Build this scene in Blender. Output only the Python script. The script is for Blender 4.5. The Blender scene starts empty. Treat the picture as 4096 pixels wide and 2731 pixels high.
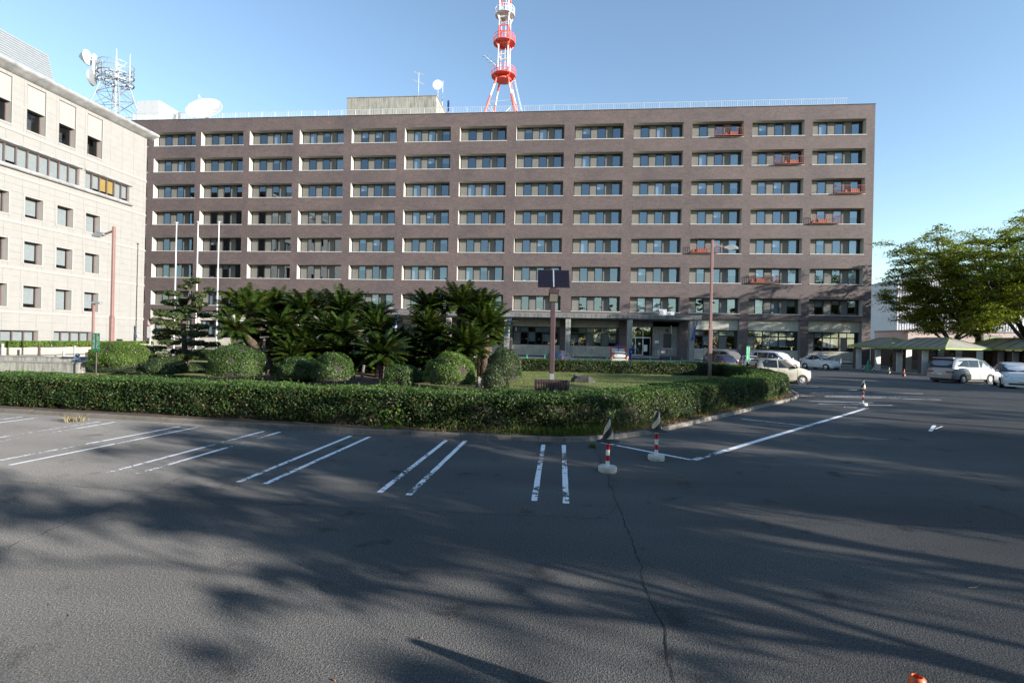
import bpy, bmesh, math, random
import numpy as np
from mathutils import Vector, Matrix, noise as mnoise

rnd = random.Random(7)
rng = np.random.default_rng(11)
R = math.radians
scene = bpy.context.scene
COL = scene.collection

# ------------------------------------------------------------------ camera
CAM_H, YAW, PITCH, ROLL, FOC = 2.25, -0.100, 0.0, -0.0222, 2060.0   # focal length in pixels of a 4096 px frame
fwd = Vector((math.sin(YAW) * math.cos(PITCH), math.cos(YAW) * math.cos(PITCH), math.sin(PITCH)))
rgt0 = Vector((math.cos(YAW), -math.sin(YAW), 0.0))
up0 = rgt0.cross(fwd)
rgt = rgt0 * math.cos(ROLL) - up0 * math.sin(ROLL)
upv = rgt0 * math.sin(ROLL) + up0 * math.cos(ROLL)
cam_d = bpy.data.cameras.new('camera')
cam = bpy.data.objects.new('camera', cam_d)
COL.objects.link(cam)
cam_d.sensor_width = 36.0
cam_d.lens = FOC / 4096.0 * 36.0
cam_d.clip_start = 0.05
cam_d.clip_end = 3000.0
m3 = Matrix((rgt, upv, -fwd)).transposed()
cam.matrix_world = Matrix.Translation((0, 0, CAM_H)) @ m3.to_4x4()
scene.camera = cam

# ------------------------------------------------------------------ sky, sun, exposure
SUN_AZ, SUN_EL = 68.0, 13.0          # degrees from -Y towards +X, and above the horizon
sun_dir = Vector((math.sin(R(SUN_AZ)) * math.cos(R(SUN_EL)), -math.cos(R(SUN_AZ)) * math.cos(R(SUN_EL)), math.sin(R(SUN_EL))))
world = bpy.data.worlds.new('World')
scene.world = world
world.use_nodes = True
wn = world.node_tree
bg = wn.nodes['Background']
sky = wn.nodes.new('ShaderNodeTexSky')
sky.sky_type = 'NISHITA'
sky.sun_disc = False
sky.sun_elevation = R(SUN_EL)
sky.sun_rotation = math.atan2(sun_dir.x, sun_dir.y)
sky.altitude = 0.0
sky.air_density = 1.0
sky.dust_density = 0.0
sky.ozone_density = 1.6
wn.links.new(sky.outputs['Color'], bg.inputs['Color'])
bg.inputs['Strength'].default_value = 0.124
sun_l = bpy.data.lights.new('sun', 'SUN')
sun_l.energy = 5.0
sun_l.angle = R(0.53)
sun_l.color = (1.0, 0.92, 0.82)
sun_o = bpy.data.objects.new('sun', sun_l)
COL.objects.link(sun_o)
sun_o.rotation_euler = sun_dir.to_track_quat('Z', 'Y').to_euler()
sun_o.location = (60, -30, 40)
scene.view_settings.view_transform = 'Standard'
scene.view_settings.look = 'None'
scene.view_settings.gamma = 1.0
scene.view_settings.use_curve_mapping = False
scene.view_settings.exposure = 1.35
try:
    scene.cycles.max_bounces = 6
    scene.cycles.transparent_max_bounces = 12
    scene.cycles.use_denoising = True
    scene.cycles.caustics_reflective = False
    scene.cycles.caustics_refractive = False
except Exception:
    pass

# ------------------------------------------------------------------ pixel helpers (2352 px wide reading of the photograph)
K = 4096.0 / 2352.0
def ray(x, y):
    return fwd * FOC + rgt * (x * K - 2048.0) - upv * (y * K - 1365.5)
def g(x, y, z=0.0):                      # point on the level z
    d = ray(x, y); t = (z - CAM_H) / d.z
    return Vector((d.x * t, d.y * t, z))
def aty(x, y, Y):                        # point on the plane Y
    d = ray(x, y); t = Y / d.y
    return Vector((d.x * t, Y, CAM_H + d.z * t))
def atd(x, y, dep):                      # point at a camera depth
    d = ray(x, y) / FOC
    return Vector((d.x * dep, d.y * dep, CAM_H + d.z * dep))
def ground_at(x, dep, z=0.0):            # under image column x at a depth
    p = atd(x, 790, dep); return Vector((p.x, p.y, z))

# ------------------------------------------------------------------ materials
MATS = {}
def new_mat(name):
    m = bpy.data.materials.new(name); m.use_nodes = True
    nt = m.node_tree
    b = nt.nodes['Principled BSDF']
    MATS[name] = m
    return m, nt, b
def ramp(nt, stops):
    n = nt.nodes.new('ShaderNodeValToRGB')
    e = n.color_ramp.elements
    while len(e) < len(stops): e.new(0.5)
    for i, (p, c) in enumerate(stops):
        e[i].position = p; e[i].color = (c[0], c[1], c[2], 1)
    return n
def pos(nt):
    return nt.nodes.new('ShaderNodeNewGeometry').outputs['Position']
def noise(nt, vec, scale, detail=3.0, rough=0.55):
    n = nt.nodes.new('ShaderNodeTexNoise')
    n.inputs['Scale'].default_value = scale
    n.inputs['Detail'].default_value = detail
    n.inputs['Roughness'].default_value = rough
    if vec is not None: nt.links.new(vec, n.inputs['Vector'])
    return n
def mixc(nt, a, b, fac, mode='MIX'):
    n = nt.nodes.new('ShaderNodeMix'); n.data_type = 'RGBA'; n.blend_type = mode
    for s, v in ((6, a), (7, b)):
        if hasattr(v, 'is_output'): nt.links.new(v, n.inputs[s])
        else: n.inputs[s].default_value = (v[0], v[1], v[2], 1)
    if hasattr(fac, 'is_output'): nt.links.new(fac, n.inputs[0])
    else: n.inputs[0].default_value = fac
    return n.outputs[2]
def bump(nt, b, height, strength, dist):
    n = nt.nodes.new('ShaderNodeBump')
    n.inputs['Strength'].default_value = strength
    n.inputs['Distance'].default_value = dist
    nt.links.new(height, n.inputs['Height'])
    nt.links.new(n.outputs['Normal'], b.inputs['Normal'])
def scaled(nt, vec, s):
    n = nt.nodes.new('ShaderNodeMapping'); n.inputs['Scale'].default_value = s
    nt.links.new(vec, n.inputs['Vector']); return n.outputs['Vector']

def plain(name, col, rough=0.6, metal=0.0, var=0.12, vscale=3.0, spec=0.5, bmp=0.0, bscale=40.0):
    m, nt, b = new_mat(name)
    p = pos(nt)
    n1 = noise(nt, p, vscale, 4.0)
    lo = [c * (1 - var) for c in col]; hi = [min(1, c * (1 + var)) for c in col]
    rp = ramp(nt, [(0.3, lo), (0.7, hi)])
    nt.links.new(n1.outputs['Fac'], rp.inputs['Fac'])
    nt.links.new(rp.outputs['Color'], b.inputs['Base Color'])
    b.inputs['Roughness'].default_value = rough
    b.inputs['Metallic'].default_value = metal
    b.inputs['Specular IOR Level'].default_value = spec
    if bmp:
        n2 = noise(nt, p, bscale, 3.0); bump(nt, b, n2.outputs['Fac'], bmp, 0.02)
    return m

def leaf_mat(name, c_lo, c_hi, trans=0.30, rough=0.45, spec=0.5, patch=0.6, dead=None):
    m, nt, b = new_mat(name)
    geo = nt.nodes.new('ShaderNodeNewGeometry')
    rp = ramp(nt, [(0.0, c_lo), (0.85, c_hi)] + ([(0.97, dead)] if dead else []))
    nt.links.new(geo.outputs['Random Per Island'], rp.inputs['Fac'])
    n1 = noise(nt, geo.outputs['Position'], patch, 2.0)
    rp2 = ramp(nt, [(0.35, (0.65, 0.72, 0.7)), (0.65, (1.1, 1.05, 0.9))])
    nt.links.new(n1.outputs['Fac'], rp2.inputs['Fac'])
    c = mixc(nt, rp.outputs['Color'], rp2.outputs['Color'], 1.0, 'MULTIPLY')
    nt.links.new(c, b.inputs['Base Color'])
    b.inputs['Roughness'].default_value = rough
    b.inputs['Specular IOR Level'].default_value = spec
    tr = nt.nodes.new('ShaderNodeBsdfTranslucent')
    cc = mixc(nt, c, (1.25, 1.25, 0.5), 1.0, 'MULTIPLY')
    nt.links.new(cc, tr.inputs['Color'])
    mx = nt.nodes.new('ShaderNodeMixShader'); mx.inputs['Fac'].default_value = trans
    out = nt.nodes['Material Output']
    nt.links.new(b.outputs['BSDF'], mx.inputs[1]); nt.links.new(tr.outputs['BSDF'], mx.inputs[2])
    nt.links.new(mx.outputs['Shader'], out.inputs['Surface'])
    return m

def glass_mat(name, tint=(0.55, 0.6, 0.62), ior=1.6, rough=0.01, refl=(0.9, 0.95, 1.0)):
    m, nt, b = new_mat(name)
    out = nt.nodes['Material Output']
    nt.nodes.remove(b)
    tr = nt.nodes.new('ShaderNodeBsdfTransparent'); tr.inputs['Color'].default_value = (*tint, 1)
    gl = nt.nodes.new('ShaderNodeBsdfGlossy'); gl.inputs['Color'].default_value = (*refl, 1); gl.inputs['Roughness'].default_value = rough
    geo = nt.nodes.new('ShaderNodeNewGeometry')
    dt = nt.nodes.new('ShaderNodeVectorMath'); dt.operation = 'DOT_PRODUCT'
    nt.links.new(geo.outputs['Normal'], dt.inputs[0]); nt.links.new(geo.outputs['Incoming'], dt.inputs[1])
    def mth(op, a, b=None):
        n = nt.nodes.new('ShaderNodeMath'); n.operation = op
        for i, v in ((0, a), (1, b)):
            if v is None: continue
            if hasattr(v, 'is_output'): nt.links.new(v, n.inputs[i])
            else: n.inputs[i].default_value = v
        return n.outputs[0]
    f0 = ((ior - 1) / (ior + 1)) ** 2
    fr_fac = mth('ADD', mth('MULTIPLY', mth('POWER', mth('SUBTRACT', 1.0, mth('ABSOLUTE', dt.outputs['Value'])), 5.0), 1 - f0), f0)
    n1 = noise(nt, pos(nt), 0.9, 2.0)
    bp = nt.nodes.new('ShaderNodeBump'); bp.inputs['Strength'].default_value = 0.03; bp.inputs['Distance'].default_value = 0.05
    nt.links.new(n1.outputs['Fac'], bp.inputs['Height']); nt.links.new(bp.outputs['Normal'], gl.inputs['Normal'])
    mx = nt.nodes.new('ShaderNodeMixShader')
    nt.links.new(fr_fac, mx.inputs['Fac'])
    nt.links.new(tr.outputs['BSDF'], mx.inputs[1]); nt.links.new(gl.outputs['BSDF'], mx.inputs[2])
    nt.links.new(mx.outputs['Shader'], out.inputs['Surface'])
    return m

def asphalt_mat():
    m, nt, b = new_mat('asphalt')
    p = pos(nt)
    n1 = noise(nt, p, 0.22, 4.0)               # broad patches
    n2 = noise(nt, p, 60.0, 2.0, 0.7)          # aggregate
    n3 = noise(nt, scaled(nt, p, (0.12, 0.5, 1)), 1.0, 3.0)
    v = nt.nodes.new('ShaderNodeTexVoronoi'); v.inputs['Scale'].default_value = 85.0
    nt.links.new(p, v.inputs['Vector'])
    base = ramp(nt, [(0.3, (0.104, 0.104, 0.105)), (0.7, (0.136, 0.135, 0.133))])
    nt.links.new(n1.outputs['Fac'], base.inputs['Fac'])
    sp = ramp(nt, [(0.30, (0.55, 0.55, 0.56)), (0.52, (0.98, 0.98, 0.98)), (0.72, (1.65, 1.62, 1.58))])
    nt.links.new(n2.outputs['Fac'], sp.inputs['Fac'])
    c = mixc(nt, base.outputs['Color'], sp.outputs['Color'], 1.0, 'MULTIPLY')
    st = ramp(nt, [(0.38, (0.84, 0.84, 0.85)), (0.62, (1.05, 1.05, 1.04))])
    nt.links.new(n3.outputs['Fac'], st.inputs['Fac'])
    c = mixc(nt, c, st.outputs['Color'], 1.0, 'MULTIPLY')
    n4 = noise(nt, p, 1.7, 5.0, 0.6)               # oil and tyre marks
    s4 = ramp(nt, [(0.30, (0.62, 0.62, 0.63)), (0.40, (1, 1, 1)), (0.66, (1, 1, 1)), (0.74, (1.16, 1.15, 1.13))])
    nt.links.new(n4.outputs['Fac'], s4.inputs['Fac'])
    c = mixc(nt, c, s4.outputs['Color'], 1.0, 'MULTIPLY')
    nt.links.new(c, b.inputs['Base Color'])
    b.inputs['Roughness'].default_value = 0.95
    b.inputs['Diffuse Roughness'].default_value = 1.0
    b.inputs['Specular IOR Level'].default_value = 0.02
    ad = nt.nodes.new('ShaderNodeMath'); ad.operation = 'ADD'
    nt.links.new(n2.outputs['Fac'], ad.inputs[0]); nt.links.new(v.outputs['Distance'], ad.inputs[1])
    bump(nt, b, ad.outputs[0], 0.55, 0.006)
    return m
asphalt_mat()

def paint_mat():
    m, nt, b = new_mat('road_paint')
    p = pos(nt)
    n1 = noise(nt, p, 9.0, 6.0, 0.75)
    n2 = noise(nt, p, 0.55, 2.0)
    ad = nt.nodes.new('ShaderNodeMath'); ad.operation = 'ADD'
    nt.links.new(n1.outputs['Fac'], ad.inputs[0]); nt.links.new(n2.outputs['Fac'], ad.inputs[1])
    rp = ramp(nt, [(0.44, (0, 0, 0)), (0.47, (1, 1, 1))])
    hf = nt.nodes.new('ShaderNodeMath'); hf.operation = 'MULTIPLY'; hf.inputs[1].default_value = 0.5
    nt.links.new(ad.outputs[0], hf.inputs[0]); nt.links.new(hf.outputs[0], rp.inputs['Fac'])
    b.inputs['Base Color'].default_value = (0.78, 0.79, 0.80, 1); b.inputs['Roughness'].default_value = 0.7
    tr = nt.nodes.new('ShaderNodeBsdfTransparent')
    mx = nt.nodes.new('ShaderNodeMixShader')
    nt.links.new(rp.outputs['Color'], mx.inputs['Fac'])
    nt.links.new(tr.outputs['BSDF'], mx.inputs[1]); nt.links.new(b.outputs['BSDF'], mx.inputs[2])
    nt.links.new(mx.outputs['Shader'], nt.nodes['Material Output'].inputs['Surface'])
paint_mat()

def brick_mat():
    m, nt, b = new_mat('brick')
    p = pos(nt)
    sx = nt.nodes.new('ShaderNodeSeparateXYZ'); nt.links.new(p, sx.inputs[0])
    ad = nt.nodes.new('ShaderNodeMath'); ad.operation = 'ADD'
    nt.links.new(sx.outputs['X'], ad.inputs[0]); nt.links.new(sx.outputs['Y'], ad.inputs[1])
    cb = nt.nodes.new('ShaderNodeCombineXYZ')
    nt.links.new(ad.outputs[0], cb.inputs['X']); nt.links.new(sx.outputs['Z'], cb.inputs['Y'])
    br = nt.nodes.new('ShaderNodeTexBrick')
    nt.links.new(cb.outputs[0], br.inputs['Vector'])
    br.inputs['Scale'].default_value = 1.0
    br.inputs['Brick Width'].default_value = 0.24; br.inputs['Row Height'].default_value = 0.095
    br.inputs['Mortar Size'].default_value = 0.010; br.inputs['Mortar Smooth'].default_value = 0.2
    br.inputs['Color1'].default_value = (0.058, 0.041, 0.041, 1)
    br.inputs['Color2'].default_value = (0.098, 0.072, 0.071, 1)
    br.inputs['Mortar'].default_value = (0.135, 0.122, 0.118, 1)
    br.offset = 0.5
    n1 = noise(nt, p, 0.25, 5.0, 0.65)
    rp = ramp(nt, [(0.32, (0.78, 0.78, 0.82)), (0.5, (1, 0.98, 0.98)), (0.7, (1.22, 1.14, 1.10))])
    nt.links.new(n1.outputs['Fac'], rp.inputs['Fac'])
    c = mixc(nt, br.outputs['Color'], rp.outputs['Color'], 1.0, 'MULTIPLY')
    n2 = noise(nt, scaled(nt, p, (0.8, 0.8, 3.2)), 1.6, 4.0, 0.7)     # horizontal course streaks
    rp2 = ramp(nt, [(0.35, (0.86, 0.87, 0.91)), (0.65, (1.11, 1.08, 1.05))])
    nt.links.new(n2.outputs['Fac'], rp2.inputs['Fac'])
    c = mixc(nt, c, rp2.outputs['Color'], 1.0, 'MULTIPLY')
    n5 = noise(nt, p, 0.8, 6.0, 0.7)                                   # pale lime bloom
    rp5 = ramp(nt, [(0.60, (0, 0, 0)), (0.78, (0.30, 0.30, 0.30))])
    nt.links.new(n5.outputs['Fac'], rp5.inputs['Fac'])
    c = mixc(nt, c, (0.17, 0.155, 0.15), rp5.outputs['Color'])
    nt.links.new(c, b.inputs['Base Color'])
    b.inputs['Roughness'].default_value = 0.75
    bump(nt, b, br.outputs['Fac'], -0.4, 0.01)
brick_mat()

def concrete_mat(name, col, streak=0.35, var=0.17):
    m, nt, b = new_mat(name)
    p = pos(nt)
    n1 = noise(nt, p, 1.1, 5.0, 0.65)
    rp = ramp(nt, [(0.3, [c * (1 - var) for c in col]), (0.7, [c * (1 + var * 0.7) for c in col])])
    nt.links.new(n1.outputs['Fac'], rp.inputs['Fac'])
    n2 = noise(nt, scaled(nt, p, (3.0, 3.0, 0.22)), 2.2, 4.0, 0.7)     # rain streaks
    rp2 = ramp(nt, [(0.38, (1 - streak,) * 3), (0.58, (1, 1, 1))])
    nt.links.new(n2.outputs['Fac'], rp2.inputs['Fac'])
    c = mixc(nt, rp.outputs['Color'], rp2.outputs['Color'], 1.0, 'MULTIPLY')
    n3 = noise(nt, scaled(nt, p, (0.6, 0.6, 14.0)), 1.5, 2.0)
    rp3 = ramp(nt, [(0.4, (1 - var * 0.4,) * 3), (0.6, (1 + var * 0.3,) * 3)])
    nt.links.new(n3.outputs['Fac'], rp3.inputs['Fac'])
    c = mixc(nt, c, rp3.outputs['Color'], 1.0, 'MULTIPLY')
    nt.links.new(c, b.inputs['Base Color'])
    b.inputs['Roughness'].default_value = 0.85
    n4 = noise(nt, p, 25.0, 3.0); bump(nt, b, n4.outputs['Fac'], 0.25, 0.01)
concrete_mat('concrete', (0.27, 0.265, 0.25))
concrete_mat('concrete_board', (0.42, 0.40, 0.34), 0.12)
concrete_mat('concrete_dark', (0.17, 0.17, 0.165), 0.55)
concrete_mat('concrete_old', (0.30, 0.30, 0.27), 0.45)
concrete_mat('kerb_concrete', (0.17, 0.155, 0.135), 0.2)
concrete_mat('sandstone', (0.238, 0.235, 0.226), 0.03, 0.06)
concrete_mat('sandstone_smooth', (0.262, 0.258, 0.248), 0.03, 0.05)
concrete_mat('planter_stone', (0.42, 0.35, 0.27), 0.08)
concrete_mat('paving', (0.36, 0.35, 0.33), 0.1)
plain('grout', (0.30, 0.27, 0.24), 0.9)
plain('cream_paint', (0.42, 0.41, 0.365), 0.7, var=0.06)
plain('sill_metal', (0.50, 0.495, 0.48), 0.5, var=0.05)
plain('frame_dark', (0.018, 0.016, 0.018), 0.4, var=0.1)
plain('frame_brown', (0.12, 0.085, 0.08), 0.45, var=0.1)
plain('screen_mesh', (0.135, 0.134, 0.126), 0.9, var=0.08, vscale=1.5)
plain('screen_dim', (0.13, 0.14, 0.15), 0.9, var=0.15, vscale=1.5)
plain('blind', (0.62, 0.65, 0.68), 0.8, var=0.05)
plain('blind_grey', (0.27, 0.285, 0.295), 0.8, var=0.06)
plain('curtain_ochre', (0.36, 0.235, 0.07), 0.8, var=0.1)
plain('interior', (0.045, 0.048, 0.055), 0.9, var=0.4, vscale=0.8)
plain('interior_light', (0.30, 0.30, 0.31), 0.9, var=0.1, vscale=0.4)
glass_mat('glass', tint=(0.55, 0.60, 0.64), ior=2.7, refl=(0.78, 0.90, 1.0))
glass_mat('glass_clear', tint=(0.80, 0.84, 0.85), ior=1.7)
plain('car_glass', (0.010, 0.012, 0.014), 0.06, var=0.2, vscale=2, spec=0.45)
plain('white_metal', (0.46, 0.48, 0.50), 0.4, var=0.05)
plain('galvanised', (0.26, 0.285, 0.30), 0.5, metal=0.3, var=0.15)
plain('gutter_silver', (0.36, 0.365, 0.37), 0.4, metal=0.3, var=0.3, vscale=1.2)
plain('roof_silver', (0.27, 0.295, 0.315), 0.35, metal=0.2, var=0.06)
plain('tower_red', (0.70, 0.10, 0.07), 0.5, var=0.1)
plain('tower_white', (0.60, 0.60, 0.61), 0.5, var=0.05)
plain('dish_white', (0.55, 0.56, 0.57), 0.5, var=0.04)
plain('balcony_red', (0.22, 0.058, 0.040), 0.6, var=0.15)
plain('balcony_box', (0.34, 0.085, 0.048), 0.6, var=0.1)
plain('lamp_pink', (0.205, 0.115, 0.105), 0.42, var=0.08)
plain('lamp_brown', (0.062, 0.038, 0.042), 0.38, var=0.1)
plain('lamp_lens', (0.42, 0.40, 0.34), 0.3, var=0.05)
plain('solar_cell', (0.008, 0.007, 0.014), 0.35, var=0.25, vscale=8, spec=0.25)
plain('silver_trim', (0.55, 0.57, 0.6), 0.35, metal=0.6, var=0.05)
plain('sign_green', (0.004, 0.16, 0.07), 0.45, var=0.05)
plain('cone_green', (0.01, 0.24, 0.12), 0.5, var=0.1)
plain('cone_orange', (0.62, 0.11, 0.03), 0.5, var=0.15)
plain('white_paint', (0.80, 0.80, 0.78), 0.5, var=0.05)
plain('sign_red', (0.62, 0.04, 0.05), 0.5, var=0.05)
plain('ink_grey', (0.25, 0.26, 0.28), 0.6)
plain('plaque_brown', (0.26, 0.09, 0.075), 0.5)
plain('post_dark', (0.035, 0.025, 0.025), 0.5)
plain('bollard_grey', (0.24, 0.25, 0.27), 0.5)
plain('rubber_black', (0.02, 0.02, 0.022), 0.7)
plain('cone_cream', (0.55, 0.47, 0.33), 0.6, var=0.12)
plain('red_band', (0.50, 0.015, 0.02), 0.3, var=0.05)
plain('base_concrete', (0.50, 0.49, 0.45), 0.8, var=0.12, vscale=8, bmp=0.3)
plain('soil', (0.085, 0.055, 0.036), 0.95, var=0.4, vscale=5, bmp=0.8, bscale=20)
plain('bark', (0.07, 0.055, 0.045), 0.9, var=0.35, vscale=6, bmp=0.8, bscale=18)
plain('bark_dark', (0.030, 0.022, 0.019), 0.9, var=0.35, vscale=6, bmp=0.8, bscale=18)
plain('cycad_trunk', (0.075, 0.05, 0.036), 0.95, var=0.5, vscale=14, bmp=1.0, bscale=22)
plain('wood_prop', (0.10, 0.085, 0.08), 0.9, var=0.2)
plain('rock', (0.040, 0.038, 0.037), 0.85, var=0.5, vscale=3, bmp=1.0, bscale=9)
plain('rock_pale', (0.13, 0.12, 0.11), 0.85, var=0.3, vscale=5, bmp=0.8, bscale=10)
plain('crack', (0.012, 0.011, 0.010), 0.95)
plain('straw', (0.20, 0.165, 0.085), 0.8, var=0.3, vscale=15)
plain('dry_leaf', (0.24, 0.12, 0.06), 0.8, var=0.4, vscale=15)
plain('green_frame', (0.24, 0.33, 0.05), 0.5, var=0.1)
plain('shelter_roof', (0.36, 0.355, 0.31), 0.55, var=0.15, vscale=1.0)
plain('pillar_brown', (0.085, 0.055, 0.05), 0.7, var=0.15)
plain('pillar_white', (0.62, 0.62, 0.60), 0.7, var=0.08)
plain('factory_white', (0.50, 0.50, 0.53), 0.6, var=0.06, vscale=0.4)
plain('factory_pink', (0.42, 0.33, 0.31), 0.8, var=0.1, vscale=0.5)
plain('brace_blue', (0.02, 0.07, 0.26), 0.5, var=0.1)
plain('statue_metal', (0.55, 0.56, 0.58), 0.3, metal=0.7, var=0.25, vscale=10)
plain('water_dark', (0.03, 0.035, 0.035), 0.15)
plain('skin', (0.45, 0.28, 0.20), 0.6)
plain('hair', (0.012, 0.010, 0.010), 0.6)
plain('cloth_blue', (0.022, 0.025, 0.20), 0.85, var=0.2, vscale=9)
plain('cloth_green', (0.03, 0.30, 0.20), 0.85, var=0.1)
plain('cloth_white', (0.5, 0.5, 0.52), 0.85, var=0.15, vscale=20)
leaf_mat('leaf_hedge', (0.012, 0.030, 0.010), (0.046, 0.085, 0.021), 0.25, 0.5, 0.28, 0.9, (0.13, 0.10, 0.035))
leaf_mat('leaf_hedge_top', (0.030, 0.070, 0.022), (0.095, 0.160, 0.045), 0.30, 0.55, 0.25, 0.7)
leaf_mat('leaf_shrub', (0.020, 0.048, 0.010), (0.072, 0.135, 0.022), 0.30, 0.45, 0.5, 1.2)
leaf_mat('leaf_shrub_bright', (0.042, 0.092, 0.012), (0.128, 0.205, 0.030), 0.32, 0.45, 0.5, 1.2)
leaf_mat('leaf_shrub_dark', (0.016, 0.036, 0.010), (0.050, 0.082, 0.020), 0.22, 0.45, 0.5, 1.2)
leaf_mat('leaf_cycad', (0.009, 0.026, 0.006), (0.036, 0.070, 0.011), 0.18, 0.38, 0.45, 0.8, (0.11, 0.085, 0.018))
leaf_mat('leaf_pine', (0.030, 0.058, 0.020), (0.095, 0.120, 0.035), 0.22, 0.45, 0.5, 1.0)
leaf_mat('leaf_tree', (0.065, 0.105, 0.012), (0.225, 0.270, 0.030), 0.50, 0.5, 0.4, 0.5, (0.20, 0.17, 0.03))
leaf_mat('leaf_far', (0.014, 0.030, 0.014), (0.040, 0.060, 0.022), 0.2, 0.6, 0.3, 0.5)
leaf_mat('grass_blade', (0.045, 0.090, 0.014), (0.13, 0.185, 0.035), 0.35, 0.6, 0.3, 0.5, (0.22, 0.19, 0.07))
leaf_mat('weed_leaf', (0.06, 0.16, 0.02), (0.13, 0.28, 0.04), 0.4, 0.4, 0.5, 2.0)

def lawn_mat():
    m, nt, b = new_mat('lawn')
    p = pos(nt)
    n1 = noise(nt, p, 0.6, 4.0); n2 = noise(nt, p, 30.0, 3.0, 0.7)
    r1 = ramp(nt, [(0.3, (0.105, 0.135, 0.030)), (0.7, (0.195, 0.200, 0.055))])
    nt.links.new(n1.outputs['Fac'], r1.inputs['Fac'])
    r2 = ramp(nt, [(0.3, (0.6, 0.62, 0.6)), (0.7, (1.25, 1.2, 1.1))])
    nt.links.new(n2.outputs['Fac'], r2.inputs['Fac'])
    c = mixc(nt, r1.outputs['Color'], r2.outputs['Color'], 1.0, 'MULTIPLY')
    nt.links.new(c, b.inputs['Base Color']); b.inputs['Roughness'].default_value = 0.95
    bump(nt, b, n2.outputs['Fac'], 0.8, 0.03)
lawn_mat()
def paint_car(name, col, metal=0.0, rough=0.25):
    m, nt, b = new_mat(name)
    n1 = noise(nt, pos(nt), 2.0, 3.0)
    rp = ramp(nt, [(0.3, [c * 0.93 for c in col]), (0.7, [min(1, c * 1.05) for c in col])])
    nt.links.new(n1.outputs['Fac'], rp.inputs['Fac']); nt.links.new(rp.outputs['Color'], b.inputs['Base Color'])
    b.inputs['Metallic'].default_value = metal; b.inputs['Roughness'].default_value = rough + 0.1
    b.inputs['Coat Weight'].default_value = 0.6; b.inputs['Coat Roughness'].default_value = 0.08
    return m
paint_car('paint_white', (0.62, 0.635, 0.65)); paint_car('paint_silver', (0.21, 0.22, 0.235), 0.4)
paint_car('paint_beige', (0.40, 0.37, 0.30), 0.15); paint_car('paint_navy', (0.015, 0.018, 0.035))
paint_car('paint_greysilver', (0.24, 0.235, 0.235), 0.4); paint_car('paint_blue', (0.022, 0.030, 0.060), 0.1)
paint_car('paint_cream', (0.50, 0.48, 0.44), 0.1)
plain('tyre', (0.018, 0.018, 0.018), 0.85); plain('rim', (0.55, 0.56, 0.57), 0.3, metal=0.6)
plain('tail_red', (0.20, 0.010, 0.012), 0.2); plain('lamp_clear', (0.55, 0.60, 0.66), 0.12, metal=0.3)
plain('amber', (0.55, 0.20, 0.03), 0.3); plain('plate_white', (0.75, 0.76, 0.74), 0.5, var=0.02)
plain('plate_ink', (0.03, 0.12, 0.06), 0.5); plain('trim_black', (0.012, 0.012, 0.013), 0.5)

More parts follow.
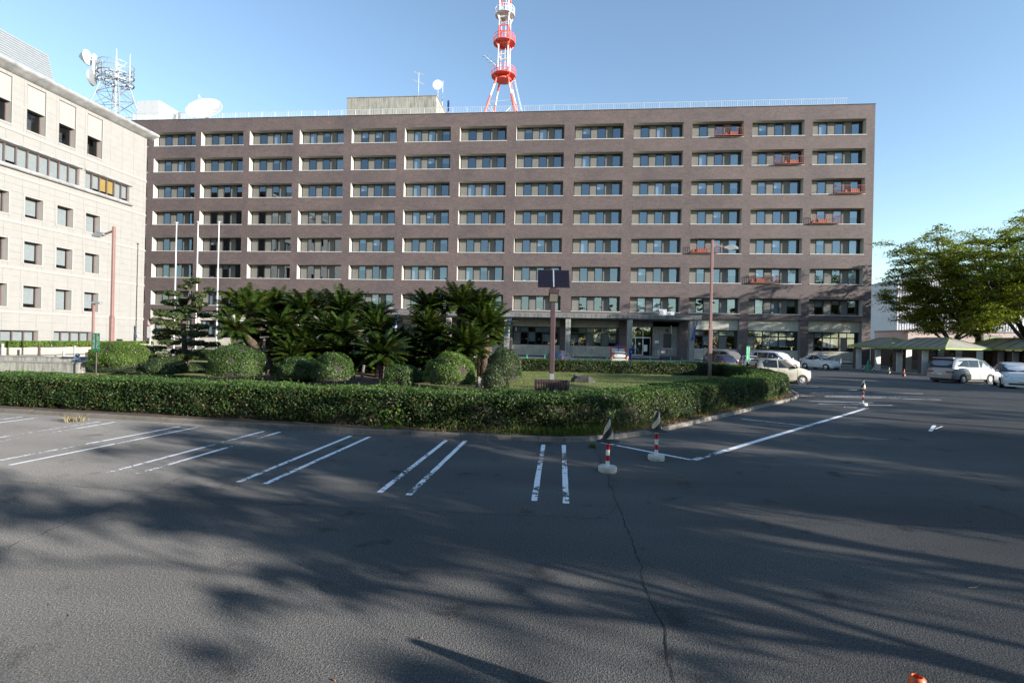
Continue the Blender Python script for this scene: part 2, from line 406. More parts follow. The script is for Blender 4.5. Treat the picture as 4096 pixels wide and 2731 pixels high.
# ------------------------------------------------------------------ mesh helpers
class MB:
    """collects geometry, links it as one mesh object"""
    def __init__(self):
        self.v = []; self.f = []; self.m = []
    def add(self, verts, faces, mi=0):
        o = len(self.v)
        self.v += [tuple(p) for p in verts]
        self.f += [tuple(i + o for i in f) for f in faces]
        self.m += [mi] * len(faces)
        return self
    def box(self, x0, x1, y0, y1, z0, z1, mi=0):
        v = [(x0, y0, z0), (x1, y0, z0), (x1, y1, z0), (x0, y1, z0), (x0, y0, z1), (x1, y0, z1), (x1, y1, z1), (x0, y1, z1)]
        f = [(3, 2, 1, 0), (4, 5, 6, 7), (0, 1, 5, 4), (1, 2, 6, 5), (2, 3, 7, 6), (3, 0, 4, 7)]
        return self.add(v, f, mi)
    def bbox(self, x0, x1, y0, y1, z0, z1, b=0.01, mi=0):
        """box with chamfered vertical and top edges"""
        def ring(i, z): return [(x0 + i, y0, z), (x1 - i, y0, z), (x1, y0 + i, z), (x1, y1 - i, z), (x1 - i, y1, z), (x0 + i, y1, z), (x0, y1 - i, z), (x0, y0 + i, z)]
        def inset(z): return [(x0 + b, y0 + b, z), (x1 - b, y0 + b, z), (x1 - b, y0 + b, z), (x1 - b, y1 - b, z), (x1 - b, y1 - b, z), (x0 + b, y1 - b, z), (x0 + b, y1 - b, z), (x0 + b, y0 + b, z)]
        a = ring(b, z0); c = ring(b, z1 - b)
        v = a + c + [(x0 + b, y0 + b, z1), (x1 - b, y0 + b, z1), (x1 - b, y1 - b, z1), (x0 + b, y1 - b, z1)]
        f = [tuple(reversed(range(8)))] + [(i, (i + 1) % 8, 8 + (i + 1) % 8, 8 + i) for i in range(8)]
        f += [(16, 17, 18, 19), (8, 9, 17, 16), (9, 10, 17), (10, 11, 18, 17), (11, 12, 18), (12, 13, 19, 18), (13, 14, 19), (14, 15, 16, 19), (15, 8, 16)]
        return self.add(v, f, mi)
    def obox(self, c, ax, ay, az, mi=0):
        c, ax, ay, az = Vector(c), Vector(ax), Vector(ay), Vector(az)
        v = [c + ax * sx + ay * sy + az * sz for sz in (-1, 1) for sx, sy in ((-1, -1), (1, -1), (1, 1), (-1, 1))]
        f = [(3, 2, 1, 0), (4, 5, 6, 7), (0, 1, 5, 4), (1, 2, 6, 5), (2, 3, 7, 6), (3, 0, 4, 7)]
        return self.add(v, f, mi)
    def quad(self, a, b, c, d, mi=0):
        return self.add([a, b, c, d], [(0, 1, 2, 3)], mi)
    def bar(self, p, q, w, h=None, mi=0):
        """square bar between two points"""
        p, q = Vector(p), Vector(q); h = h or w
        d = (q - p); L = d.length
        if L < 1e-6: return self
        d.normalize()
        s = d.cross(Vector((0, 0, 1)))
        if s.length < 1e-3: s = Vector((1, 0, 0))
        s.normalize(); t = s.cross(d)
        return self.obox((p + q) / 2, d * L / 2, s * w / 2, t * h / 2, mi)
    def tube(self, pts, radii, n=8, mi=0, cap=True):
        pts = [Vector(p) for p in pts]
        if not hasattr(radii, '__len__'): radii = [radii] * len(pts)
        o = len(self.v); prev = None
        for i, p in enumerate(pts):
            d = (pts[min(i + 1, len(pts) - 1)] - pts[max(i - 1, 0)])
            if d.length < 1e-9: d = Vector((0, 0, 1))
            d.normalize()
            if prev is None:
                s = d.cross(Vector((0, 1, 0.01)))
                if s.length < 0.1: s = d.cross(Vector((1, 0, 0)))
            else:
                s = prev - d * prev.dot(d)
            s.normalize(); prev = s; t = d.cross(s)
            for k in range(n):
                a = 2 * math.pi * k / n
                self.v.append(tuple(p + (s * math.cos(a) + t * math.sin(a)) * radii[i]))
        for i in range(len(pts) - 1):
            for k in range(n):
                a = o + i * n + k; b2 = o + i * n + (k + 1) % n
                self.f.append((a, b2, b2 + n, a + n)); self.m.append(mi)
        if cap:
            self.f.append(tuple(reversed(range(o, o + n)))); self.m.append(mi)
            e = o + (len(pts) - 1) * n
            self.f.append(tuple(range(e, e + n))); self.m.append(mi)
        return self
    def lathe(self, prof, n=16, origin=(0, 0, 0), mi=0, axis='Z'):
        """prof: (radius, height) list"""
        o = len(self.v); ox, oy, oz = origin
        for r, h in prof:
            for k in range(n):
                a = 2 * math.pi * k / n
                c, s = r * math.cos(a), r * math.sin(a)
                if axis == 'Z': self.v.append((ox + c, oy + s, oz + h))
                elif axis == 'Y': self.v.append((ox + c, oy + h, oz + s))
                else: self.v.append((ox + h, oy + c, oz + s))
        for i in range(len(prof) - 1):
            for k in range(n):
                a = o + i * n + k; b2 = o + i * n + (k + 1) % n
                self.f.append((a, b2, b2 + n, a + n)); self.m.append(mi)
        self.f.append(tuple(reversed(range(o, o + n)))); self.m.append(mi)
        e = o + (len(prof) - 1) * n
        self.f.append(tuple(range(e, e + n))); self.m.append(mi)
        return self
    def prism(self, poly, off, mi=0):
        """closed polygon (3-D points) pushed along off"""
        n = len(poly); off = Vector(off)
        a = [Vector(p) for p in poly]; b2 = [p + off for p in a]
        f = [tuple(reversed(range(n))), tuple(range(n, 2 * n))] + [(i, (i + 1) % n, n + (i + 1) % n, n + i) for i in range(n)]
        return self.add(a + b2, f, mi)
    def mesh(self, name, mats, smooth=None):
        me = bpy.data.meshes.new(name)
        me.from_pydata(self.v, [], self.f)
        if isinstance(mats, str): mats = [mats]
        for mm in mats: me.materials.append(MATS[mm])
        if len(mats) > 1: me.polygons.foreach_set('material_index', self.m)
        if smooth is not None:
            me.polygons.foreach_set('use_smooth', [True] * len(self.f))
            me.set_sharp_from_angle(angle=R(smooth))
        me.update()
        return me
    def build(self, name, mats, parent=None, smooth=None):
        return link(name, self.mesh(name, mats, smooth), parent)

def link(name, data, parent=None, loc=None, rotz=None):
    o = bpy.data.objects.new(name, data)
    COL.objects.link(o)
    if parent is not None: o.parent = parent
    if loc is not None: o.location = loc
    if rotz is not None: o.rotation_euler = (0, 0, rotz)
    return o
def tag(o, label, cat, group=None):
    o['label'] = label; o['category'] = cat
    if group: o['group'] = group
    return o
def thing(name, label, cat, loc=(0, 0, 0), rotz=0.0, group=None):
    o = link(name, None, None, loc, rotz)
    o.empty_display_size = 0.3
    return tag(o, label, cat, group)
def struct(o, kind='structure'):
    o['kind'] = kind; return o

def fast(name, V, F, mats, parent=None, mi=None, smooth=False, faces_per=4):
    """mesh from numpy arrays: V (n,3), F (m,4)"""
    V = np.asarray(V, np.float32); F = np.asarray(F, np.int32)
    me = bpy.data.meshes.new(name)
    me.vertices.add(len(V)); me.vertices.foreach_set('co', V.ravel())
    k = F.shape[1]
    me.loops.add(F.size); me.loops.foreach_set('vertex_index', F.ravel())
    me.polygons.add(len(F))
    me.polygons.foreach_set('loop_start', np.arange(0, F.size, k, dtype=np.int32))
    if isinstance(mats, str): mats = [mats]
    for mm in mats: me.materials.append(MATS[mm])
    if mi is not None: me.polygons.foreach_set('material_index', np.asarray(mi, np.int32))
    me.update(calc_edges=True); me.validate()
    if parent == 'mesh': return me
    return link(name, me, parent)

def unit(a):
    return a / np.maximum(np.linalg.norm(a, axis=-1, keepdims=True), 1e-9)
def leaf_quads(C, N, size, ratio=0.5, spread=0.8, sizevar=0.4):
    """diamond leaves at C facing roughly N"""
    n = len(C)
    N = unit(N + rng.normal(0, spread, (n, 3)))
    t = unit(np.cross(N, rng.normal(0, 1, (n, 3))))
    b = np.cross(N, t)
    s = (size * (1 + rng.uniform(-sizevar, sizevar, n)))[:, None]
    V = np.stack([C - t * s, C + b * s * ratio + N * s * 0.12, C + t * s, C - b * s * ratio + N * s * 0.12], 1).reshape(-1, 3)
    F = np.arange(4 * n).reshape(-1, 4)
    return V, F
def cat_q(parts):
    Vs, Fs, Ms, o = [], [], [], 0
    for i, (V, F, mi) in enumerate(parts):
        Vs.append(V); Fs.append(F + o); Ms.append(np.full(len(F), mi)); o += len(V)
    return np.concatenate(Vs), np.concatenate(Fs), np.concatenate(Ms)
def copy_tree(o, parent=None):
    c = o.copy(); COL.objects.link(c); c.parent = parent
    for ch in list(o.children): copy_tree(ch, c)
    return c
def fbm(p, s=1.0):
    return mnoise.noise(Vector(p) * s)

# ================================================================== GROUND
G0 = MB(); 
G0.quad((-400, -300, 0), (400, -300, 0), (400, 500, 0), (-400, 500, 0))
parking = struct(G0.build('parking_lot', 'asphalt'))

# kerb line of the garden, front edge
KERB = [Vector((-34, 14.4)), Vector((-24, 13.45)), Vector((-15.25, 12.6)), Vector((-7.6, 11.95)), Vector((-4.6, 11.74)), Vector((-1.6, 11.66)), Vector((0.0, 11.70)),
        Vector((0.75, 11.95)), Vector((1.35, 12.42)), Vector((2.2, 13.15)), Vector((5.0, 16.75)), Vector((7.6, 20.2)), Vector((9.95, 23.3)), Vector((10.9, 25.0)), Vector((11.6, 27.3)), Vector((12.3, 31.0)), Vector((13.5, 38.3))]
def resample(pl, step):
    out = [pl[0].copy()]; acc = 0.0
    for a, b in zip(pl[:-1], pl[1:]):
        L = (b - a).length; d = step - acc
        while d <= L:
            out.append(a + (b - a) * (d / L)); d += step
        acc = (acc + L) % step if True else 0
    out.append(pl[-1].copy()); return out
def offset_line(pl, d):
    out = []
    for i, p in enumerate(pl):
        t = (pl[min(i + 1, len(pl) - 1)] - pl[max(i - 1, 0)]).normalized()
        out.append(p + Vector((-t.y, t.x)) * d)
    return out
kerb_pts = resample(KERB, 0.6)
kerb = struct(link('kerb', None))
for i in range(len(kerb_pts) - 1):
    a, b = kerb_pts[i], kerb_pts[i + 1]
    t = (b - a); L = t.length
    if L < 0.1: continue
    t.normalize(); n = Vector((-t.y, t.x))
    h = 0.11 + rnd.uniform(-0.006, 0.006); gap = 0.006
    a2 = a + t * gap; b2 = b - t * gap
    w = 0.12
    A = [(a2.x, a2.y, -0.02), (b2.x, b2.y, -0.02), (b2.x + n.x * 0.015, b2.y + n.y * 0.015, h - 0.015), (a2.x + n.x * 0.015, a2.y + n.y * 0.015, h - 0.015),
         (a2.x + n.x * 0.03, a2.y + n.y * 0.03, h), (b2.x + n.x * 0.03, b2.y + n.y * 0.03, h), (b2.x + n.x * w, b2.y + n.y * w, h), (a2.x + n.x * w, a2.y + n.y * w, h)]
    kb = MB(); kb.add(A, [(0, 1, 2, 3), (3, 2, 5, 4), (4, 5, 6, 7), (0, 3, 4, 7), (1, 6, 5, 2)])
    kb.build('kerb_stone', 'kerb_concrete', kerb)

# garden ground: soil edge strip and lawn inside the kerb
far_edge = [Vector((13.5, 38.3)), Vector((12.6, 40.6)), Vector((0.0, 41.4)), Vector((-18.0, 43.0)), Vector((-36.0, 46.0))]
poly = offset_line(KERB, 0.11)
lawn_poly = poly + far_edge[1:] + [Vector((-40, 30))]
lb = MB(); lb.add([(p.x, p.y, 0.085) for p in lawn_poly], [tuple(range(len(lawn_poly)))])
lawn = struct(lb.build('garden_lawn', 'lawn'))
sb = MB()
s_in = offset_line(KERB, 0.10); s_out = offset_line(KERB, 2.35)
for i in range(len(KERB) - 1):
    sb.quad((s_in[i].x, s_in[i].y, 0.092), (s_in[i + 1].x, s_in[i + 1].y, 0.092), (s_out[i + 1].x, s_out[i + 1].y, 0.092), (s_out[i].x, s_out[i].y, 0.092))
soil = struct(sb.build('soil_strip', 'soil'))
# low earth mound under the cycads
def mound(name, cx, cy, rx, ry, h):
    mb = MB(); n, k = 28, 8
    for j in range(k + 1):
        q = j / k
        for i in range(n):
            a = 2 * math.pi * i / n
            rr = 1 + 0.10 * math.sin(3 * a + 1) + 0.06 * math.sin(5 * a)
            z = 0.07 + h * (0.5 + 0.5 * math.cos(math.pi * q)) + 0.04 * fbm((math.cos(a) * q * 6, math.sin(a) * q * 6, 3))
            mb.v.append((cx + rx * rr * q * math.cos(a), cy + ry * rr * q * math.sin(a), z if j < k else 0.03))
    for j in range(k):
        for i in range(n):
            mb.f.append((j * n + i, j * n + (i + 1) % n, (j + 1) * n + (i + 1) % n, (j + 1) * n + i)); mb.m.append(0)
    return struct(mb.build(name, 'soil', None, 60))
pm = ground_at(800, 28)
mound('soil_mound', pm.x - 0.4, pm.y - 1.2, 7.0, 4.2, 0.38)

# ---- painted lines: strips lying on the asphalt
def strip(p, q, w, z=0.004, name='parking_line', taper=None):
    p, q = Vector((p[0], p[1])), Vector((q[0], q[1]))
    d = (q - p); L = d.length; d.normalize(); n = Vector((-d.y, d.x)) * w / 2
    k = max(1, int(L / 0.25)); mb = MB()
    for i in range(k + 1):
        c = p + d * L * i / k
        j1, j2 = rnd.uniform(-0.004, 0.004), rnd.uniform(-0.004, 0.004)
        mb.v += [(c.x + n.x + j1, c.y + n.y, z), (c.x - n.x + j2, c.y - n.y, z)]
    for i in range(k):
        mb.f.append((2 * i + 1, 2 * i + 3, 2 * i + 2, 2 * i)); mb.m.append(0)
    return mb.build(name, 'road_paint', parking)
PAIRS = [((1248, 1021), (1227, 1150)), ((1295, 1022), (1300, 1156)), ((1025, 1011), (871, 1131)), ((1069, 1012), (938, 1137)),
         ((806, 1001), (547, 1107)), ((849, 1003), (609, 1111)), ((607, 990), (249, 1085)), ((643, 992), (312, 1089)),
         ((414, 979), (0, 1057)), ((454, 981), (22, 1068)), ((229, 968), (-160, 1030)), ((265, 969), (-130, 1036)),
         ((52, 957), (-300, 1000)), ((89, 959), (-290, 1008))]
for a, b in PAIRS:
    strip(g(*a), g(*b), 0.088)
# box lines at the right of the garden corner
for a, b, w in [((1382, 1016), (1592, 1057), 0.09), ((1592, 1057), (1992, 937), 0.13), ((1704, 962), (1850, 978), 0.07), ((1938, 935), (1992, 937), 0.10)]:
    strip(g(*a), g(*b), w, 0.005)
# bay lines further off
for a, b in [((1780, 894), (1990, 896)), ((1780, 900), (2120, 904)), ((1790, 908), (2080, 912)), ((1838, 909), (2160, 918)), ((1858, 921), (2005, 925)), ((1880, 927), (2050, 931)),
             ((1760, 888), (1880, 889)), ((1850, 899), (1960, 902)), ((2020, 862), (2110, 866)), ((2100, 868), (2180, 872)), ((2170, 876), (2260, 882)), ((2250, 886), (2330, 893)),
             ((2120, 859), (2160, 861)), ((1880, 846), (1950, 850)), ((1905, 843), (1975, 847)), ((1930, 838), (1990, 842)), ((1790, 884), (1800, 884))]:
    strip(g(*a), g(*b), 0.10, 0.004)
strip(g(2146, 977), g(2137, 990), 0.09, 0.004, 'road_mark'); strip(g(2165, 979), g(2148, 985), 0.045, 0.005, 'road_mark')

# ---- cracks
def crack(pts, w, name='asphalt_crack'):
    P = []
    for a, b in zip(pts[:-1], pts[1:]):
        a, b = Vector(a[:2]), Vector(b[:2]); k = max(2, int((b - a).length / 0.07))
        for i in range(k): P.append(a + (b - a) * (i / k))
    P.append(Vector(pts[-1][:2])); mb = MB()
    off = 0.0
    for i, p in enumerate(P):
        t = (P[min(i + 1, len(P) - 1)] - P[max(0, i - 1)]).normalized(); n = Vector((-t.y, t.x))
        off = off * 0.75 + rnd.uniform(-0.022, 0.022)
        ww = w * rnd.uniform(0.35, 1.25); c = p + n * off
        mb.v += [(c.x + n.x * ww, c.y + n.y * ww, 0.003), (c.x - n.x * ww, c.y - n.y * ww, 0.003)]
    for i in range(len(P) - 1):
        mb.f.append((2 * i + 1, 2 * i + 3, 2 * i + 2, 2 * i)); mb.m.append(0)
    return mb.build(name, 'crack', parking)
crack([g(*p) for p in [(1362, 1022), (1378, 1060), (1396, 1092), (1418, 1160), (1441, 1220), (1458, 1280), (1480, 1350), (1503, 1410), (1530, 1470), (1556, 1568)]], 0.0065)
crack([g(*p) for p in [(1458, 1280), (1490, 1300), (1540, 1330), (1600, 1350)]], 0.003)
crack([g(*p) for p in [(1418, 1160), (1390, 1180), (1330, 1196)]], 0.003)
crack([g(*p) for p in [(0, 1105), (120, 1112), (330, 1130), (480, 1142), (620, 1155), (850, 1170), (1150, 1182), (1400, 1190)]], 0.004)
crack([g(*p) for p in [(20, 1256), (180, 1190), (320, 1142), (400, 1105), (500, 1060), (560, 1040)]], 0.004)
crack([g(*p) for p in [(1630, 1170), (1800, 1185), (2000, 1200), (2352, 1216)]], 0.004)
crack([g(*p) for p in [(1700, 1090), (1760, 1105), (1850, 1130), (1950, 1160), (2100, 1190)]], 0.003)
# scattered grit and twigs on the asphalt
gr = []
for i in range(260):
    x, y = rnd.uniform(-8, 9), rnd.uniform(2.8, 11)
    gr.append((x, y))
C = np.array([(x, y, 0.006) for x, y in gr]); V, F = leaf_quads(C, np.tile((0, 0, 1.0), (len(C), 1)), 0.011, 0.7, 0.25)
struct(fast('fallen_grit', V, F, 'dry_leaf'), 'stuff')
tw = MB(); tp = g(2240, 1351)
tw.tube([tp + Vector((-0.08, -0.03, 0.02)), tp + Vector((0, 0, 0.012)), tp + Vector((0.09, 0.05, 0.03))], [0.002, 0.005, 0.003], 6)
tag(tw.build('twig', 'rock_pale'), 'small pale twig lying on the open asphalt at the right', 'twig')

# ================================================================== MAIN BRICK OFFICE BUILDING
D = 70.0                                   # facade plane
COLX = [-68.0, -60.5, -53.12, -45.63, -38.07, -30.38, -22.68, -14.88, -7.04, 0.88, 8.68, 16.31, 23.9, 31.4]
OW, OH, RD = 6.5, 2.02, 0.92               # opening width, height, depth of the reveal
ROWZ = [29.72, 25.93, 22.12, 18.26, 14.39, 10.53, 6.56]
GZ0, GZ1 = 0.45, 5.80                      # ground-floor opening
XL0, XR0, ZT = -82.0, 38.95, 33.55
office = thing('office_building', 'long eight storey brown brick office block with rows of deep set windows', 'building', (0, D, 0))
def rel(mb): return mb
wb = MB()
xs = [XL0] + sum([[x, x + OW] for x in COLX], []) + [XR0]
zs = [0.0, GZ0, GZ1] + sum([[z, z + OH] for z in reversed(ROWZ)], []) + [ZT]
nx, nz = len(xs), len(zs)
for j in range(nz - 1):
    for i in range(nx - 1):
        if i % 2 == 1 and j % 2 == 1: continue
        wb.quad((xs[i], 0, zs[j]), (xs[i + 1], 0, zs[j]), (xs[i + 1], 0, zs[j + 1]), (xs[i], 0, zs[j + 1]))
wb.quad((XR0, 0, 0), (XR0, 18, 0), (XR0, 18, ZT), (XR0, 0, ZT))
wb.quad((XL0, 18, 0), (XL0, 0, 0), (XL0, 0, ZT), (XL0, 18, ZT))
wb.quad((XR0, 18, 0), (XL0, 18, 0), (XL0, 18, ZT), (XR0, 18, ZT))
wb.build('brick_wall', 'brick', office)
rb = MB(); rb.box(XL0 + 0.3, XR0 - 0.3, 0.3, 17.7, ZT - 0.9, ZT - 0.6); rb.build('flat_roof', 'concrete_old', office)
cp = MB(); cp.box(XL0 - 0.03, XR0 + 0.04, -0.05, 0.32, ZT, ZT + 0.07); cp.build('coping', 'frame_dark', office)
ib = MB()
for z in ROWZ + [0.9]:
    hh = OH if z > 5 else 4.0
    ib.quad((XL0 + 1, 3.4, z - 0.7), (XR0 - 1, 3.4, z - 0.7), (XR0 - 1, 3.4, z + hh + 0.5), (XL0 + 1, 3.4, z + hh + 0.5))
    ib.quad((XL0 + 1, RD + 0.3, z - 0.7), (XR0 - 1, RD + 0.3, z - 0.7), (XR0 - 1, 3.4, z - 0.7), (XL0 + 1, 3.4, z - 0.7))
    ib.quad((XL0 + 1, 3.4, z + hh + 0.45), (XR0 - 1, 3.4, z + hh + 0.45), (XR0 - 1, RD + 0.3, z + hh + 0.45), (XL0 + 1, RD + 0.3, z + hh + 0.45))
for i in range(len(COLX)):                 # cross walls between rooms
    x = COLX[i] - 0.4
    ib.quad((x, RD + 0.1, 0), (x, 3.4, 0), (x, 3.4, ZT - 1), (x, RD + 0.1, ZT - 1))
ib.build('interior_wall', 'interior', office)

# shared meshes, local origin at the opening's lower left corner on the facade plane
def reveal_mesh(h):
    mb = MB(); p = 0.0; w = OW
    mb.quad((0, p, 0), (0, RD, 0), (0, RD, h), (0, p, h)); mb.quad((w, RD, 0), (w, p, 0), (w, p, h), (w, RD, h))
    mb.quad((0, RD, h), (w, RD, h), (w, p, h), (0, p, h)); mb.quad((0, p, 0), (w, p, 0), (w, RD, 0), (0, RD, 0))
    return mb.mesh('reveal', 'cream_paint')
FT = 0.055
def frame_mesh(z0, z1, transom=None):
    mb = MB(); y0, y1 = RD - 0.10, RD - 0.005
    def vb(x, w, a, b, yy=y0): mb.box(x - w / 2, x + w / 2, yy, y1, a, b)
    mb.box(0, OW, y0, y1, z0, z0 + 0.10); mb.box(0, OW, y0, y1, z1 - 0.13, z1)
    vb(0.06, 0.12, z0 + 0.1, z1 - 0.13); vb(OW - 0.16, 0.32, z0 + 0.1, z1 - 0.13)
    w = (OW - 0.44) / 3
    for k in range(3):
        x = 0.12 + k * w
        if k: vb(x, 0.13, z0 + 0.1, z1 - 0.13, y0 - 0.015)
        vb(x + w * 0.49, 0.06, z0 + 0.1, z1 - 0.13, y0 + 0.01)
    if transom: mb.box(0.12, OW - 0.32, y0 + 0.004, y1 - 0.004, transom - 0.07, transom + 0.07)
    return mb.mesh('window', 'frame_dark')
PW = (OW - 0.44) / 3
def pane_mesh(h, y): 
    mb = MB(); w = PW * 0.49 - 0.03; mb.quad((0, y, 0), (w, y, 0), (w, y, h), (0, y, h)); return mb.mesh('pane', 'glass')
def screen_mesh(h): 
    mb = MB(); mb.box(0.0, PW * 0.49 - 0.06, RD - 0.065, RD - 0.05, 0, h); return mb.mesh('insect_screen', 'screen_mesh')
def blind_mesh(h, m='blind'):
    mb = MB(); mb.box(0, PW * 0.49 - 0.03, RD + 0.10, RD + 0.115, 0, h)
    for k in range(int(h / 0.12)): mb.box(0, PW * 0.49 - 0.03, RD + 0.09, RD + 0.10, k * 0.12, k * 0.12 + 0.012)
    return mb.mesh('blind', m)
def clutter_mesh():
    mb = MB(); x = 0.05
    while x < 0.85:
        w, h = rnd.uniform(0.04, 0.16), rnd.uniform(0.05, 0.24); mb.box(x, x + w, RD + 0.03, RD + 0.16, 0, h); x += w + rnd.uniform(0, 0.12)
    return mb.mesh('window_clutter', 'blind')
HP = OH - 0.25
M_rev, M_win, M_pane, M_scr = reveal_mesh(OH), frame_mesh(0.0, OH), pane_mesh(HP, RD - 0.045), screen_mesh(HP)
M_sill = MB().box(-0.04, OW + 0.04, -0.06, RD - 0.1, -0.075, 0.0).mesh('sill', 'sill_metal')
M_bl = [blind_mesh(HP), blind_mesh(HP * 0.45), blind_mesh(HP * 0.28)]
M_cl = [clutter_mesh() for _ in range(4)]
for ci, x in enumerate(COLX):
    for ri, z in enumerate(ROWZ):
        shaded_room = rnd.random() < 0.13
        w = link('window', M_win, office, (x, 0, z))
        link('reveal', M_rev, w); link('sill', M_sill, w, (0, 0, -0.002))
        if ci == 0: continue
        for k in range(3):
            x0 = 0.12 + k * PW
            link('insect_screen', M_scr, w, (x0 + (0.065 if k else 0.0), 0, 0.11))
            x1 = x0 + PW * 0.49 + 0.03
            link('pane', M_pane, w, (x1, 0, 0.11))
            q = rnd.random() * (0.35 if shaded_room else 1.25)
            if q < 0.16: link('blind', M_bl[0], w, (x1, 0, 0.10))
            elif q < 0.26: link('blind', M_bl[1], w, (x1, 0, 0.11 + HP * 0.55))
            elif q < 0.36: link('blind', M_bl[2], w, (x1, 0, 0.11 + HP * 0.72))
            if rnd.random() < 0.35: link('window_clutter', rnd.choice(M_cl), w, (x1, 0, 0.11))
# ground floor: tall openings with concrete bands above and below the glazing
GH = GZ1 - GZ0; PB0, PB1 = 1.40, 3.92      # glazing between these heights above GZ0
M_grev = reveal_mesh(GH); M_gwin = frame_mesh(PB0, PB1, PB1 - 0.75)
HL, HU = (PB1 - 0.75 - 0.07) - (PB0 + 0.10), (PB1 - 0.13) - (PB1 - 0.75 + 0.07)
M_gl, M_gu, M_gs = pane_mesh(HL, RD - 0.045), pane_mesh(HU, RD - 0.045), screen_mesh(HL)
M_gb = [blind_mesh(HL * 0.62), blind_mesh(HL * 0.8)]; M_gub = blind_mesh(HU)
M_band = MB().bbox(0.006, OW / 4 - 0.006, RD - 0.45, RD + 0.1, PB1 + 0.01, GH - 0.006, 0.012).mesh('concrete_panel', 'concrete_board')
M_low = MB().bbox(0.006, OW / 3 - 0.006, RD - 0.40, RD + 0.1, 0.0, PB0 - 0.09, 0.012).mesh('concrete_panel', 'concrete_board')
M_gsill = MB().box(0.0, OW, RD - 0.46, RD - 0.1, PB0 - 0.09, PB0 - 0.003).mesh('sill', 'sill_metal')
def reveal_grey():
    m = M_grev.copy(); m.materials.clear(); m.materials.append(MATS['concrete']); return m
M_grev2 = reveal_grey()
for ci, x in enumerate(COLX):
    if ci == 10: continue                   # entrance bay, built below
    w = link('window', M_gwin, office, (x, 0, GZ0))
    link('reveal', M_grev2, w); link('sill', M_gsill, w)
    for k in range(4): link('concrete_panel', M_band, w, (k * OW / 4, 0, 0))
    for k in range(3): link('concrete_panel', M_low, w, (k * OW / 3, 0, 0))
    if ci == 0: continue
    for k in range(3):
        x0 = 0.12 + k * PW; x1 = x0 + PW * 0.49 + 0.03; zb = PB0 + 0.10; zu = PB1 - 0.75 + 0.07
        link('insect_screen', M_gs, w, (x0 + (0.065 if k else 0), 0, zb)) if rnd.random() < 0.45 else link('pane', M_gl, w, (x0 + 0.03, 0, zb))
        link('pane', M_gl, w, (x1, 0, zb))
        link('pane', M_gu, w, (x0 + 0.03, 0, zu)); link('pane', M_gu, w, (x1, 0, zu))
        for xx in (x0 + 0.03, x1):
            if rnd.random() < 0.7: link('blind', rnd.choice(M_gb), w, (xx, 0, zb + HL * 0.25))
            if rnd.random() < 0.7: link('blind', M_gub, w, (xx, 0, zu))

# entrance bay (opening from X 8.68): doors, transom, concrete side panel with a dark window
ex = COLX[10]
ent = link('entrance', None, office, (ex, 0, GZ0))
link('reveal', M_grev2, ent)
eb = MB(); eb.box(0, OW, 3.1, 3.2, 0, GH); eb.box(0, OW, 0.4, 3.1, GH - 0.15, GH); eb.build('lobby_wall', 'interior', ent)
db = MB()
dw = 3.0
for xx in (0.0, 0.95, 1.0, 1.95, 2.0, dw - 0.05): db.box(xx, xx + 0.05, 1.2, 1.27, 0.32, 2.65)
db.box(0, dw, 1.19, 1.28, 2.65, 2.78); db.box(0, dw, 1.19, 1.28, 4.1, 4.2); db.box(0, 2.0, 1.2, 1.27, 0.32, 0.42); db.box(1.95, 2.03, 1.19, 1.28, 2.78, 4.1)
db.build('door_frame', 'silver_trim', ent)
for xx, w2 in ((0.05, 0.9), (1.05, 0.9)):
    dd = MB().quad((xx, 1.23, 0.42), (xx + w2, 1.23, 0.42), (xx + w2, 1.23, 2.65), (xx, 1.23, 2.65)).build('door', 'glass', ent)
    MB().box(xx + (0.80 if xx < 0.5 else 0.03), xx + (0.85 if xx < 0.5 else 0.08), 1.17, 1.20, 1.2, 1.7).build('door_handle', 'silver_trim', dd)
    MB().box(xx + 0.35, xx + 0.62, 1.215, 1.22, 1.75, 2.0).build('door_notice', 'white_paint', dd)
MB().quad((.05, 1.23, 2.78), (1.95, 1.23, 2.78), (1.95, 1.23, 4.1), (.05, 1.23, 4.1)).build('pane', 'glass', ent); MB().quad((2.03, 1.23, 2.78), (2.95, 1.23, 2.78), (2.95, 1.23, 4.1), (2.03, 1.23, 4.1)).build('pane', 'glass', ent)
MB().box(2.10, 2.60, 1.21, 1.22, 0.85, 1.75).build('notice_board', 'white_paint', ent)
sp = MB()
sp.box(dw + 0.15, 4.55, 0.45, 0.75, 0.3, GH - 0.1); sp.box(4.55, 5.6, 0.45, 0.75, 0.3, 1.35); sp.box(4.55, 5.6, 0.45, 0.75, 3.3, GH - 0.1); sp.box(5.6, OW - 0.01, 0.45, 0.75, 0.3, GH - 0.1); sp.box(dw + 0.15, dw + 0.35, 0.75, 1.25, 0.3, GH - 0.1)
sp.box(0.01, OW - 0.01, 0.45, 1.2, 4.22, GH - 0.1)
sp.build('concrete_panel', 'concrete', ent)
MB().box(4.5, 5.65, 0.52, 0.56, 1.38, 3.28).build('side_window', 'frame_dark', ent)
MB().box(4.8, 5.25, 0.40, 0.45, 3.5, 3.95).build('vent', 'frame_dark', ent)
MB().box(4.45, 5.72, 0.36, 0.46, 1.28, 1.37).build('sill', 'sill_metal', ent)
nb = MB()
nb.box(3.45, 3.95, 0.435, 0.448, 2.0, 2.35); nb.box(4.3, 4.8, 0.435, 0.448, 0.7, 1.05); nb.build('wall_notice', 'white_paint', ent)
MB().box(4.88, 5.25, 0.40, 0.448, 0.9, 1.1).build('fire_sign', 'sign_red', ent)
MB().box(3.75, 4.05, 0.42, 0.448, 0.88, 1.02).build('name_plate', 'ink_grey', ent)
MB().tube([(5.55, 0.3, 4.45), (5.55, 0.3, 3.3)], 0.05, 10).build('wall_pipe', 'silver_trim', ent)
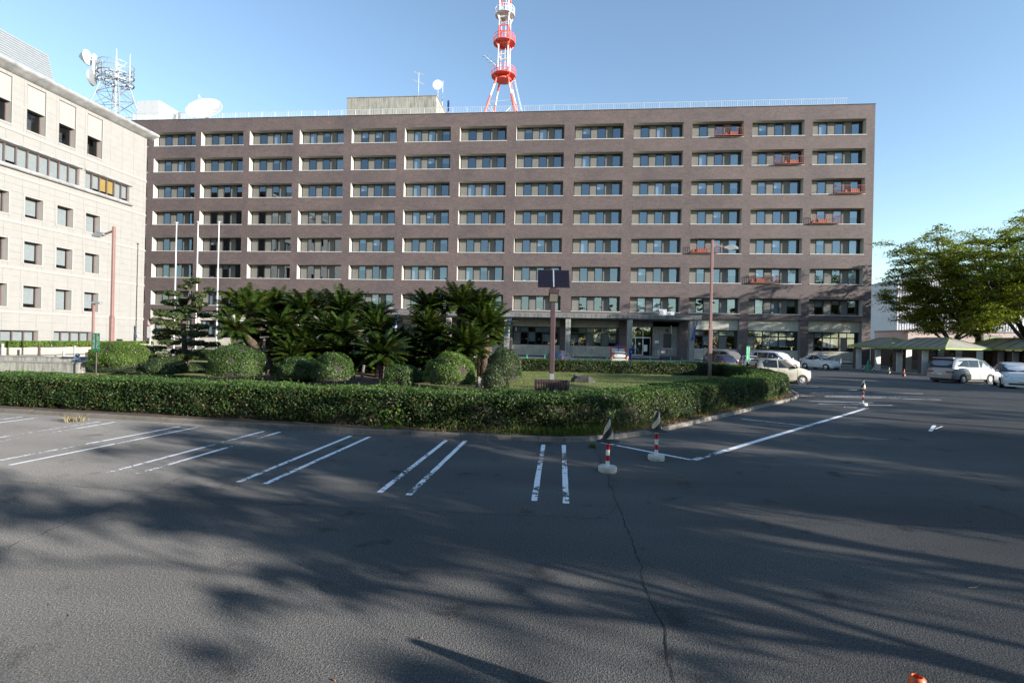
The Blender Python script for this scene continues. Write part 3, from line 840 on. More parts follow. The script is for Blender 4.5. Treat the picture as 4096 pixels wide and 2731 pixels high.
# entrance steps and rail
MB().box(-0.2, 3.6, -2.3, 1.25, 0.0, 0.16).box(-0.1, 3.5, -1.9, 1.25, 0.16, 0.32).build('entrance_step', 'concrete', ent)
MB().box(3.65, OW + 0.2, -0.7, 0.45, 0.0, 0.28).build('plinth', 'brick', ent)
hr = MB(); hr.tube([(3.55, -2.2, 0.0), (3.55, -2.2, 0.95), (3.55, -1.4, 1.15), (3.55, -1.4, 0.2)], 0.025, 8); hr.build('hand_rail', 'silver_trim', ent)

# canopy over the entrance front with its pillars
cz0, cz1 = 5.30, 5.92
cn = MB()
cn.box(-23.2, 16.9, -4.3, -0.02, cz0 + 0.12, cz1)
cn.add([(-23.2, -4.3, cz0 + 0.12), (16.9, -4.3, cz0 + 0.12), (16.1, -3.9, cz0), (-22.6, -3.9, cz0), (16.1, -0.02, cz0), (-22.6, -0.02, cz0), (16.9, -0.02, cz0 + 0.12), (-23.2, -0.02, cz0 + 0.12)], [(0, 3, 2, 1), (3, 5, 4, 2), (1, 2, 4, 6), (0, 7, 5, 3)])
can = cn.build('canopy', 'concrete_dark', office)
MB().box(-23.22, 16.92, -4.33, -4.05, cz1, cz1 + 0.05).build('canopy_flashing', 'ink_grey', can)
for px_ in (-22.4, -15.0, -7.35, 0.5, 8.25, 15.85):
    pl = MB().bbox(px_ - 0.33, px_ + 0.33, -4.05, -3.45, 0.40, cz0 + 0.01, 0.03).build('pillar', 'concrete', office)
    if px_ in (-22.4, -7.35, 15.85):
        sgn = 1
        MB().bar((px_ + 0.05, -4.12, 3.1), (px_ + 0.05 + 0.55, -4.12, cz0), 0.22, 0.12).box(px_ - 0.14, px_ + 0.30, -4.16, -4.06, 2.9, 3.2).build('blue_drain_pipe', 'brace_blue', pl)
for k, (xx, ww, hh) in enumerate(((12.05, 0.95, 0.85), (13.1, 0.85, 0.55))):
    ac = MB().bbox(xx, xx + ww, -2.6, -2.25, cz1 + 0.02, cz1 + 0.02 + hh, 0.015).build('air_conditioner', 'white_metal', office)
    MB().lathe([(0.001, 0), (hh * 0.30, 0), (hh * 0.36, 0.02), (hh * 0.36, 0.03)], 20, (xx + ww * 0.36, -2.64, cz1 + 0.02 + hh * 0.5), axis='Y').build('fan_grille', 'galvanised', ac)
MB().box(8.9, 10.6, -1.4, -1.0, cz1, cz1 + 0.12).build('roof_box', 'frame_dark', office)

# pavement along the front
pv = MB(); pv.box(-52, 20.5, D - 7.0, D - 0.01, 0, 0.30); pv.box(20.5, 42, D - 4.0, D - 0.01, 0, 0.26)
struct(pv.build('pavement', 'paving'))
k2 = struct(link('pavement_kerb', None))
x = -50.0
while x < 20.0:
    MB().bbox(x + 0.01, x + 0.99, D - 7.16, D - 7.01, 0, 0.31, 0.015).build('kerb_stone', 'paving', k2); x += 1.0
x = 20.6
while x < 41.5:
    MB().bbox(x + 0.01, x + 0.99, D - 4.16, D - 4.01, 0, 0.27, 0.015).build('kerb_stone', 'paving', k2); x += 1.0

# roof railing of the brick block, one thing
rl = thing('roof_railing', 'thin white railing running along the brick block roof edge', 'railing', (0, D, ZT + 0.07))
x = -66.0; n = 0
tb = MB()
tb.box(-66.2, 35.7, 0.14, 0.18, 0.82, 0.87); tb.box(-66.2, 35.7, 0.14, 0.18, 0.08, 0.11); tb.build('rail', 'white_metal', rl)
pmesh = MB().box(-0.03, 0.03, 0.12, 0.20, 0.0, 0.86).mesh('post', 'white_metal')
while x < 35.8:
    link('post', pmesh, rl, (x, 0, 0)); x += 2.0
bb = MB(); x = -66.0
while x < 35.6:
    bb.box(x - 0.011, x + 0.011, 0.15, 0.17, 0.11, 0.82); x += 0.25
o = bb.build('baluster', 'white_metal', rl); o['kind'] = 'stuff'

# red escape balconies standing in the openings
def balcony(x, z, w, flip, label):
    t = thing('escape_balcony', label, 'balcony', (x, D, z), 0, 'red escape balconies on the brick facade')
    h = 1.0; y0, y1 = -0.35, 0.62
    fr = MB()
    for yy in (y0, y1):
        fr.bar((0, yy, 0.06), (w, yy, 0.06), 0.06)
    fr.bar((0, y0, 0.06), (0, y1, 0.06), 0.06); fr.bar((w, y0, 0.06), (w, y1, 0.06), 0.06)
    fr.box(0, w, y0, y1, 0.10, 0.13)
    fr.build('floor_frame', 'balcony_red', t)
    a, b = (1.75, 2.55) if not flip else (0.8, 1.65)
    segs = [(0, a), (b, w)] if not flip else [(0, a), (b, w)]
    rr = MB()
    for s0, s1 in segs: rr.bar((s0, y0, h), (s1, y0, h), 0.05)
    rr.bar((0 if not flip else w, y0, h), (0 if not flip else w, y1, h), 0.05)
    rr.build('top_rail', 'balcony_red', t)
    bm_ = MB().box(-0.014, 0.014, -0.014, 0.014, 0.1, h).mesh('baluster', 'balcony_red')
    for s0, s1 in segs:
        k = max(2, int(round((s1 - s0) / 0.24)))
        for i in range(k + 1): link('baluster', bm_, t, (s0 + (s1 - s0) * i / k, y0, 0))
    for i in range(1, 4): link('baluster', bm_, t, (0 if not flip else w, y0 + (y1 - y0) * i / 4, 0))
    MB().bbox(a + 0.05, b + 0.35, y0 + 0.28, y1, 0.13, 0.64, 0.02).build('hatch_box', 'balcony_box', t)
    MB().bbox(a - 0.5, a + 0.03, y0 + 0.40, y1, 0.13, 0.56, 0.02).build('hatch_lid', 'balcony_red', t)
for x, r_, fl, lb_ in [(COLX[11] + 2.95, 0, False, 'red escape balcony in the top row, third window from the right'),
                  (COLX[12] + 2.9, 1, False, 'red escape balcony in the second row, second window from the right'),
                  (COLX[13] + 2.9, 2, False, 'red escape balcony at the right end of the third row from the top'),
                  (COLX[13] + 0.02, 3, True, 'red escape balcony in the fourth row, at the left of the last window'),
                  (COLX[11] + 0.02, 4, True, 'red escape balcony in the fifth row behind the tall pink lamp post'),
                  (COLX[12] + 0.02, 5, True, 'lowest red escape balcony, in the sixth row from the top')]:
    balcony(x, ROWZ[r_], 3.5, fl, lb_)

# ================================================================== ROOFTOP THINGS
RZ = ZT - 0.6
p0, p1_ = aty(797, 226, 78), aty(1003, 221, 78)
pent = thing('rooftop_penthouse', 'low grey concrete box on the brick block roof', 'penthouse', (p0.x, 78, RZ))
MB().bbox(0, p1_.x - p0.x, 0, 7.0, 0, p0.z - RZ, 0.05).build('concrete_wall', 'concrete_old', pent)
MB().box(-0.06, p1_.x - p0.x + 0.06, -0.06, 7.06, p0.z - RZ, p0.z - RZ + 0.10).build('coping', 'concrete', pent)

def yagi(name, x, y, dep, label, hgt):
    b = atd(x, y, dep); t = thing(name, label, 'antenna', (b.x, b.y, RZ))
    H0 = b.z - RZ + 0.0
    MB().tube([(0, 0, 0), (0, 0, H0)], 0.05, 8).build('mast', 'white_metal', t)
    for i, zz in enumerate((H0 - 0.2, H0 - 1.7)):
        bm_ = MB().bar((-0.9, 0.0, zz + 0.45), (0.9, 0.0, zz - 0.25), 0.06).build('boom', 'white_metal', t)
        for k in range(5): MB().bar((-0.8 + k * 0.4, -0.5, zz + 0.4 - k * 0.155), (-0.8 + k * 0.4, 0.5, zz + 0.4 - k * 0.155), 0.03).build('element', 'white_metal', bm_)
yagi('yagi_antenna', 962, 168, 88, 'white aerial mast with slanted cross bars on the penthouse end', 5)
pa = atd(1006, 197, 86); t = thing('small_dish_antenna', 'small white round dish on a short mast beside the penthouse', 'antenna', (pa.x, pa.y, RZ))
MB().tube([(0, 0, 0), (0, 0, pa.z - RZ + 0.8)], 0.06, 8).build('mast', 'white_metal', t)
MB().lathe([(0.02, 0.16), (0.45, 0.10), (0.82, -0.04), (0.85, -0.08), (0.8, -0.08)], 20, (0, -0.2, pa.z - RZ), axis='Y').build('dish', 'dish_white', t)
pa = atd(1017, 188, 86); t = thing('whip_antenna', 'thin white whip aerial right of the small dish', 'antenna', (pa.x, pa.y, RZ))
MB().tube([(0, 0, 0), (0, 0, (pa.z - RZ) * 0.6), (0, 0, pa.z - RZ)], [0.07, 0.07, 0.06], 8).build('mast', 'white_metal', t)
MB().lathe([(0.10, 0), (0.10, 0.1)], 10, (0, 0, pa.z - RZ)).build('cap', 'white_metal', t)
pa = atd(1030, 232, 88)
tag(MB().tube([(pa.x, pa.y, RZ), (pa.x, pa.y, pa.z)], 0.18, 10).build('vent_pipe', 'brace_blue'), 'short blue-grey vent pipe beside the penthouse', 'pipe')
pa = atd(735, 260, 80)
t = thing('roof_hatch', 'small dark roof hatch showing above the railing left of the penthouse', 'hatch', (pa.x, pa.y, RZ))
MB().bbox(-0.7, 0.7, -0.3, 0.3, 0, 1.35, 0.03).build('box', 'frame_brown', t); MB().box(-0.75, 0.75, -0.34, 0.34, 1.35, 1.42).build('lid', 'ink_grey', t)

# ---- red and white radio mast
TY = 82.0
tb_c = aty(1160, 250, TY); TX = aty(1158, 246, TY).x - 0.2
mast = thing('radio_mast', 'red and white banded steel radio mast on the brick block roof', 'mast', (TX, TY, RZ), R(22))
zA = aty(1160, 176, TY).z - RZ            # lower gallery floor
zB = aty(1160, 100, TY).z - RZ            # middle gallery
zC = aty(1161, 36, TY).z - RZ             # top gallery
zD = zC + 9.0
def band(mb_r, mb_w, p, q, r, n, red_parts):
    p, q = Vector(p), Vector(q)
    cuts = sorted({0.0, 1.0} | {c for rp in red_parts for c in rp})
    for a, b in zip(cuts[:-1], cuts[1:]):
        mid = (a + b) / 2; red = any(x0 <= mid <= x1 for x0, x1 in red_parts)
        (mb_r if red else mb_w).tube([p + (q - p) * a, p + (q - p) * b], r, n)
lr = 1.75; br = 5.1
for k in range(4):
    a = math.pi / 2 * k + 0.3
    r_, w_ = MB(), MB()
    top = Vector((lr * 0.75 * math.cos(a), lr * 0.75 * math.sin(a), zA - 0.6)); bot = Vector((br * math.cos(a), br * math.sin(a), 0))
    band(r_, w_, bot, top, 0.16, 10, [(0.0, 0.72), (0.90, 1.0)])
    lg = w_.build('leg', 'tower_white', mast, 40); r_.build('leg_red', 'tower_red', lg, 40)
    a2 = a + math.pi / 2; top2 = Vector((lr * 0.75 * math.cos(a2), lr * 0.75 * math.sin(a2), zA - 0.6)); bot2 = Vector((br * math.cos(a2), br * math.sin(a2), 0))
    bc = MB()
    for u, v_ in ((0.0, 0.55), (0.55, 0.0), (0.38, 0.38), (0.62, 0.62)):
        bc.tube([bot + (top - bot) * u, bot2 + (top2 - bot2) * v_], 0.06, 6)
    mid = (bot + bot2) / 2 * 0.6 + Vector((0, 0, zA * 0.28)); 
    bc.tube([bot + (top - bot) * 0.38, Vector((0, 0, zA * 0.42))], 0.09, 6); bc.tube([Vector((0, 0, zA * 0.42)), (bot + bot2) / 2 * 0.9], 0.07, 6)
    bc.build('brace', 'tower_white', mast)
    # upper shaft column
    c0 = Vector((1.15 * math.cos(a), 1.15 * math.sin(a), zA - 0.8)); c1 = Vector((0.95 * math.cos(a), 0.95 * math.sin(a), zD))
    r_, w_ = MB(), MB(); Lz = zD - zA + 0.8
    f = lambda z: (z - zA + 0.8) / Lz
    band(r_, w_, c0, c1, 0.115, 10, [(0.0, f(zA + 1.1)), (f(zB - 0.5), f(zB + (zC - zB) * 0.55)), (f(zC + 2.2), 1.0)])
    cl = w_.build('column', 'tower_white', mast, 40); r_.build('column_red', 'tower_red', cl, 40)
def shaft_ring(z, m):
    mb = MB(); pts = [Vector((1.08 * math.cos(math.pi / 2 * k + 0.3), 1.08 * math.sin(math.pi / 2 * k + 0.3), z)) for k in range(4)]
    for k in range(4): mb.bar(pts[k], pts[(k + 1) % 4], 0.10, 0.16)
    return mb.build('tie_ring', m, mast)
for z, m in ((zA + 3.2, 'tower_white'), (zB + (zC - zB) * 0.55, 'tower_red'), (zB - 0.3, 'tower_red'), (zA + 0.6, 'tower_red'), (zC - 0.6, 'tower_white'), (zC + 2.4, 'tower_red')): shaft_ring(z, m)
def gallery(z, r, m, name):
    gal = MB().lathe([(1.2, -0.08), (r, -0.08), (r + 0.03, 0), (r, 0.03), (1.2, 0.03)], 28, (0, 0, z)).build(name, m, mast)
    rl_ = MB(); n = 28
    for zz in (1.05, 0.55):
        P = [Vector((r * math.cos(2 * math.pi * k / n), r * math.sin(2 * math.pi * k / n), z + zz)) for k in range(n)]
        for k in range(n): rl_.bar(P[k], P[(k + 1) % n], 0.05)
    rl_.build('guard_rail', m, gal)
    bm2 = MB().box(-0.022, 0.022, -0.022, 0.022, 0.0, 1.05).mesh('baluster', m)
    for k in range(n): link('baluster', bm2, gal, (r * math.cos(2 * math.pi * k / n), r * math.sin(2 * math.pi * k / n), z))
    for k in range(4):
        a = math.pi / 2 * k + 0.3; MB().bar((1.1 * math.cos(a), 1.1 * math.sin(a), z - 0.9), (r * 0.95 * math.cos(a), r * 0.95 * math.sin(a), z - 0.1), 0.12).build('bracket', m, gal)
gallery(zA, 1.95, 'tower_red', 'gallery'); gallery(zB, 1.75, 'tower_red', 'gallery'); gallery(zC, 1.55, 'tower_white', 'gallery')
MB().lathe([(0.95, -0.75), (1.25, -0.72), (1.25, -0.5), (0.95, -0.48)], 16, (0, 0, zA)).build('neck_ring', 'tower_red', mast)
ld = MB()
a = 0.3 - 0.0
pt, pb = Vector((1.6, -0.6, zA - 0.3)), Vector((br * math.cos(0.3) + 0.2, br * math.sin(0.3) - 1.2, 0))
for s in (-0.2, 0.2): ld.tube([pb + Vector((0, s, 0)), pt + Vector((0, s, 0))], 0.035, 6)
for k in range(24):
    c = pb + (pt - pb) * (k / 24); ld.bar(c + Vector((0, -0.2, 0)), c + Vector((0, 0.2, 0)), 0.035)
for s in (-0.18, 0.18): ld.tube([(0.3, 0.5 + s, zA), (0.3, 0.5 + s, zD)], 0.03, 6)
for k in range(40): ld.bar((0.3, 0.32, zA + k * 0.4), (0.3, 0.68, zA + k * 0.4), 0.03)
ld.build('ladder', 'tower_white', mast)
ya = MB(); ya.bar((-1.6, -1.2, zA + 0.9), (-3.6, -1.6, zA + 1.9), 0.07)
for k in range(3):
    c = Vector((-2.2 - k * 0.6, -1.35 - k * 0.1, zA + 1.2 + k * 0.3)); ya.bar(c + Vector((0.35, -0.9, -0.3)), c + Vector((-0.35, 0.9, 0.3)), 0.04)
ya.build('side_aerial', 'galvanised', mast)

# ---- galvanised lattice tower behind the left building
LY = 80.0
c_ = aty(266, 200, LY); zg = aty(262, 190, LY).z - RZ; zr = aty(262, 150, LY).z - RZ
lat = thing('lattice_antenna_tower', 'galvanised lattice tower with a round platform and drum dish', 'tower', (c_.x, LY, RZ), R(18))
rt, rbm = 1.9, 5.7
cor_t = [Vector((rt * math.cos(a), rt * math.sin(a), zg)) for a in (0.6, 2.17, 3.74, 5.31)]
cor_b = [Vector((rbm * math.cos(a), rbm * math.sin(a), -0.5)) for a in (0.6, 2.17, 3.74, 5.31)]
for k in range(4):
    MB().tube([cor_b[k], cor_t[k], cor_t[k] + Vector((0, 0, zr - zg))], 0.11, 8).build('leg', 'galvanised', lat)
    bc = MB(); A, B, A2, B2 = cor_b[k], cor_t[k], cor_b[(k + 1) % 4], cor_t[(k + 1) % 4]
    for i in range(5):
        u, v_ = i / 5, (i + 1) / 5
        bc.tube([A.lerp(B, u), A2.lerp(B2, v_)], 0.055, 5); bc.tube([A2.lerp(B2, u), A.lerp(B, v_)], 0.055, 5); bc.tube([A.lerp(B, v_), A2.lerp(B2, v_)], 0.06, 5)
    bc.build('brace', 'galvanised', lat)
for zz, nm in ((zg, 'platform'), (zg + (zr - zg) * 0.42, 'platform')):
    rg = MB(); n = 32; r_ = 2.5
    for r2, w in ((r_, 0.16), (r_ * 0.6, 0.1)):
        for k in range(n):
            a, b = 2 * math.pi * k / n, 2 * math.pi * (k + 1) / n
            rg.bar((r2 * math.cos(a), r2 * math.sin(a), zz), (r2 * math.cos(b), r2 * math.sin(b), zz), w, 0.12)
    for k in range(12):
        a = 2 * math.pi * k / 12; rg.bar((0.8 * math.cos(a), 0.8 * math.sin(a), zz), (r_ * math.cos(a), r_ * math.sin(a), zz), 0.1)
    rg.build(nm, 'galvanised', lat)
rg = MB(); n = 32; r_ = 2.5
for zz in (zr, zg + (zr - zg) * 0.72):
    for k in range(n):
        a, b = 2 * math.pi * k / n, 2 * math.pi * (k + 1) / n
        rg.bar((r_ * math.cos(a), r_ * math.sin(a), zz), (r_ * math.cos(b), r_ * math.sin(b), zz), 0.07)
for k in range(12):
    a = 2 * math.pi * k / 12; rg.bar((r_ * math.cos(a), r_ * math.sin(a), zg), (r_ * math.cos(a), r_ * math.sin(a), zr), 0.06)
    a2 = 2 * math.pi * (k + 1) / 12; rg.bar((r_ * math.cos(a), r_ * math.sin(a), zg + 1.2), (r_ * math.cos(a2), r_ * math.sin(a2), zr), 0.04)
rg.build('cage_rail', 'galvanised', lat)
MB().tube([(0, 0, 0), (0, 0, zr), (0, 0, zr + 2.8)], [0.16, 0.14, 0.03], 8).build('centre_pole', 'white_metal', lat)
MB().tube([(2.6, -1.2, zg), (2.6, -1.2, zr + 1.6)], [0.07, 0.03], 6).build('lightning_rod', 'white_metal', lat)
dsh = MB().lathe([(0.05, -1.1), (0.4, -0.85), (0.95, -0.28), (1.2, 0.0), (1.24, 0.1), (1.16, 0.25), (0.25, 0.45)], 28, (-3.75, -1.2, zr + 0.1), axis='X').build('drum_dish', 'dish_white', lat, 40)
MB().bar((-3.4, -1.2, zr), (-2.2, -0.9, zr - 0.6), 0.2).box(-2.8, -2.5, -1.4, -0.7, zg + 0.4, zr + 0.8).build('dish_mount', 'white_metal', dsh)
MB().lathe([(1.2, -0.1), (1.35, 0.0), (1.2, 0.25), (0.2, 0.4)], 24, (-2.9, -1.4, zg - 0.2), axis='X').build('rear_dish', 'galvanised', lat, 40)

# ---- white equipment box, big dish, roof guard on the left end
w0, w1 = aty(315, 232, 75), aty(366, 231, 75)
eq = thing('equipment_box', 'white panelled equipment box on the brick block roof', 'cabin', (w0.x, 75, RZ))
ew = w1.x - w0.x; eh = w0.z - RZ
MB().bbox(0.02, ew - 0.02, 0.02, 4.6, 0, eh, 0.03).build('body', 'white_metal', eq)
for k in range(3): MB().box(k * ew / 3 + 0.02, (k + 1) * ew / 3 - 0.02, -0.02, 0.02, 0.1, eh - 0.08).build('panel', 'white_metal', eq)
MB().box(ew - 0.02, ew + 0.10, 1.6, 2.3, eh * 0.55, eh * 0.66).build('vent_hood', 'ink_grey', eq)
dc = aty(469, 249, 77)
dsh = thing('satellite_dish', 'large white satellite dish tilted skyward on the brick block roof', 'dish', (dc.x, 77, RZ))
rm = Matrix.Rotation(R(-36), 4, 'X') @ Matrix.Rotation(R(0), 4, 'Z')
rm = Matrix.Rotation(R(12), 4, 'Y') @ rm
mb = MB(); mb.lathe([(0.02, 0.75), (1.0, 0.66), (2.0, 0.40), (2.6, 0.10), (2.75, 0.0), (2.75, -0.06), (1.6, 0.36), (0.02, 0.62)], 40, axis='Y')
mb.v = [tuple((rm @ Vector(p)) + Vector((0, 0, dc.z - RZ))) for p in mb.v]
mb.build('reflector', 'dish_white', dsh, 40)
fd = MB(); tipf = (rm @ Vector((0, -1.9, 0))) + Vector((0, 0, dc.z - RZ))
for a in (0.4, 2.5, 4.6):
    fd.tube([(rm @ Vector((2.2 * math.cos(a), 0.25, 2.2 * math.sin(a)))) + Vector((0, 0, dc.z - RZ)), tipf], 0.035, 6)
fd.lathe([(0.05, -0.2), (0.14, 0.0), (0.14, 0.25)], 12, tuple(tipf)); fd.build('feed_horn', 'white_metal', dsh)
MB().tube([(0, 0.8, 0), (0, 0.6, dc.z - RZ - 0.4)], [0.4, 0.25], 12).build('pedestal', 'galvanised', dsh)
gd = thing('roof_guard_rail', 'taller white guard rail at the left roof end before the equipment box', 'railing', (aty(307, 272, 71.5).x, 71.5, ZT))
gw = aty(440, 268, 71.5).x - aty(307, 272, 71.5).x
g1 = MB(); g1.bar((0, 0, 1.75), (gw, 0, 1.75), 0.07); g1.bar((0, 0, 0.3), (gw, 0, 0.3), 0.06); g1.build('rail', 'white_metal', gd)
gp = MB().box(-0.04, 0.04, -0.04, 0.04, 0, 1.78).mesh('post', 'white_metal'); gb_ = MB().box(-0.013, 0.013, -0.013, 0.013, 0.3, 1.75).mesh('baluster', 'white_metal')
for k in range(5): link('post', gp, gd, (gw * k / 4, 0, 0))
for k in range(1, 48): link('baluster', gb_, gd, (gw * k / 48, 0, 0))

# ================================================================== LEFT SANDSTONE BUILDING
XW = -51.0
sto = thing('stone_building', 'pale sandstone clad office building at the left edge with square windows', 'building', (XW, 0, 0))
YF, YN, ZTOP = 57.9, 20.0, 26.3
bk = MB()
bk.box(-14, -2.4, YN, YF - 0.04, 0, ZTOP); bk.build('inner_wall', 'grout', sto)
WIN = []                                                   # (y0, y1, z0, z1, kind)
for y0 in (37.6, 40.74, 43.86, 46.97, 50.08):
    for z0, z1 in ((13.0, 15.05), (8.65, 10.82), (4.45, 6.62)): WIN.append((y0, y0 + 1.68, z0, z1, 'square'))
    WIN.append((y0, y0 + 1.75, 21.25, 25.55, 'tall'))
WIN += [(36.0, 49.25, 17.55, 19.35, 'strip'), (49.95, 55.5, 17.55, 19.35, 'strip'), (38.0, 45.35, 0.95, 2.25, 'base'), (46.9, 51.1, 0.95, 2.25, 'base')]
def cut(rects, w):
    out = []
    for (a, b, c, d) in rects:
        if w[1] <= a or w[0] >= b or w[3] <= c or w[2] >= d: out.append((a, b, c, d)); continue
        if w[0] > a: out.append((a, w[0], c, d))
        if w[1] < b: out.append((w[1], b, c, d))
        y0, y1 = max(a, w[0]), min(b, w[1])
        if w[2] > c: out.append((y0, y1, c, w[2]))
        if w[3] < d: out.append((y0, y1, w[3], d))
    return out
ledges = [3.85, 7.95, 12.2, 16.45, 20.6]
levels = [0.0] + ledges + [25.9]
slabs = {}
GP = 0.008
for z0, z1 in zip(levels[:-1], levels[1:]):
    n = max(1, round((z1 - z0 - 0.28) / 0.68)); h = (z1 - z0 - 0.28) / n
    for i in range(n):
        zz0 = z0 + 0.28 * (z0 > 0) + i * (z1 - z0 - 0.28 * (z0 > 0)) / n; zz1 = z0 + 0.28 * (z0 > 0) + (i + 1) * (z1 - z0 - 0.28 * (z0 > 0)) / n
        y = 42.05 - 1.55
        while y < YF - 0.2:
            ye = min(y + 1.55, YF); rs = [(y, ye, zz0, zz1)]
            for w in WIN: rs = cut(rs, w)
            for (a, b, c, d) in rs:
                if b - a < 0.06 or d - c < 0.05: continue
                key = (round(b - a, 2), round(d - c, 2))
                if key not in slabs:
                    slabs[key] = MB().box(-0.5, 0.0, GP, key[0] - GP, GP * 0.6, key[1] - GP * 0.6).mesh('stone_slab', 'sandstone')
                link('stone_slab', slabs[key], sto, (rnd.uniform(-0.004, 0.004), a, c))
            y += 1.55
far_ = MB(); rs = [(YN, 40.5, 0, 25.9)]
for w in WIN: rs = cut(rs, w)
for (a, b, c, d) in rs: far_.box(-0.5, -0.001, a, b, c, d)
far_.build('plain_wall', 'sandstone', sto)
MB().box(-14, -0.004, YF - 0.035, YF + 0.02, 0, 25.9).build('end_wall', 'sandstone', sto)
for z in ledges:
    MB().box(-0.3, 0.05, YN, YF + 0.08, z, z + 0.10).box(-0.3, 0.025, YN, YF + 0.05, z + 0.10, z + 0.28).build('string_course', 'sandstone_smooth', sto)
# windows
for (y0, y1, z0, z1, kind) in WIN:
    if y1 < 38.5 and kind != 'strip': continue
    dp = {'square': 0.55, 'tall': 0.55, 'strip': 0.22, 'base': 0.40}[kind]
    w = MB()
    def fb(ya, yb, za, zb, th=0.06): w.box(-dp - 0.03, -dp + th, ya, yb, za, zb)
    f = 0.07
    zt = z1 if kind != 'tall' else 23.25
    fb(y0, y1, z0, z0 + f); fb(y0, y1, zt - f, zt); fb(y0, y0 + f, z0 + f, zt - f); fb(y1 - f * 1.4, y1, z0 + f, zt - f)
    cuts = [y0 + f, y1 - f * 1.4]
    if kind in ('strip', 'base'):
        n = max(2, round((y1 - y0) / 1.0)); st = (y1 - y0) / n
        cuts = [y0 + f] + [y0 + st * i for i in range(1, n)] + [y1 - f]
        for c in cuts[1:-1]: fb(c - 0.04, c + 0.04, z0 + f, zt - f, 0.09)
    wo = w.build('window', 'frame_brown', sto)
    rv = MB(); m_ = 0.14
    rv.quad((0.02, y0, z0), (-dp, y0, z0), (-dp, y0, z1), (0.02, y0, z1)); rv.quad((-dp, y1, z0), (0.02, y1, z0), (0.02, y1, z1), (-dp, y1, z1))
    rv.quad((-dp, y0, z1), (-dp, y1, z1), (0.02, y1, z1), (0.02, y0, z1)); rv.quad((0.02, y0, z0), (0.02, y1, z0), (-dp, y1, z0 + 0.06), (-dp, y0, z0 + 0.06))
    if kind == 'square':
        rv.box(0.003, 0.03, y0 - m_, y0, z0 - m_, z1 + m_); rv.box(0.003, 0.03, y1, y1 + m_, z0 - m_, z1 + m_); rv.box(0.003, 0.035, y0 - m_, y1 + m_, z0 - m_, z0); rv.box(-dp + 0.1, 0.045, y0, y1, z1 - 0.10, z1 + 0.02)
    if kind == 'tall':
        rv.box(-0.02, 0.035, y1, y1 + 0.10, z0 - 0.05, z1); rv.box(-0.02, 0.045, y0, y1, z0 - 0.16, z0); rv.box(-0.35, -0.06, y0, y1, zt, zt + 0.12)
        rv.box(-dp - 0.2, -0.10, y0, y1, zt + 0.12, z1)
    rv.build('reveal', 'sandstone_smooth', wo)
    for c0, c1 in zip(cuts[:-1], cuts[1:]):
        MB().quad((-dp, c0, z0 + f), (-dp, c1, z0 + f), (-dp, c1, zt - f), (-dp, c0, zt - f)).build('pane', 'glass_clear', wo)
        if kind == 'square' or kind == 'base' or (kind == 'strip' and rnd.random() < 0.85):
            hb = z0 + f if rnd.random() < 0.75 else z0 + f + (zt - z0) * 0.15
            MB().box(-dp - 0.16, -dp - 0.14, c0 + 0.02, c1 - 0.02, hb, zt - f).build('blind', 'curtain_ochre' if (kind == 'strip' and y0 > 49 and 51.3 < c0 < 53.2) else 'blind_grey', wo)
    MB().box(-dp - 1.2, -dp - 1.0, y0, y1, z0, z1).build('room_back', 'interior', wo)
MB().tube([(0.16, 33, 17.32), (0.16, 55.75, 17.32)], 0.2, 12).build('window_ledge', 'gutter_silver', sto, 50)
MB().tube([(0.12, 33, 19.52), (0.12, 49.5, 19.52)], 0.12, 10).tube([(0.12, 49.8, 19.52), (0.12, 55.75, 19.52)], 0.12, 10).build('window_hood', 'gutter_silver', sto, 50)
# eaves
ev = MB()
ev.add([(-0.02, YN, 25.9), (0.10, YN, 25.9), (0.35, YN, 26.15), (0.75, YN, 26.30), (0.9, YN, 26.45), (0.92, YN, 26.6), (0.8, YN, 26.72), (0.5, YN, 26.78), (-1.2, YN, 26.80),
        (-0.02, YF + 0.75, 25.9), (0.10, YF + 0.75, 25.9), (0.35, YF + 0.8, 26.15), (0.75, YF + 0.85, 26.30), (0.9, YF + 0.9, 26.45), (0.92, YF + 0.9, 26.6), (0.8, YF + 0.9, 26.72), (0.5, YF + 0.9, 26.78), (-1.2, YF + 0.9, 26.80)],
       [(i, i + 1, 10 + i, 9 + i) for i in range(8)] + [tuple(range(9, 18))])
ev.build('eaves_gutter', 'gutter_silver', sto, 60)
MB().box(-14, -1.1, YN, YF + 0.6, 26.2, 26.78).build('roof_deck', 'concrete_old', sto)
mr = link('metal_roof', MB().quad((-0.45, YN, 26.85), (-0.45, 46.85, 26.85), (-1.35, 46.95, 30.05), (-1.35, YN, 30.05)).add([(-1.35, YN, 30.05), (-1.35, 46.95, 30.05), (-12, 46.95, 30.2), (-12, YN, 30.2)], [(0, 1, 2, 3)]).add([(-0.45, 46.85, 26.85), (-12, 46.85, 26.85), (-12, 46.95, 30.2), (-1.35, 46.95, 30.05)], [(0, 1, 2, 3)]).mesh('metal_roof', 'roof_silver'), sto)
for k in range(13):
    u = k / 13; x = -0.45 - 0.9 * u; z = 26.85 + 3.2 * u; x1, z1_ = -0.45 - 0.9 * (k + 0.9) / 13, 26.85 + 3.2 * (k + 0.9) / 13
    MB().add([(x + 0.05, YN, z + 0.02), (x + 0.05, 46.83, z + 0.02), (x1 + 0.02, 46.93, z1_), (x1 + 0.02, YN, z1_), (x + 0.01, YN, z), (x + 0.01, 46.83, z), (x + 0.05, 46.83, z + 0.02)], [(0, 1, 2, 3), (0, 4, 5, 1)]).build('roof_panel', 'roof_silver', mr)
for yy, zz in ((56.6, 1.75), (54.2, 1.2)):
    MB().box(0.0, 0.12, yy, yy + 0.7, zz, zz + 0.32).build('wall_vent', 'frame_dark' if yy < 55 else 'ink_grey', sto)

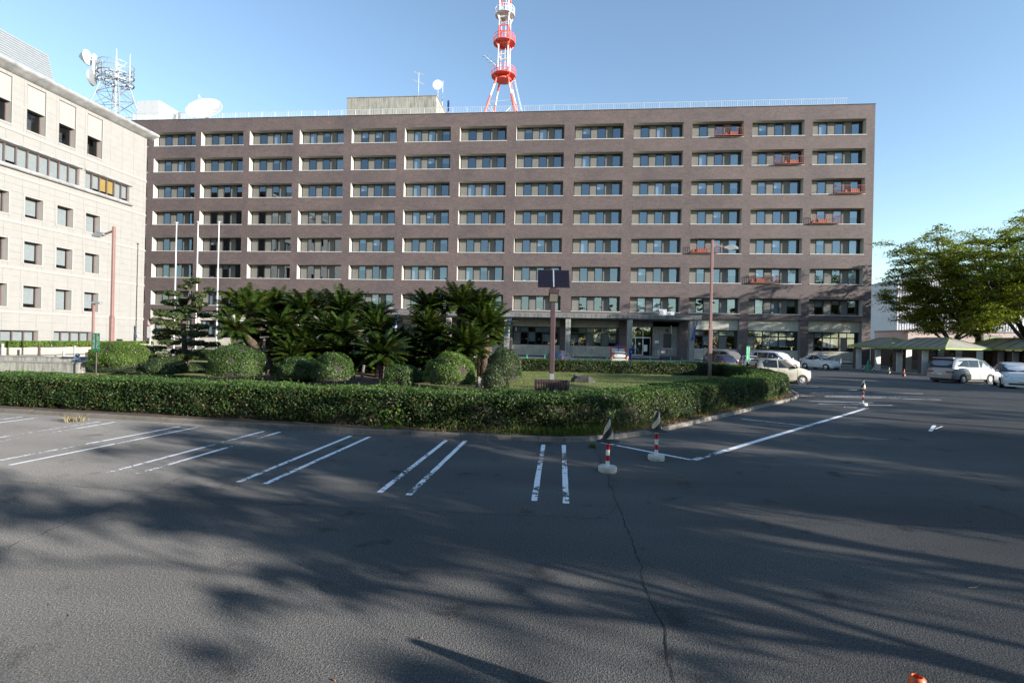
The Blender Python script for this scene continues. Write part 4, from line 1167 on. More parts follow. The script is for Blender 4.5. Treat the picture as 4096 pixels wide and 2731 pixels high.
# ================================================================== GARDEN
def hedge(name, label, path, width, h, dens, size, group=None, mats=('leaf_hedge', 'leaf_hedge_top'), wob=0.06, sprigs=0.0, zb=0.09, lo_cut=0.0):
    """path: 2-D front line, hedge grows to the left of it"""
    pts = resample(path, 0.35)
    back = offset_line(pts, width)
    t = thing(name, label, 'hedge', (0, 0, 0), 0, group)
    # dark twiggy core
    cb = MB(); n = len(pts); IN = 0.16
    a_l = offset_line(pts, IN); b_l = offset_line(pts, width - IN)
    for i in range(n):
        for p, zz in ((a_l[i], zb), (a_l[i], h - 0.12), (b_l[i], h - 0.12), (b_l[i], zb)): cb.v.append((p.x, p.y, zz))
    for i in range(n - 1):
        for k in range(3): cb.f.append((i * 4 + k, i * 4 + k + 1, i * 4 + 5 + k, i * 4 + 4 + k)); cb.m.append(0)
    cb.f += [(0, 1, 2, 3), tuple(n * 4 - 4 + k for k in (3, 2, 1, 0))]; cb.m += [0, 0]
    cb.build('branches', 'bark_dark', t)
    P = np.array([(p.x, p.y) for p in pts]); B = np.array([(p.x, p.y) for p in back])
    seg = np.linalg.norm(P[1:] - P[:-1], axis=1); cum = np.concatenate([[0], np.cumsum(seg)]); L = cum[-1]
    parts = []
    def along(s):
        i = np.clip(np.searchsorted(cum, s, side='right') - 1, 0, len(seg) - 1); u = ((s - cum[i]) / np.maximum(seg[i], 1e-6))[:, None]
        return P[i] * (1 - u) + P[i + 1] * u, B[i] * (1 - u) + B[i + 1] * u
    def wobble(s, q): return wob * (np.sin(s * 1.7 + q * 3) * 0.5 + np.sin(s * 4.1 + q * 7 + 1) * 0.3 + np.sin(s * 9.3 + 2) * 0.2)
    for face in ('front', 'back', 'top'):
        area = L * (h if face != 'top' else width); n_ = int(area * dens * (1.0 if face != 'back' else 0.45))
        s = rng.uniform(0, L, n_); a, b = along(s); dirv = unit(b - a)
        if face == 'top':
            q = rng.uniform(0, 1, n_)[:, None]; xy = a + (b - a) * q
            edge = np.minimum(q[:, 0], 1 - q[:, 0]) * width
            z = h + wobble(s, q[:, 0]) - 0.10 * np.exp(-edge / 0.10) + rng.uniform(-0.06, 0.02, n_)
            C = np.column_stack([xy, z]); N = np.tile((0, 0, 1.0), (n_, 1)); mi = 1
        else:
            q = rng.uniform(lo_cut, 1, n_) ** 0.9; z = zb + 0.04 + q * (h - zb - 0.02)
            o = a if face == 'front' else b; sg = 1 if face == 'front' else -1
            inn = (wobble(s, q) + rng.uniform(-0.02, 0.10, n_) + 0.10 * np.exp(-(h - z) / 0.10) + 0.12 * np.exp(-(z - zb) / 0.12))[:, None]
            xy = o + dirv * sg * inn
            C = np.column_stack([xy, z]); N = np.column_stack([-dirv * sg, np.full(n_, 0.45)]); mi = 0
        # thin and bare patches
        pn = np.array([mnoise.noise(Vector((c[0] * 1.3, c[1] * 1.3, c[2] * 2.2))) for c in C]); lim = 0.16 if face != 'top' else 0.30
        keep = (pn < lim) | (rng.uniform(0, 1, n_) < 0.42); C, N = C[keep], N[keep]
        V, F = leaf_quads(C, N, size, 0.55, 0.75); parts.append((V, F, mi))
    for e, s0 in ((0, 0.0), (1, L)):                     # ends
        n_ = int(width * h * dens); a, b = along(np.full(n_, s0)); q = rng.uniform(0, 1, n_)[:, None]; xy = a + (b - a) * q
        z = rng.uniform(zb, h, n_); tdir = (P[1] - P[0]) if e == 0 else (P[-1] - P[-2]); tdir = tdir / np.linalg.norm(tdir) * (-1 if e == 0 else 1)
        C = np.column_stack([xy + tdir * rng.uniform(-0.08, 0.05, (n_, 1)), z]); N = np.tile((tdir[0], tdir[1], 0.4), (n_, 1))
        V, F = leaf_quads(C, N, size, 0.55, 0.75); parts.append((V, F, 0))
    if sprigs:
        n_ = int(L * sprigs); s = rng.uniform(0, L, n_); a, b = along(s); q = rng.uniform(0.02, 0.98, n_)[:, None]; xy = a + (b - a) * q
        hh = rng.uniform(0.04, 0.15, n_)
        for k in range(5):
            C = np.column_stack([xy + rng.normal(0, 0.012, (n_, 2)), h + wobble(s, q[:, 0]) + hh * (k + 0.5) / 5]); N = rng.normal(0, 1, (n_, 3)) * (1, 1, 0.3)
            V, F = leaf_quads(C, N, size * 0.9, 0.4, 0.4); parts.append((V, F, 1))
    V, F, M = cat_q(parts)
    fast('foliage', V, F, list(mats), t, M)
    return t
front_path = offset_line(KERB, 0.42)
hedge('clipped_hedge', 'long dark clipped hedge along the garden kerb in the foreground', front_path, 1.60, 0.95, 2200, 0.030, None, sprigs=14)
fh = [Vector((12.3, 39.8)), Vector((2.0, 39.2)), Vector((-8.0, 39.2)), Vector((-20.0, 40.2)), Vector((-31.0, 42.5))]
fh = [Vector((-31.0, 40.4)), Vector((-20.0, 38.4)), Vector((-8.0, 37.6)), Vector((2.0, 37.7)), Vector((12.0, 38.6))]
hedge('clipped_hedge', 'low dark hedge behind the lawn and the rock', fh, 1.3, 0.98, 700, 0.05)
sh_path = [Vector((12.2, 29.8)), Vector((12.9, 33.5)), Vector((13.4, 38.0))]

def shrub(x, y_top, y_bot, x0, x1, label, mat, dep=None, dens=1500, size=0.030, flat=0.0, ry=None):
    b = g(x, y_bot, 0.1); 
    if dep is None: dep = (b - Vector((0, 0, CAM_H))).dot(fwd)
    rx = (x1 - x0) * K * dep / FOC / 2
    base = ground_at(x, dep + rx * 0.8, 0.1); top = atd(x, y_top, dep + rx * 0.8); H = max(0.5, top.z - 0.1)
    t = thing('round_shrub', label, 'shrub', tuple(base), 0, 'clipped round shrubs in the garden')
    ry = ry or rx
    n = int(2 * math.pi * ((rx * ry * 3 + H * (rx + ry)) / 3) * dens * 0.8)
    u = rng.normal(0, 1, (n, 3)); u[:, 2] = np.abs(u[:, 2]) * 1.0 - 0.25; u = unit(u)
    ex = 0.85
    def shape(u):
        s = np.sign(u) * np.abs(u) ** ex; s = s / np.maximum((np.abs(s) ** 2.5).sum(1, keepdims=True) ** (1 / 2.5), 1e-6)
        return s
    s = shape(u); lump = 1 + 0.075 * np.sin(u[:, :1] * 5 + x) + 0.065 * np.sin(u[:, 1:2] * 7 + x * 0.3) + 0.05 * np.sin(u[:, 2:3] * 9 + u[:, :1] * 4)
    rad = np.array([rx, ry, H * 0.58])
    C = s * lump * rad * (1 - np.abs(rng.normal(0, 0.045, (n, 1)))) + np.array([0, 0, H * 0.42])
    C = C[C[:, 2] > 0.02]; N = unit((C - np.array([0, 0, H * 0.42])) / rad ** 1.5) + np.array([0, 0, 0.2])
    j = rng.integers(0, len(C), int(len(C) * 0.007)); tip = C[j] + unit(N[j]) * rng.uniform(0.04, 0.13, (len(j), 1)) + np.array([0, 0, 0.03])   # stray shoots
    ext = np.concatenate([C[j] + (tip - C[j]) * q + rng.normal(0, 0.008, C[j].shape) for q in (0.3, 0.5, 0.7, 0.85, 1.0)]); C = np.concatenate([C, ext]); N = np.concatenate([N, np.tile(N[j], (5, 1))])
    V, F = leaf_quads(C, N, size, 0.5, 0.7); fast('foliage', V, F, mat, t)
    cb = MB(); kk, nn = 9, 16
    for j in range(kk):
        th = -0.42 + (math.pi / 2 + 0.42) * j / (kk - 1); 
        for i in range(nn):
            a = 2 * math.pi * i / nn; v = np.array([[math.cos(a) * math.cos(th), math.sin(a) * math.cos(th), math.sin(th)]]); q = shape(v)[0] * rad * 0.88
            cb.v.append((q[0], q[1], max(0.0, q[2] + H * 0.42)))
    for j in range(kk - 1):
        for i in range(nn): cb.f.append((j * nn + i, j * nn + (i + 1) % nn, (j + 1) * nn + (i + 1) % nn, (j + 1) * nn + i)); cb.m.append(0)
    cb.build('branches', 'bark_dark', t)
    return t
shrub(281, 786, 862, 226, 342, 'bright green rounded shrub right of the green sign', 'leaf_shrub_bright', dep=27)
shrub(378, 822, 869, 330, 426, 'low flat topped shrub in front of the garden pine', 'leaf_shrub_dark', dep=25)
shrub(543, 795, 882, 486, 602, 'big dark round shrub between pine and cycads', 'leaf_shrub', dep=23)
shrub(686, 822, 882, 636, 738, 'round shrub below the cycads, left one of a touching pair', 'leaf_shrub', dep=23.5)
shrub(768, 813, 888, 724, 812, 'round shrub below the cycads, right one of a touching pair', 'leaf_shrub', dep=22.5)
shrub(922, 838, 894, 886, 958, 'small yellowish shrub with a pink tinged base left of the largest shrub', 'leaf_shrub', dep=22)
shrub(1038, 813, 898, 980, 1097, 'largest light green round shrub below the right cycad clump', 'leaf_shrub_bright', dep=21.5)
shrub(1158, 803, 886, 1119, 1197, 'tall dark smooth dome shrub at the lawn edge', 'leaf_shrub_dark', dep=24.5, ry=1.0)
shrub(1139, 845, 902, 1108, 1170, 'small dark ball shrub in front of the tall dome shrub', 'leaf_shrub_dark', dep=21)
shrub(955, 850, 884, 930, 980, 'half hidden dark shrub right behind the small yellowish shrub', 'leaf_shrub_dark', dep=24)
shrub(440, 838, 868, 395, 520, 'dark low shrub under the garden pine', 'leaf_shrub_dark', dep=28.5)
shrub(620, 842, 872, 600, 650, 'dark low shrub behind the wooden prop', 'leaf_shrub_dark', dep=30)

# ---- cycads
def frond_mesh(seed, nf=70, droop=1.0):
    rs = np.random.default_rng(seed); Vs, Fs, Ms, o = [], [], [], 0
    for k in range(nf):
        az = k * 2.399963 + rs.normal(0, 0.2); q = (k + 0.5) / nf
        el0 = R(80 - 92 * q ** 0.85) + rs.normal(0, 0.09); L = (0.80 + 0.24 * math.sin(math.pi * min(1, q + 0.15))) * (1 + rs.normal(0, 0.08))
        ns = 34; d = np.array([math.cos(az), math.sin(az), 0]); side = np.array([-math.sin(az), math.cos(az), 0])
        p = np.array([0.05 * math.cos(az), 0.05 * math.sin(az), 0.0]); el = el0; tw = rs.normal(0, 0.25); pts = [p]; dirs = []
        for i in range(ns):
            v = d * math.cos(el) + np.array([0, 0, math.sin(el)]); dirs.append(v); p = p + v * L / ns; pts.append(p)
            el -= droop * (0.009 + 0.027 * (i / ns)) * (1.0 if el > -1.2 else 0.2)
        for i in range(4, ns):
            v = dirs[i]; nrm = np.cross(side, v); nrm /= np.linalg.norm(nrm); u = i / ns
            ll = 0.165 * (math.sin(math.pi * min(1, 0.12 + u * 0.86)) ** 0.6) + 0.015
            for s in (-1, 1):
                sd = side * s * math.cos(tw * s) + nrm * (0.42 + 0.1 * rs.normal()) + v * 0.55; sd /= np.linalg.norm(sd)
                a = pts[i]; w = 0.0125
                Vs += [a - v * w, a + v * w * 1.3, a + sd * ll + v * 0.012, a + sd * ll * 0.98 - v * 0.006]; Fs.append((o, o + 1, o + 2, o + 3)); Ms.append(0); o += 4
        for i in range(0, ns - 1, 3):
            a, b = pts[i], pts[min(i + 3, ns)]; w = side * 0.010 * (1.3 - i / ns)
            Vs += [a - w, a + w, b + w, b - w]; Fs.append((o, o + 1, o + 2, o + 3)); Ms.append(0); o += 4
    return fast('crown', np.array(Vs), np.array(Fs), 'leaf_cycad', 'mesh')
CYM = [frond_mesh(1), frond_mesh(2, 64, 1.15), frond_mesh(3, 78, 0.9)]
CY = [(570, 706, 60, 28.0, (640, 840), 'leaning cycad head at the left with a shaggy trunk bent toward the pine'),
      (540, 745, 48, 27.2, (622, 820), 'lowest bright cycad head leaning out left over the big dark shrub'),
      (632, 700, 50, 29.5, None, 'cycad head just right of and behind the leaning one'), (645, 740, 52, 28.0, None, 'half lit cycad head below the left pair of heads'),
      (703, 702, 60, 29.0, None, 'tall sunlit cycad with a bare dark trunk, highest of the left clump'), (789, 703, 60, 29.5, None, 'tall cycad head right of the highest sunlit one'),
      (742, 748, 36, 28.0, None, 'small cycad head between the two tallest heads of the left clump'), (860, 718, 48, 29.5, None, 'cycad head at the right end of the left clump, before the blue windows'),
      (872, 748, 48, 28.5, None, 'shaded cycad head below the right end of the left clump'), (785, 755, 56, 27.5, None, 'wide cycad head in the middle of the left clump'),
      (690, 775, 56, 27.6, None, 'dark cycad head low in the left clump behind the shrub pair'), (672, 806, 46, 26.5, None, 'lowest cycad head of the left clump, drooping over the left shrub of the pair'),
      (878, 800, 60, 26.0, None, 'low wide cycad head with one bright drooping frond'), (782, 800, 52, 27.0, None, 'dark cycad head right above the shrub pair'),
      (984, 696, 46, 29.0, None, 'upright cycad head at the left top of the right clump'), (1058, 688, 60, 29.0, None, 'topmost cycad head of the right clump'),
      (1104, 694, 50, 29.6, None, 'cycad head right of the topmost one'), (1116, 738, 60, 28.0, None, 'cycad head spreading right over the lawn side'),
      (982, 738, 46, 28.0, None, 'shaded cycad head under the upright left one of the right clump'), (1002, 768, 52, 27.5, None, 'dark cycad head in the middle left of the right clump'),
      (1074, 784, 62, 26.5, None, 'large low cycad head above the largest shrub'), (1122, 764, 44, 28.8, None, 'small shaded cycad head on the right flank of the right clump'),
      (950, 788, 46, 28.0, None, 'dark cycad head between the two clumps'), (1008, 812, 48, 27.0, None, 'lowest dark cycad head left of the largest shrub'), (940, 830, 44, 27.5, None, 'dark cycad head close to the ground behind the small yellowish shrub'),
      (735, 802, 54, 27.2, None, 'dark cycad head low down over the gap of the shrub pair'), (832, 815, 52, 27.6, None, 'dark low cycad head left of the one with the bright frond'), (640, 790, 50, 28.4, None, 'shaded cycad head under the leaning trunks'),
      (704, 838, 44, 28.6, None, 'dark cycad fronds right behind the left shrub of the pair'), (862, 846, 42, 27.8, None, 'dark cycad fronds near the ground by the pale prop'), (1046, 832, 46, 28.2, None, 'dark cycad fronds right behind the largest shrub'), (912, 778, 46, 29.2, None, 'dark cycad head rearmost between the two clumps'), (592, 772, 46, 29.4, None, 'shaded cycad fronds below the leaning head')]
for k, (x, y, r, dep, foot, lab) in enumerate(CY):
    hd = atd(x, y + r * 0.24, dep); sc = r * K * dep / FOC / 0.86
    bs = ground_at(foot[0], dep) if foot else Vector((hd.x + rnd.uniform(-0.2, 0.2), hd.y + rnd.uniform(-0.1, 0.3), 0))
    bs.z = 0.15
    t = thing('cycad', lab, 'cycad', tuple(bs), 0, 'cycads in the garden')
    top = hd - bs; c = link('crown', CYM[k % 3], t, tuple(top), rnd.uniform(0, 6.28)); c.scale = (sc, sc, sc)
    if foot: c.rotation_euler = (0, R(-28), rnd.uniform(0, 6))
    tr = MB(); m = 14; pts, rad = [], []
    for i in range(m + 1):
        u = i / m; p = Vector((top.x * (u ** (1.6 if foot else 1.0)), top.y * u, top.z * (u if not foot else (u ** 0.8)))); pts.append(p)
        rad.append((0.21 - 0.04 * u) * (1 + (0.10 if i % 2 else -0.05)) * (0.8 + 0.2 * sc))
    tr.tube(pts, rad, 12); tr.build('trunk', 'cycad_trunk', t)
for x, y0, y1, dep, lab in ((607, 775, 847, 27.0, 'dark wooden prop holding up the leaning cycad'), (836, 838, 872, 24.5, 'pale slanting wooden prop under the low cycad head')):
    a, b = atd(x, y0, dep), ground_at(x - (0 if x < 700 else 5), dep, 0.1)
    t = thing('wooden_prop', lab, 'prop', tuple(b)); MB().tube([(0, 0, 0), tuple(a - b)], [0.075, 0.065], 10).build('post', 'wood_prop', t)
    if x < 700: MB().bar(tuple(a - b + Vector((-0.22, 0, 0))), tuple(a - b + Vector((0.22, 0, 0.02))), 0.09).build('crosspiece', 'wood_prop', t)

# ---- cloud pruned garden pine
dep = 29.0; s_ = 0.2678 * dep / FOC
def pp(x, y, dy=0.0):
    p = atd((560 + 0.2678 * x) / K, (1080 + 0.2678 * y) / K, dep); return p + fwd * dy
PADS = [(700, 150, 110, 42), (915, 165, 75, 38), (700, 250, 90, 33), (905, 265, 65, 35), (580, 360, 130, 42), (920, 375, 85, 50), (400, 475, 185, 60), (640, 430, 150, 50), (970, 520, 95, 42), (570, 600, 120, 52), (790, 590, 150, 55),
        (300, 620, 115, 45), (890, 665, 105, 45), (450, 670, 100, 36), (650, 690, 140, 52), (360, 765, 110, 52), (560, 800, 90, 46), (650, 840, 95, 48), (1000, 850, 120, 46), (380, 920, 150, 52), (560, 930, 110, 45), (950, 950, 160, 52),
        (300, 1010, 120, 42), (720, 960, 110, 48), (1050, 1110, 130, 42), (330, 1170, 110, 40), (550, 1215, 150, 45), (770, 1280, 170, 55), (450, 1265, 100, 36), (850, 1090, 140, 46), (600, 1080, 130, 46)]
base = ground_at((560 + 0.2678 * 690) / K, dep, 0.1)
pine = thing('garden_pine', 'cloud pruned garden pine with flat foliage pads before the flagpoles', 'tree', tuple(base))
trunk_px = [(690, 1420), (670, 1250), (660, 1050), (650, 850), (665, 700), (710, 560), (760, 420), (740, 300), (730, 200)]
tp_ = [pp(*q) - base for q in trunk_px]; tp_[0] = Vector((0, 0, -0.05))
MB().tube(tp_, [0.17, 0.15, 0.13, 0.12, 0.10, 0.085, 0.07, 0.05, 0.03], 10).build('trunk', 'bark', pine, 60)
lm = MB(); parts = []
for (x, y, rx, ry) in PADS:
    dy = rnd.uniform(-0.9, 0.9); c = pp(x, y, dy) - base
    j = min(range(len(trunk_px)), key=lambda i: abs(trunk_px[i][1] - (y + 60))); a = tp_[j]; mid = (a + c) / 2 + Vector((0, 0, -0.12))
    lm.tube([a, mid, c], [0.045, 0.035, 0.018], 6)
    RX, RZ_ = rx * s_ * 1.08, ry * s_ * 0.9; n = int(1100 * (RX / 0.5) ** 2) + 350
    u = unit(rng.normal(0, 1, (n, 3))) * rng.uniform(0.55, 1, (n, 1)) ** 0.5
    lob = 1 + 0.25 * np.sin(u[:, :1] * 6 + x) * np.cos(u[:, 1:2] * 5 + y)
    C = u * lob * np.array([RX, RX * 0.8, RZ_]) + np.array(c); C[:, 2] += 0.03 * np.sin(C[:, 0] * 22)
    V, F = leaf_quads(C, u * (1, 1, 1.5) + np.array([0, 0, 0.5]), 0.050, 0.36, 0.7); parts.append((V, F, 0))
lm.build('branch', 'bark', pine, 60); V, F, M = cat_q(parts); fast('crown', V, F, 'leaf_pine', pine)

# ---- rocks
def rock(name, c, rx, ry, h, seed, m, label):
    mb = MB(); n, k = 20, 9
    for j in range(k + 1):
        th = -0.3 + (math.pi / 2 + 0.3) * j / k
        for i in range(n):
            a = 2 * math.pi * i / n; d = Vector((math.cos(a) * math.cos(th), math.sin(a) * math.cos(th), math.sin(th)))
            q = 1 + 0.28 * mnoise.noise(d * 1.6 + Vector((seed, 0, 0))) + 0.12 * mnoise.noise(d * 4 + Vector((0, seed, 0)))
            sx = math.copysign(abs(d.x) ** 0.6, d.x); mb.v.append((rx * q * sx, ry * q * d.y, max(-0.05, h * q * math.copysign(abs(d.z) ** 0.6, d.z) * (1 - 0.18 * sx))))
    for j in range(k):
        for i in range(n): mb.f.append((j * n + i, j * n + (i + 1) % n, (j + 1) * n + (i + 1) % n, (j + 1) * n + i)); mb.m.append(0)
    o = mb.build(name, m, None, 28); o.location = c; return tag(o, label, 'rock')
rk = g(1339, 879, 0.09); rock('boulder', (rk.x, rk.y + 0.5, 0.08), 0.60, 0.45, 0.40, 2.0, 'rock', 'long dark boulder lying alone on the lawn')
rk = ground_at(1107, 24); rock('boulder', (rk.x, rk.y, 0.1), 0.22, 0.25, 0.42, 5.0, 'rock_pale', 'pale grooved rock between the largest shrub and the small ball shrub')
for k, (x, y) in enumerate(((2010, 1498), (1975, 1496))):
    pass
# ---- grass blades on the lawn
n = 42000
x = rng.uniform(-12, 12.0, n); y = rng.uniform(14.5, 37.5, n)
front = np.where(x < 0.5, 14.2, 14.2 + (x - 0.5) * 1.25)
keep = (y > front) & ((x > -3.2) | (y < 20.5)); x, y = x[keep], y[keep]
C = np.column_stack([x, y, np.full(len(x), 0.10)]); hgt = rng.uniform(0.03, 0.07, len(x))[:, None]; d = unit(np.column_stack([rng.normal(0, 1, (len(x), 2)), np.zeros(len(x))])) * 0.008
top = C + np.array([0, 0, 1]) * hgt + rng.normal(0, 0.012, (len(x), 3))
V = np.stack([C - d, C + d, top + d * 0.3, top - d * 0.3], 1).reshape(-1, 3)
struct(fast('lawn_grass', V, np.arange(len(V)).reshape(-1, 4), 'grass_blade'), 'stuff')
# weeds and grass at the foot of the hedge, dry leaves on the soil strip
kp = np.array([(p.x, p.y) for p in resample(KERB[4:13], 0.02)]); kn = np.array([(p.x, p.y) for p in offset_line(resample(KERB[4:13], 0.02), 1.0)]) - kp
n = 9000; i = rng.integers(0, len(kp), n); dens = np.exp(-((kp[i, 0] - 0.2) / 1.2) ** 2) + 0.10
keep = rng.uniform(0, 1, n) < dens; i = i[keep]; n = len(i)
off = rng.uniform(0.10, 0.50, (n, 1)); xy = kp[i] + kn[i] * off; C = np.column_stack([xy, np.full(n, 0.09)])
hgt = rng.uniform(0.06, 0.26, n)[:, None]; lean = rng.normal(0, 0.07, (n, 3)) * (1, 1, 0); d = unit(np.column_stack([rng.normal(0, 1, (n, 2)), np.zeros(n)])) * 0.006
mid = C + np.array([0, 0, 1]) * hgt * 0.6 + lean * 0.4; top = C + np.array([0, 0, 1]) * hgt + lean * 1.3
V = np.concatenate([np.stack([C - d, C + d, mid + d * 0.8, mid - d * 0.8], 1), np.stack([mid - d * 0.8, mid + d * 0.8, top + d * 0.1, top - d * 0.1], 1)]).reshape(-1, 3)
struct(fast('kerb_grass', V, np.arange(len(V)).reshape(-1, 4), 'grass_blade'), 'stuff')
n = 5200; i = rng.integers(0, len(kp), n); off = rng.uniform(0.06, 0.62, (n, 1)); keep = (kp[i, 0] > 0.2) | (rng.uniform(0, 1, n) < 0.25); i, off = i[keep], off[keep]
C = np.column_stack([kp[i] + kn[i] * off, 0.115 + rng.uniform(0, 0.03, len(i))]); V, F = leaf_quads(C, np.tile((0, 0, 1.0), (len(i), 1)), 0.022, 0.55, 0.6)
struct(fast('dry_leaf_litter', V, F, 'dry_leaf'), 'stuff')
def big_leaf_plant(p, label, sc=1.0):
    t = thing('broadleaf_weed', label, 'plant', tuple(p)); r2 = random.Random(5)
    for k in range(9):
        a = r2.uniform(0, 6.28); L = r2.uniform(0.10, 0.30) * sc; c = Vector((math.cos(a) * L * 0.7, math.sin(a) * L * 0.5 - 0.08, r2.uniform(0.03, 0.5) * sc)); s = r2.uniform(0.07, 0.11) * sc
        d = Vector((math.cos(a), math.sin(a) - 0.6, -0.5)).normalized(); w = d.cross(Vector((0, 0, 1))).normalized()
        mb = MB(); P = []
        for u, ww, bz in ((0, 0.02, 0), (0.2, 0.7, 0.012), (0.45, 1.0, 0.02), (0.75, 0.6, 0.012), (1.0, 0.03, -0.01)):
            q = c + d * s * 2 * u + Vector((0, 0, bz)); P += [q - w * s * 0.75 * ww + Vector((0, 0, 0.015 * ww)), q, q + w * s * 0.75 * ww + Vector((0, 0, 0.015 * ww))]
        mb.v = [tuple(q) for q in P]; mb.f = [(3 * j + e, 3 * j + e + 1, 3 * j + e + 4, 3 * j + e + 3) for j in range(4) for e in (0, 1)]; mb.m = [0] * 8
        lf = mb.build('leaf', 'weed_leaf', t, 80); 
        MB().tube([(0, 0, 0), tuple(c * 0.5 + Vector((0, 0, 0.05))), tuple(c)], 0.005, 5).build('stalk', 'weed_leaf', lf)
pk = g(898, 990); big_leaf_plant(Vector((pk.x, pk.y + 0.12, 0.10)), 'bright broad leaved weed growing over the kerb', 1.0)
def tuft(p, label, n=60, h=0.25, m='grass_blade', spread=0.1):
    t = thing('grass_tuft', label, 'grass', tuple(p)); C = np.column_stack([rng.normal(0, spread * 0.5, (n, 2)), np.zeros(n)]); out = rng.normal(0, 1, (n, 3)) * (1, 0.6, 0); hh = rng.uniform(0.4, 1, n)[:, None] * h
    d = unit(np.column_stack([rng.normal(0, 1, (n, 2)), np.zeros(n)])) * 0.006; top = C + out * spread + np.array([0, 0, 1]) * hh; mid = C + out * spread * 0.3 + np.array([0, 0, 0.65]) * hh
    V = np.concatenate([np.stack([C - d, C + d, mid + d, mid - d], 1), np.stack([mid - d, mid + d, top + d * 0.2, top - d * 0.2], 1)]).reshape(-1, 3); fast('blades', V, np.arange(len(V)).reshape(-1, 4), m, t)
pk = g(170, 968); tuft(Vector((pk.x, pk.y, 0.0)), 'dry straw coloured grass tuft on the kerb at the left', 70, 0.22, 'straw', 0.22)
pk = g(1362, 1028); tuft(Vector((pk.x, pk.y, 0.0)), 'green grass tuft growing from the asphalt crack by the kerb', 90, 0.10, 'grass_blade', 0.05)

# ================================================================== LAMPS, SIGNS, POLES
# solar street light on the lawn
sl = g(1266, 905, 0.09); SY = sl.y
dps = (sl - Vector((0, 0, CAM_H))).dot(fwd)
sol = thing('solar_street_lamp', 'brown solar street lamp with twin panels standing behind the hedge', 'street lamp', (sl.x, sl.y, 0.09), R(4))
zt_ = atd(1270, 668, dps).z - 0.09
MB().bbox(-0.10, 0.10, -0.10, 0.10, 0, zt_ + 0.02, 0.02).build('pole', 'lamp_brown', sol)
MB().box(-0.09, 0.09, -0.104, -0.101, 0.62, 0.86).build('notice_plate', 'galvanised', sol)
hd = MB(); hz = zt_ - 0.38
hd.add([(-0.20, -0.10, hz + 0.46), (0.20, -0.10, hz + 0.46), (0.22, -0.55, hz + 0.36), (-0.22, -0.55, hz + 0.36), (-0.20, -0.10, hz - 0.12), (0.20, -0.10, hz - 0.12), (0.19, -0.53, hz + 0.24), (-0.19, -0.53, hz + 0.24)],
       [(0, 3, 2, 1), (4, 5, 6, 7), (0, 1, 5, 4), (2, 3, 7, 6), (1, 2, 6, 5), (3, 0, 4, 7)])
lh = hd.build('lamp_head', 'lamp_brown', sol)
MB().add([(-0.165, -0.155, hz - 0.080), (0.165, -0.155, hz - 0.080), (0.16, -0.50, hz + 0.208), (-0.16, -0.50, hz + 0.208)], [(0, 1, 2, 3)]).build('lens', 'lamp_lens', lh)
MB().bbox(-0.13, 0.13, -0.16, 0.13, hz + 0.44, hz + 0.52, 0.02).build('head_cap', 'lamp_brown', lh)
pz0 = atd(1270, 661, dps).z - 0.09
ta = R(52); ax = Vector((0, math.cos(ta), math.sin(ta)))
for k, x0 in enumerate((-0.655, 0.035)):
    pc = Vector((x0 + 0.31, -0.18, pz0)) + ax * 0.46 + Vector((0.0, 0, 0.03))
    nr = Vector((0, -math.sin(ta), math.cos(ta)))
    pn = MB().obox(pc, Vector((0.315, 0, 0)), ax * 0.50, nr * 0.02).build('solar_panel', 'frame_dark', sol)
    for i in range(4):
        for j in range(5):
            c = pc + Vector((-0.225 + i * 0.15, 0, 0)) + ax * (-0.38 + j * 0.19) + nr * 0.022
            MB().obox(c, Vector((0.071, 0, 0)), ax * 0.090, nr * 0.002).build('solar_cell', 'solar_cell', pn)
MB().obox(Vector((0, -0.18, pz0 + 0.03)) + ax * 0.46 + Vector((0, -math.sin(ta), math.cos(ta))) * 0.01, Vector((0.022, 0, 0)), ax * 0.50, Vector((0, -math.sin(ta), math.cos(ta))) * 0.022).build('centre_strip', 'silver_trim', sol)
MB().bar((0, 0.05, zt_ - 0.1), tuple(Vector((0, 0.10, 0)) + Vector((0, -0.18, pz0)) + ax * 0.32), 0.10).build('panel_bracket', 'lamp_brown', sol)
# slatted box around its foot
bx = thing('slatted_box', 'low brown slatted fence box around the foot of the solar lamp', 'fence', (sl.x, sl.y + 0.1, 0.09), R(4))
for yy in (-0.42, 0.42):
    MB().box(-0.68, 0.68, yy - 0.02, yy + 0.02, 0.12, 0.20).box(-0.68, 0.68, yy - 0.02, yy + 0.02, 0.44, 0.52).build('rail', 'lamp_brown', bx)
slm = MB().bbox(-0.030, 0.030, -0.018, 0.018, 0.03, 0.56, 0.006).mesh('slat', 'lamp_brown')
for k in range(13): link('slat', slm, bx, (-0.62 + k * 1.24 / 12, -0.46, 0)); link('slat', slm, bx, (-0.62 + k * 1.24 / 12, 0.46, 0))
for s in (-0.68, 0.68): MB().box(s - 0.03, s + 0.03, -0.46, 0.46, 0.0, 0.58).build('end_board', 'lamp_brown', bx)

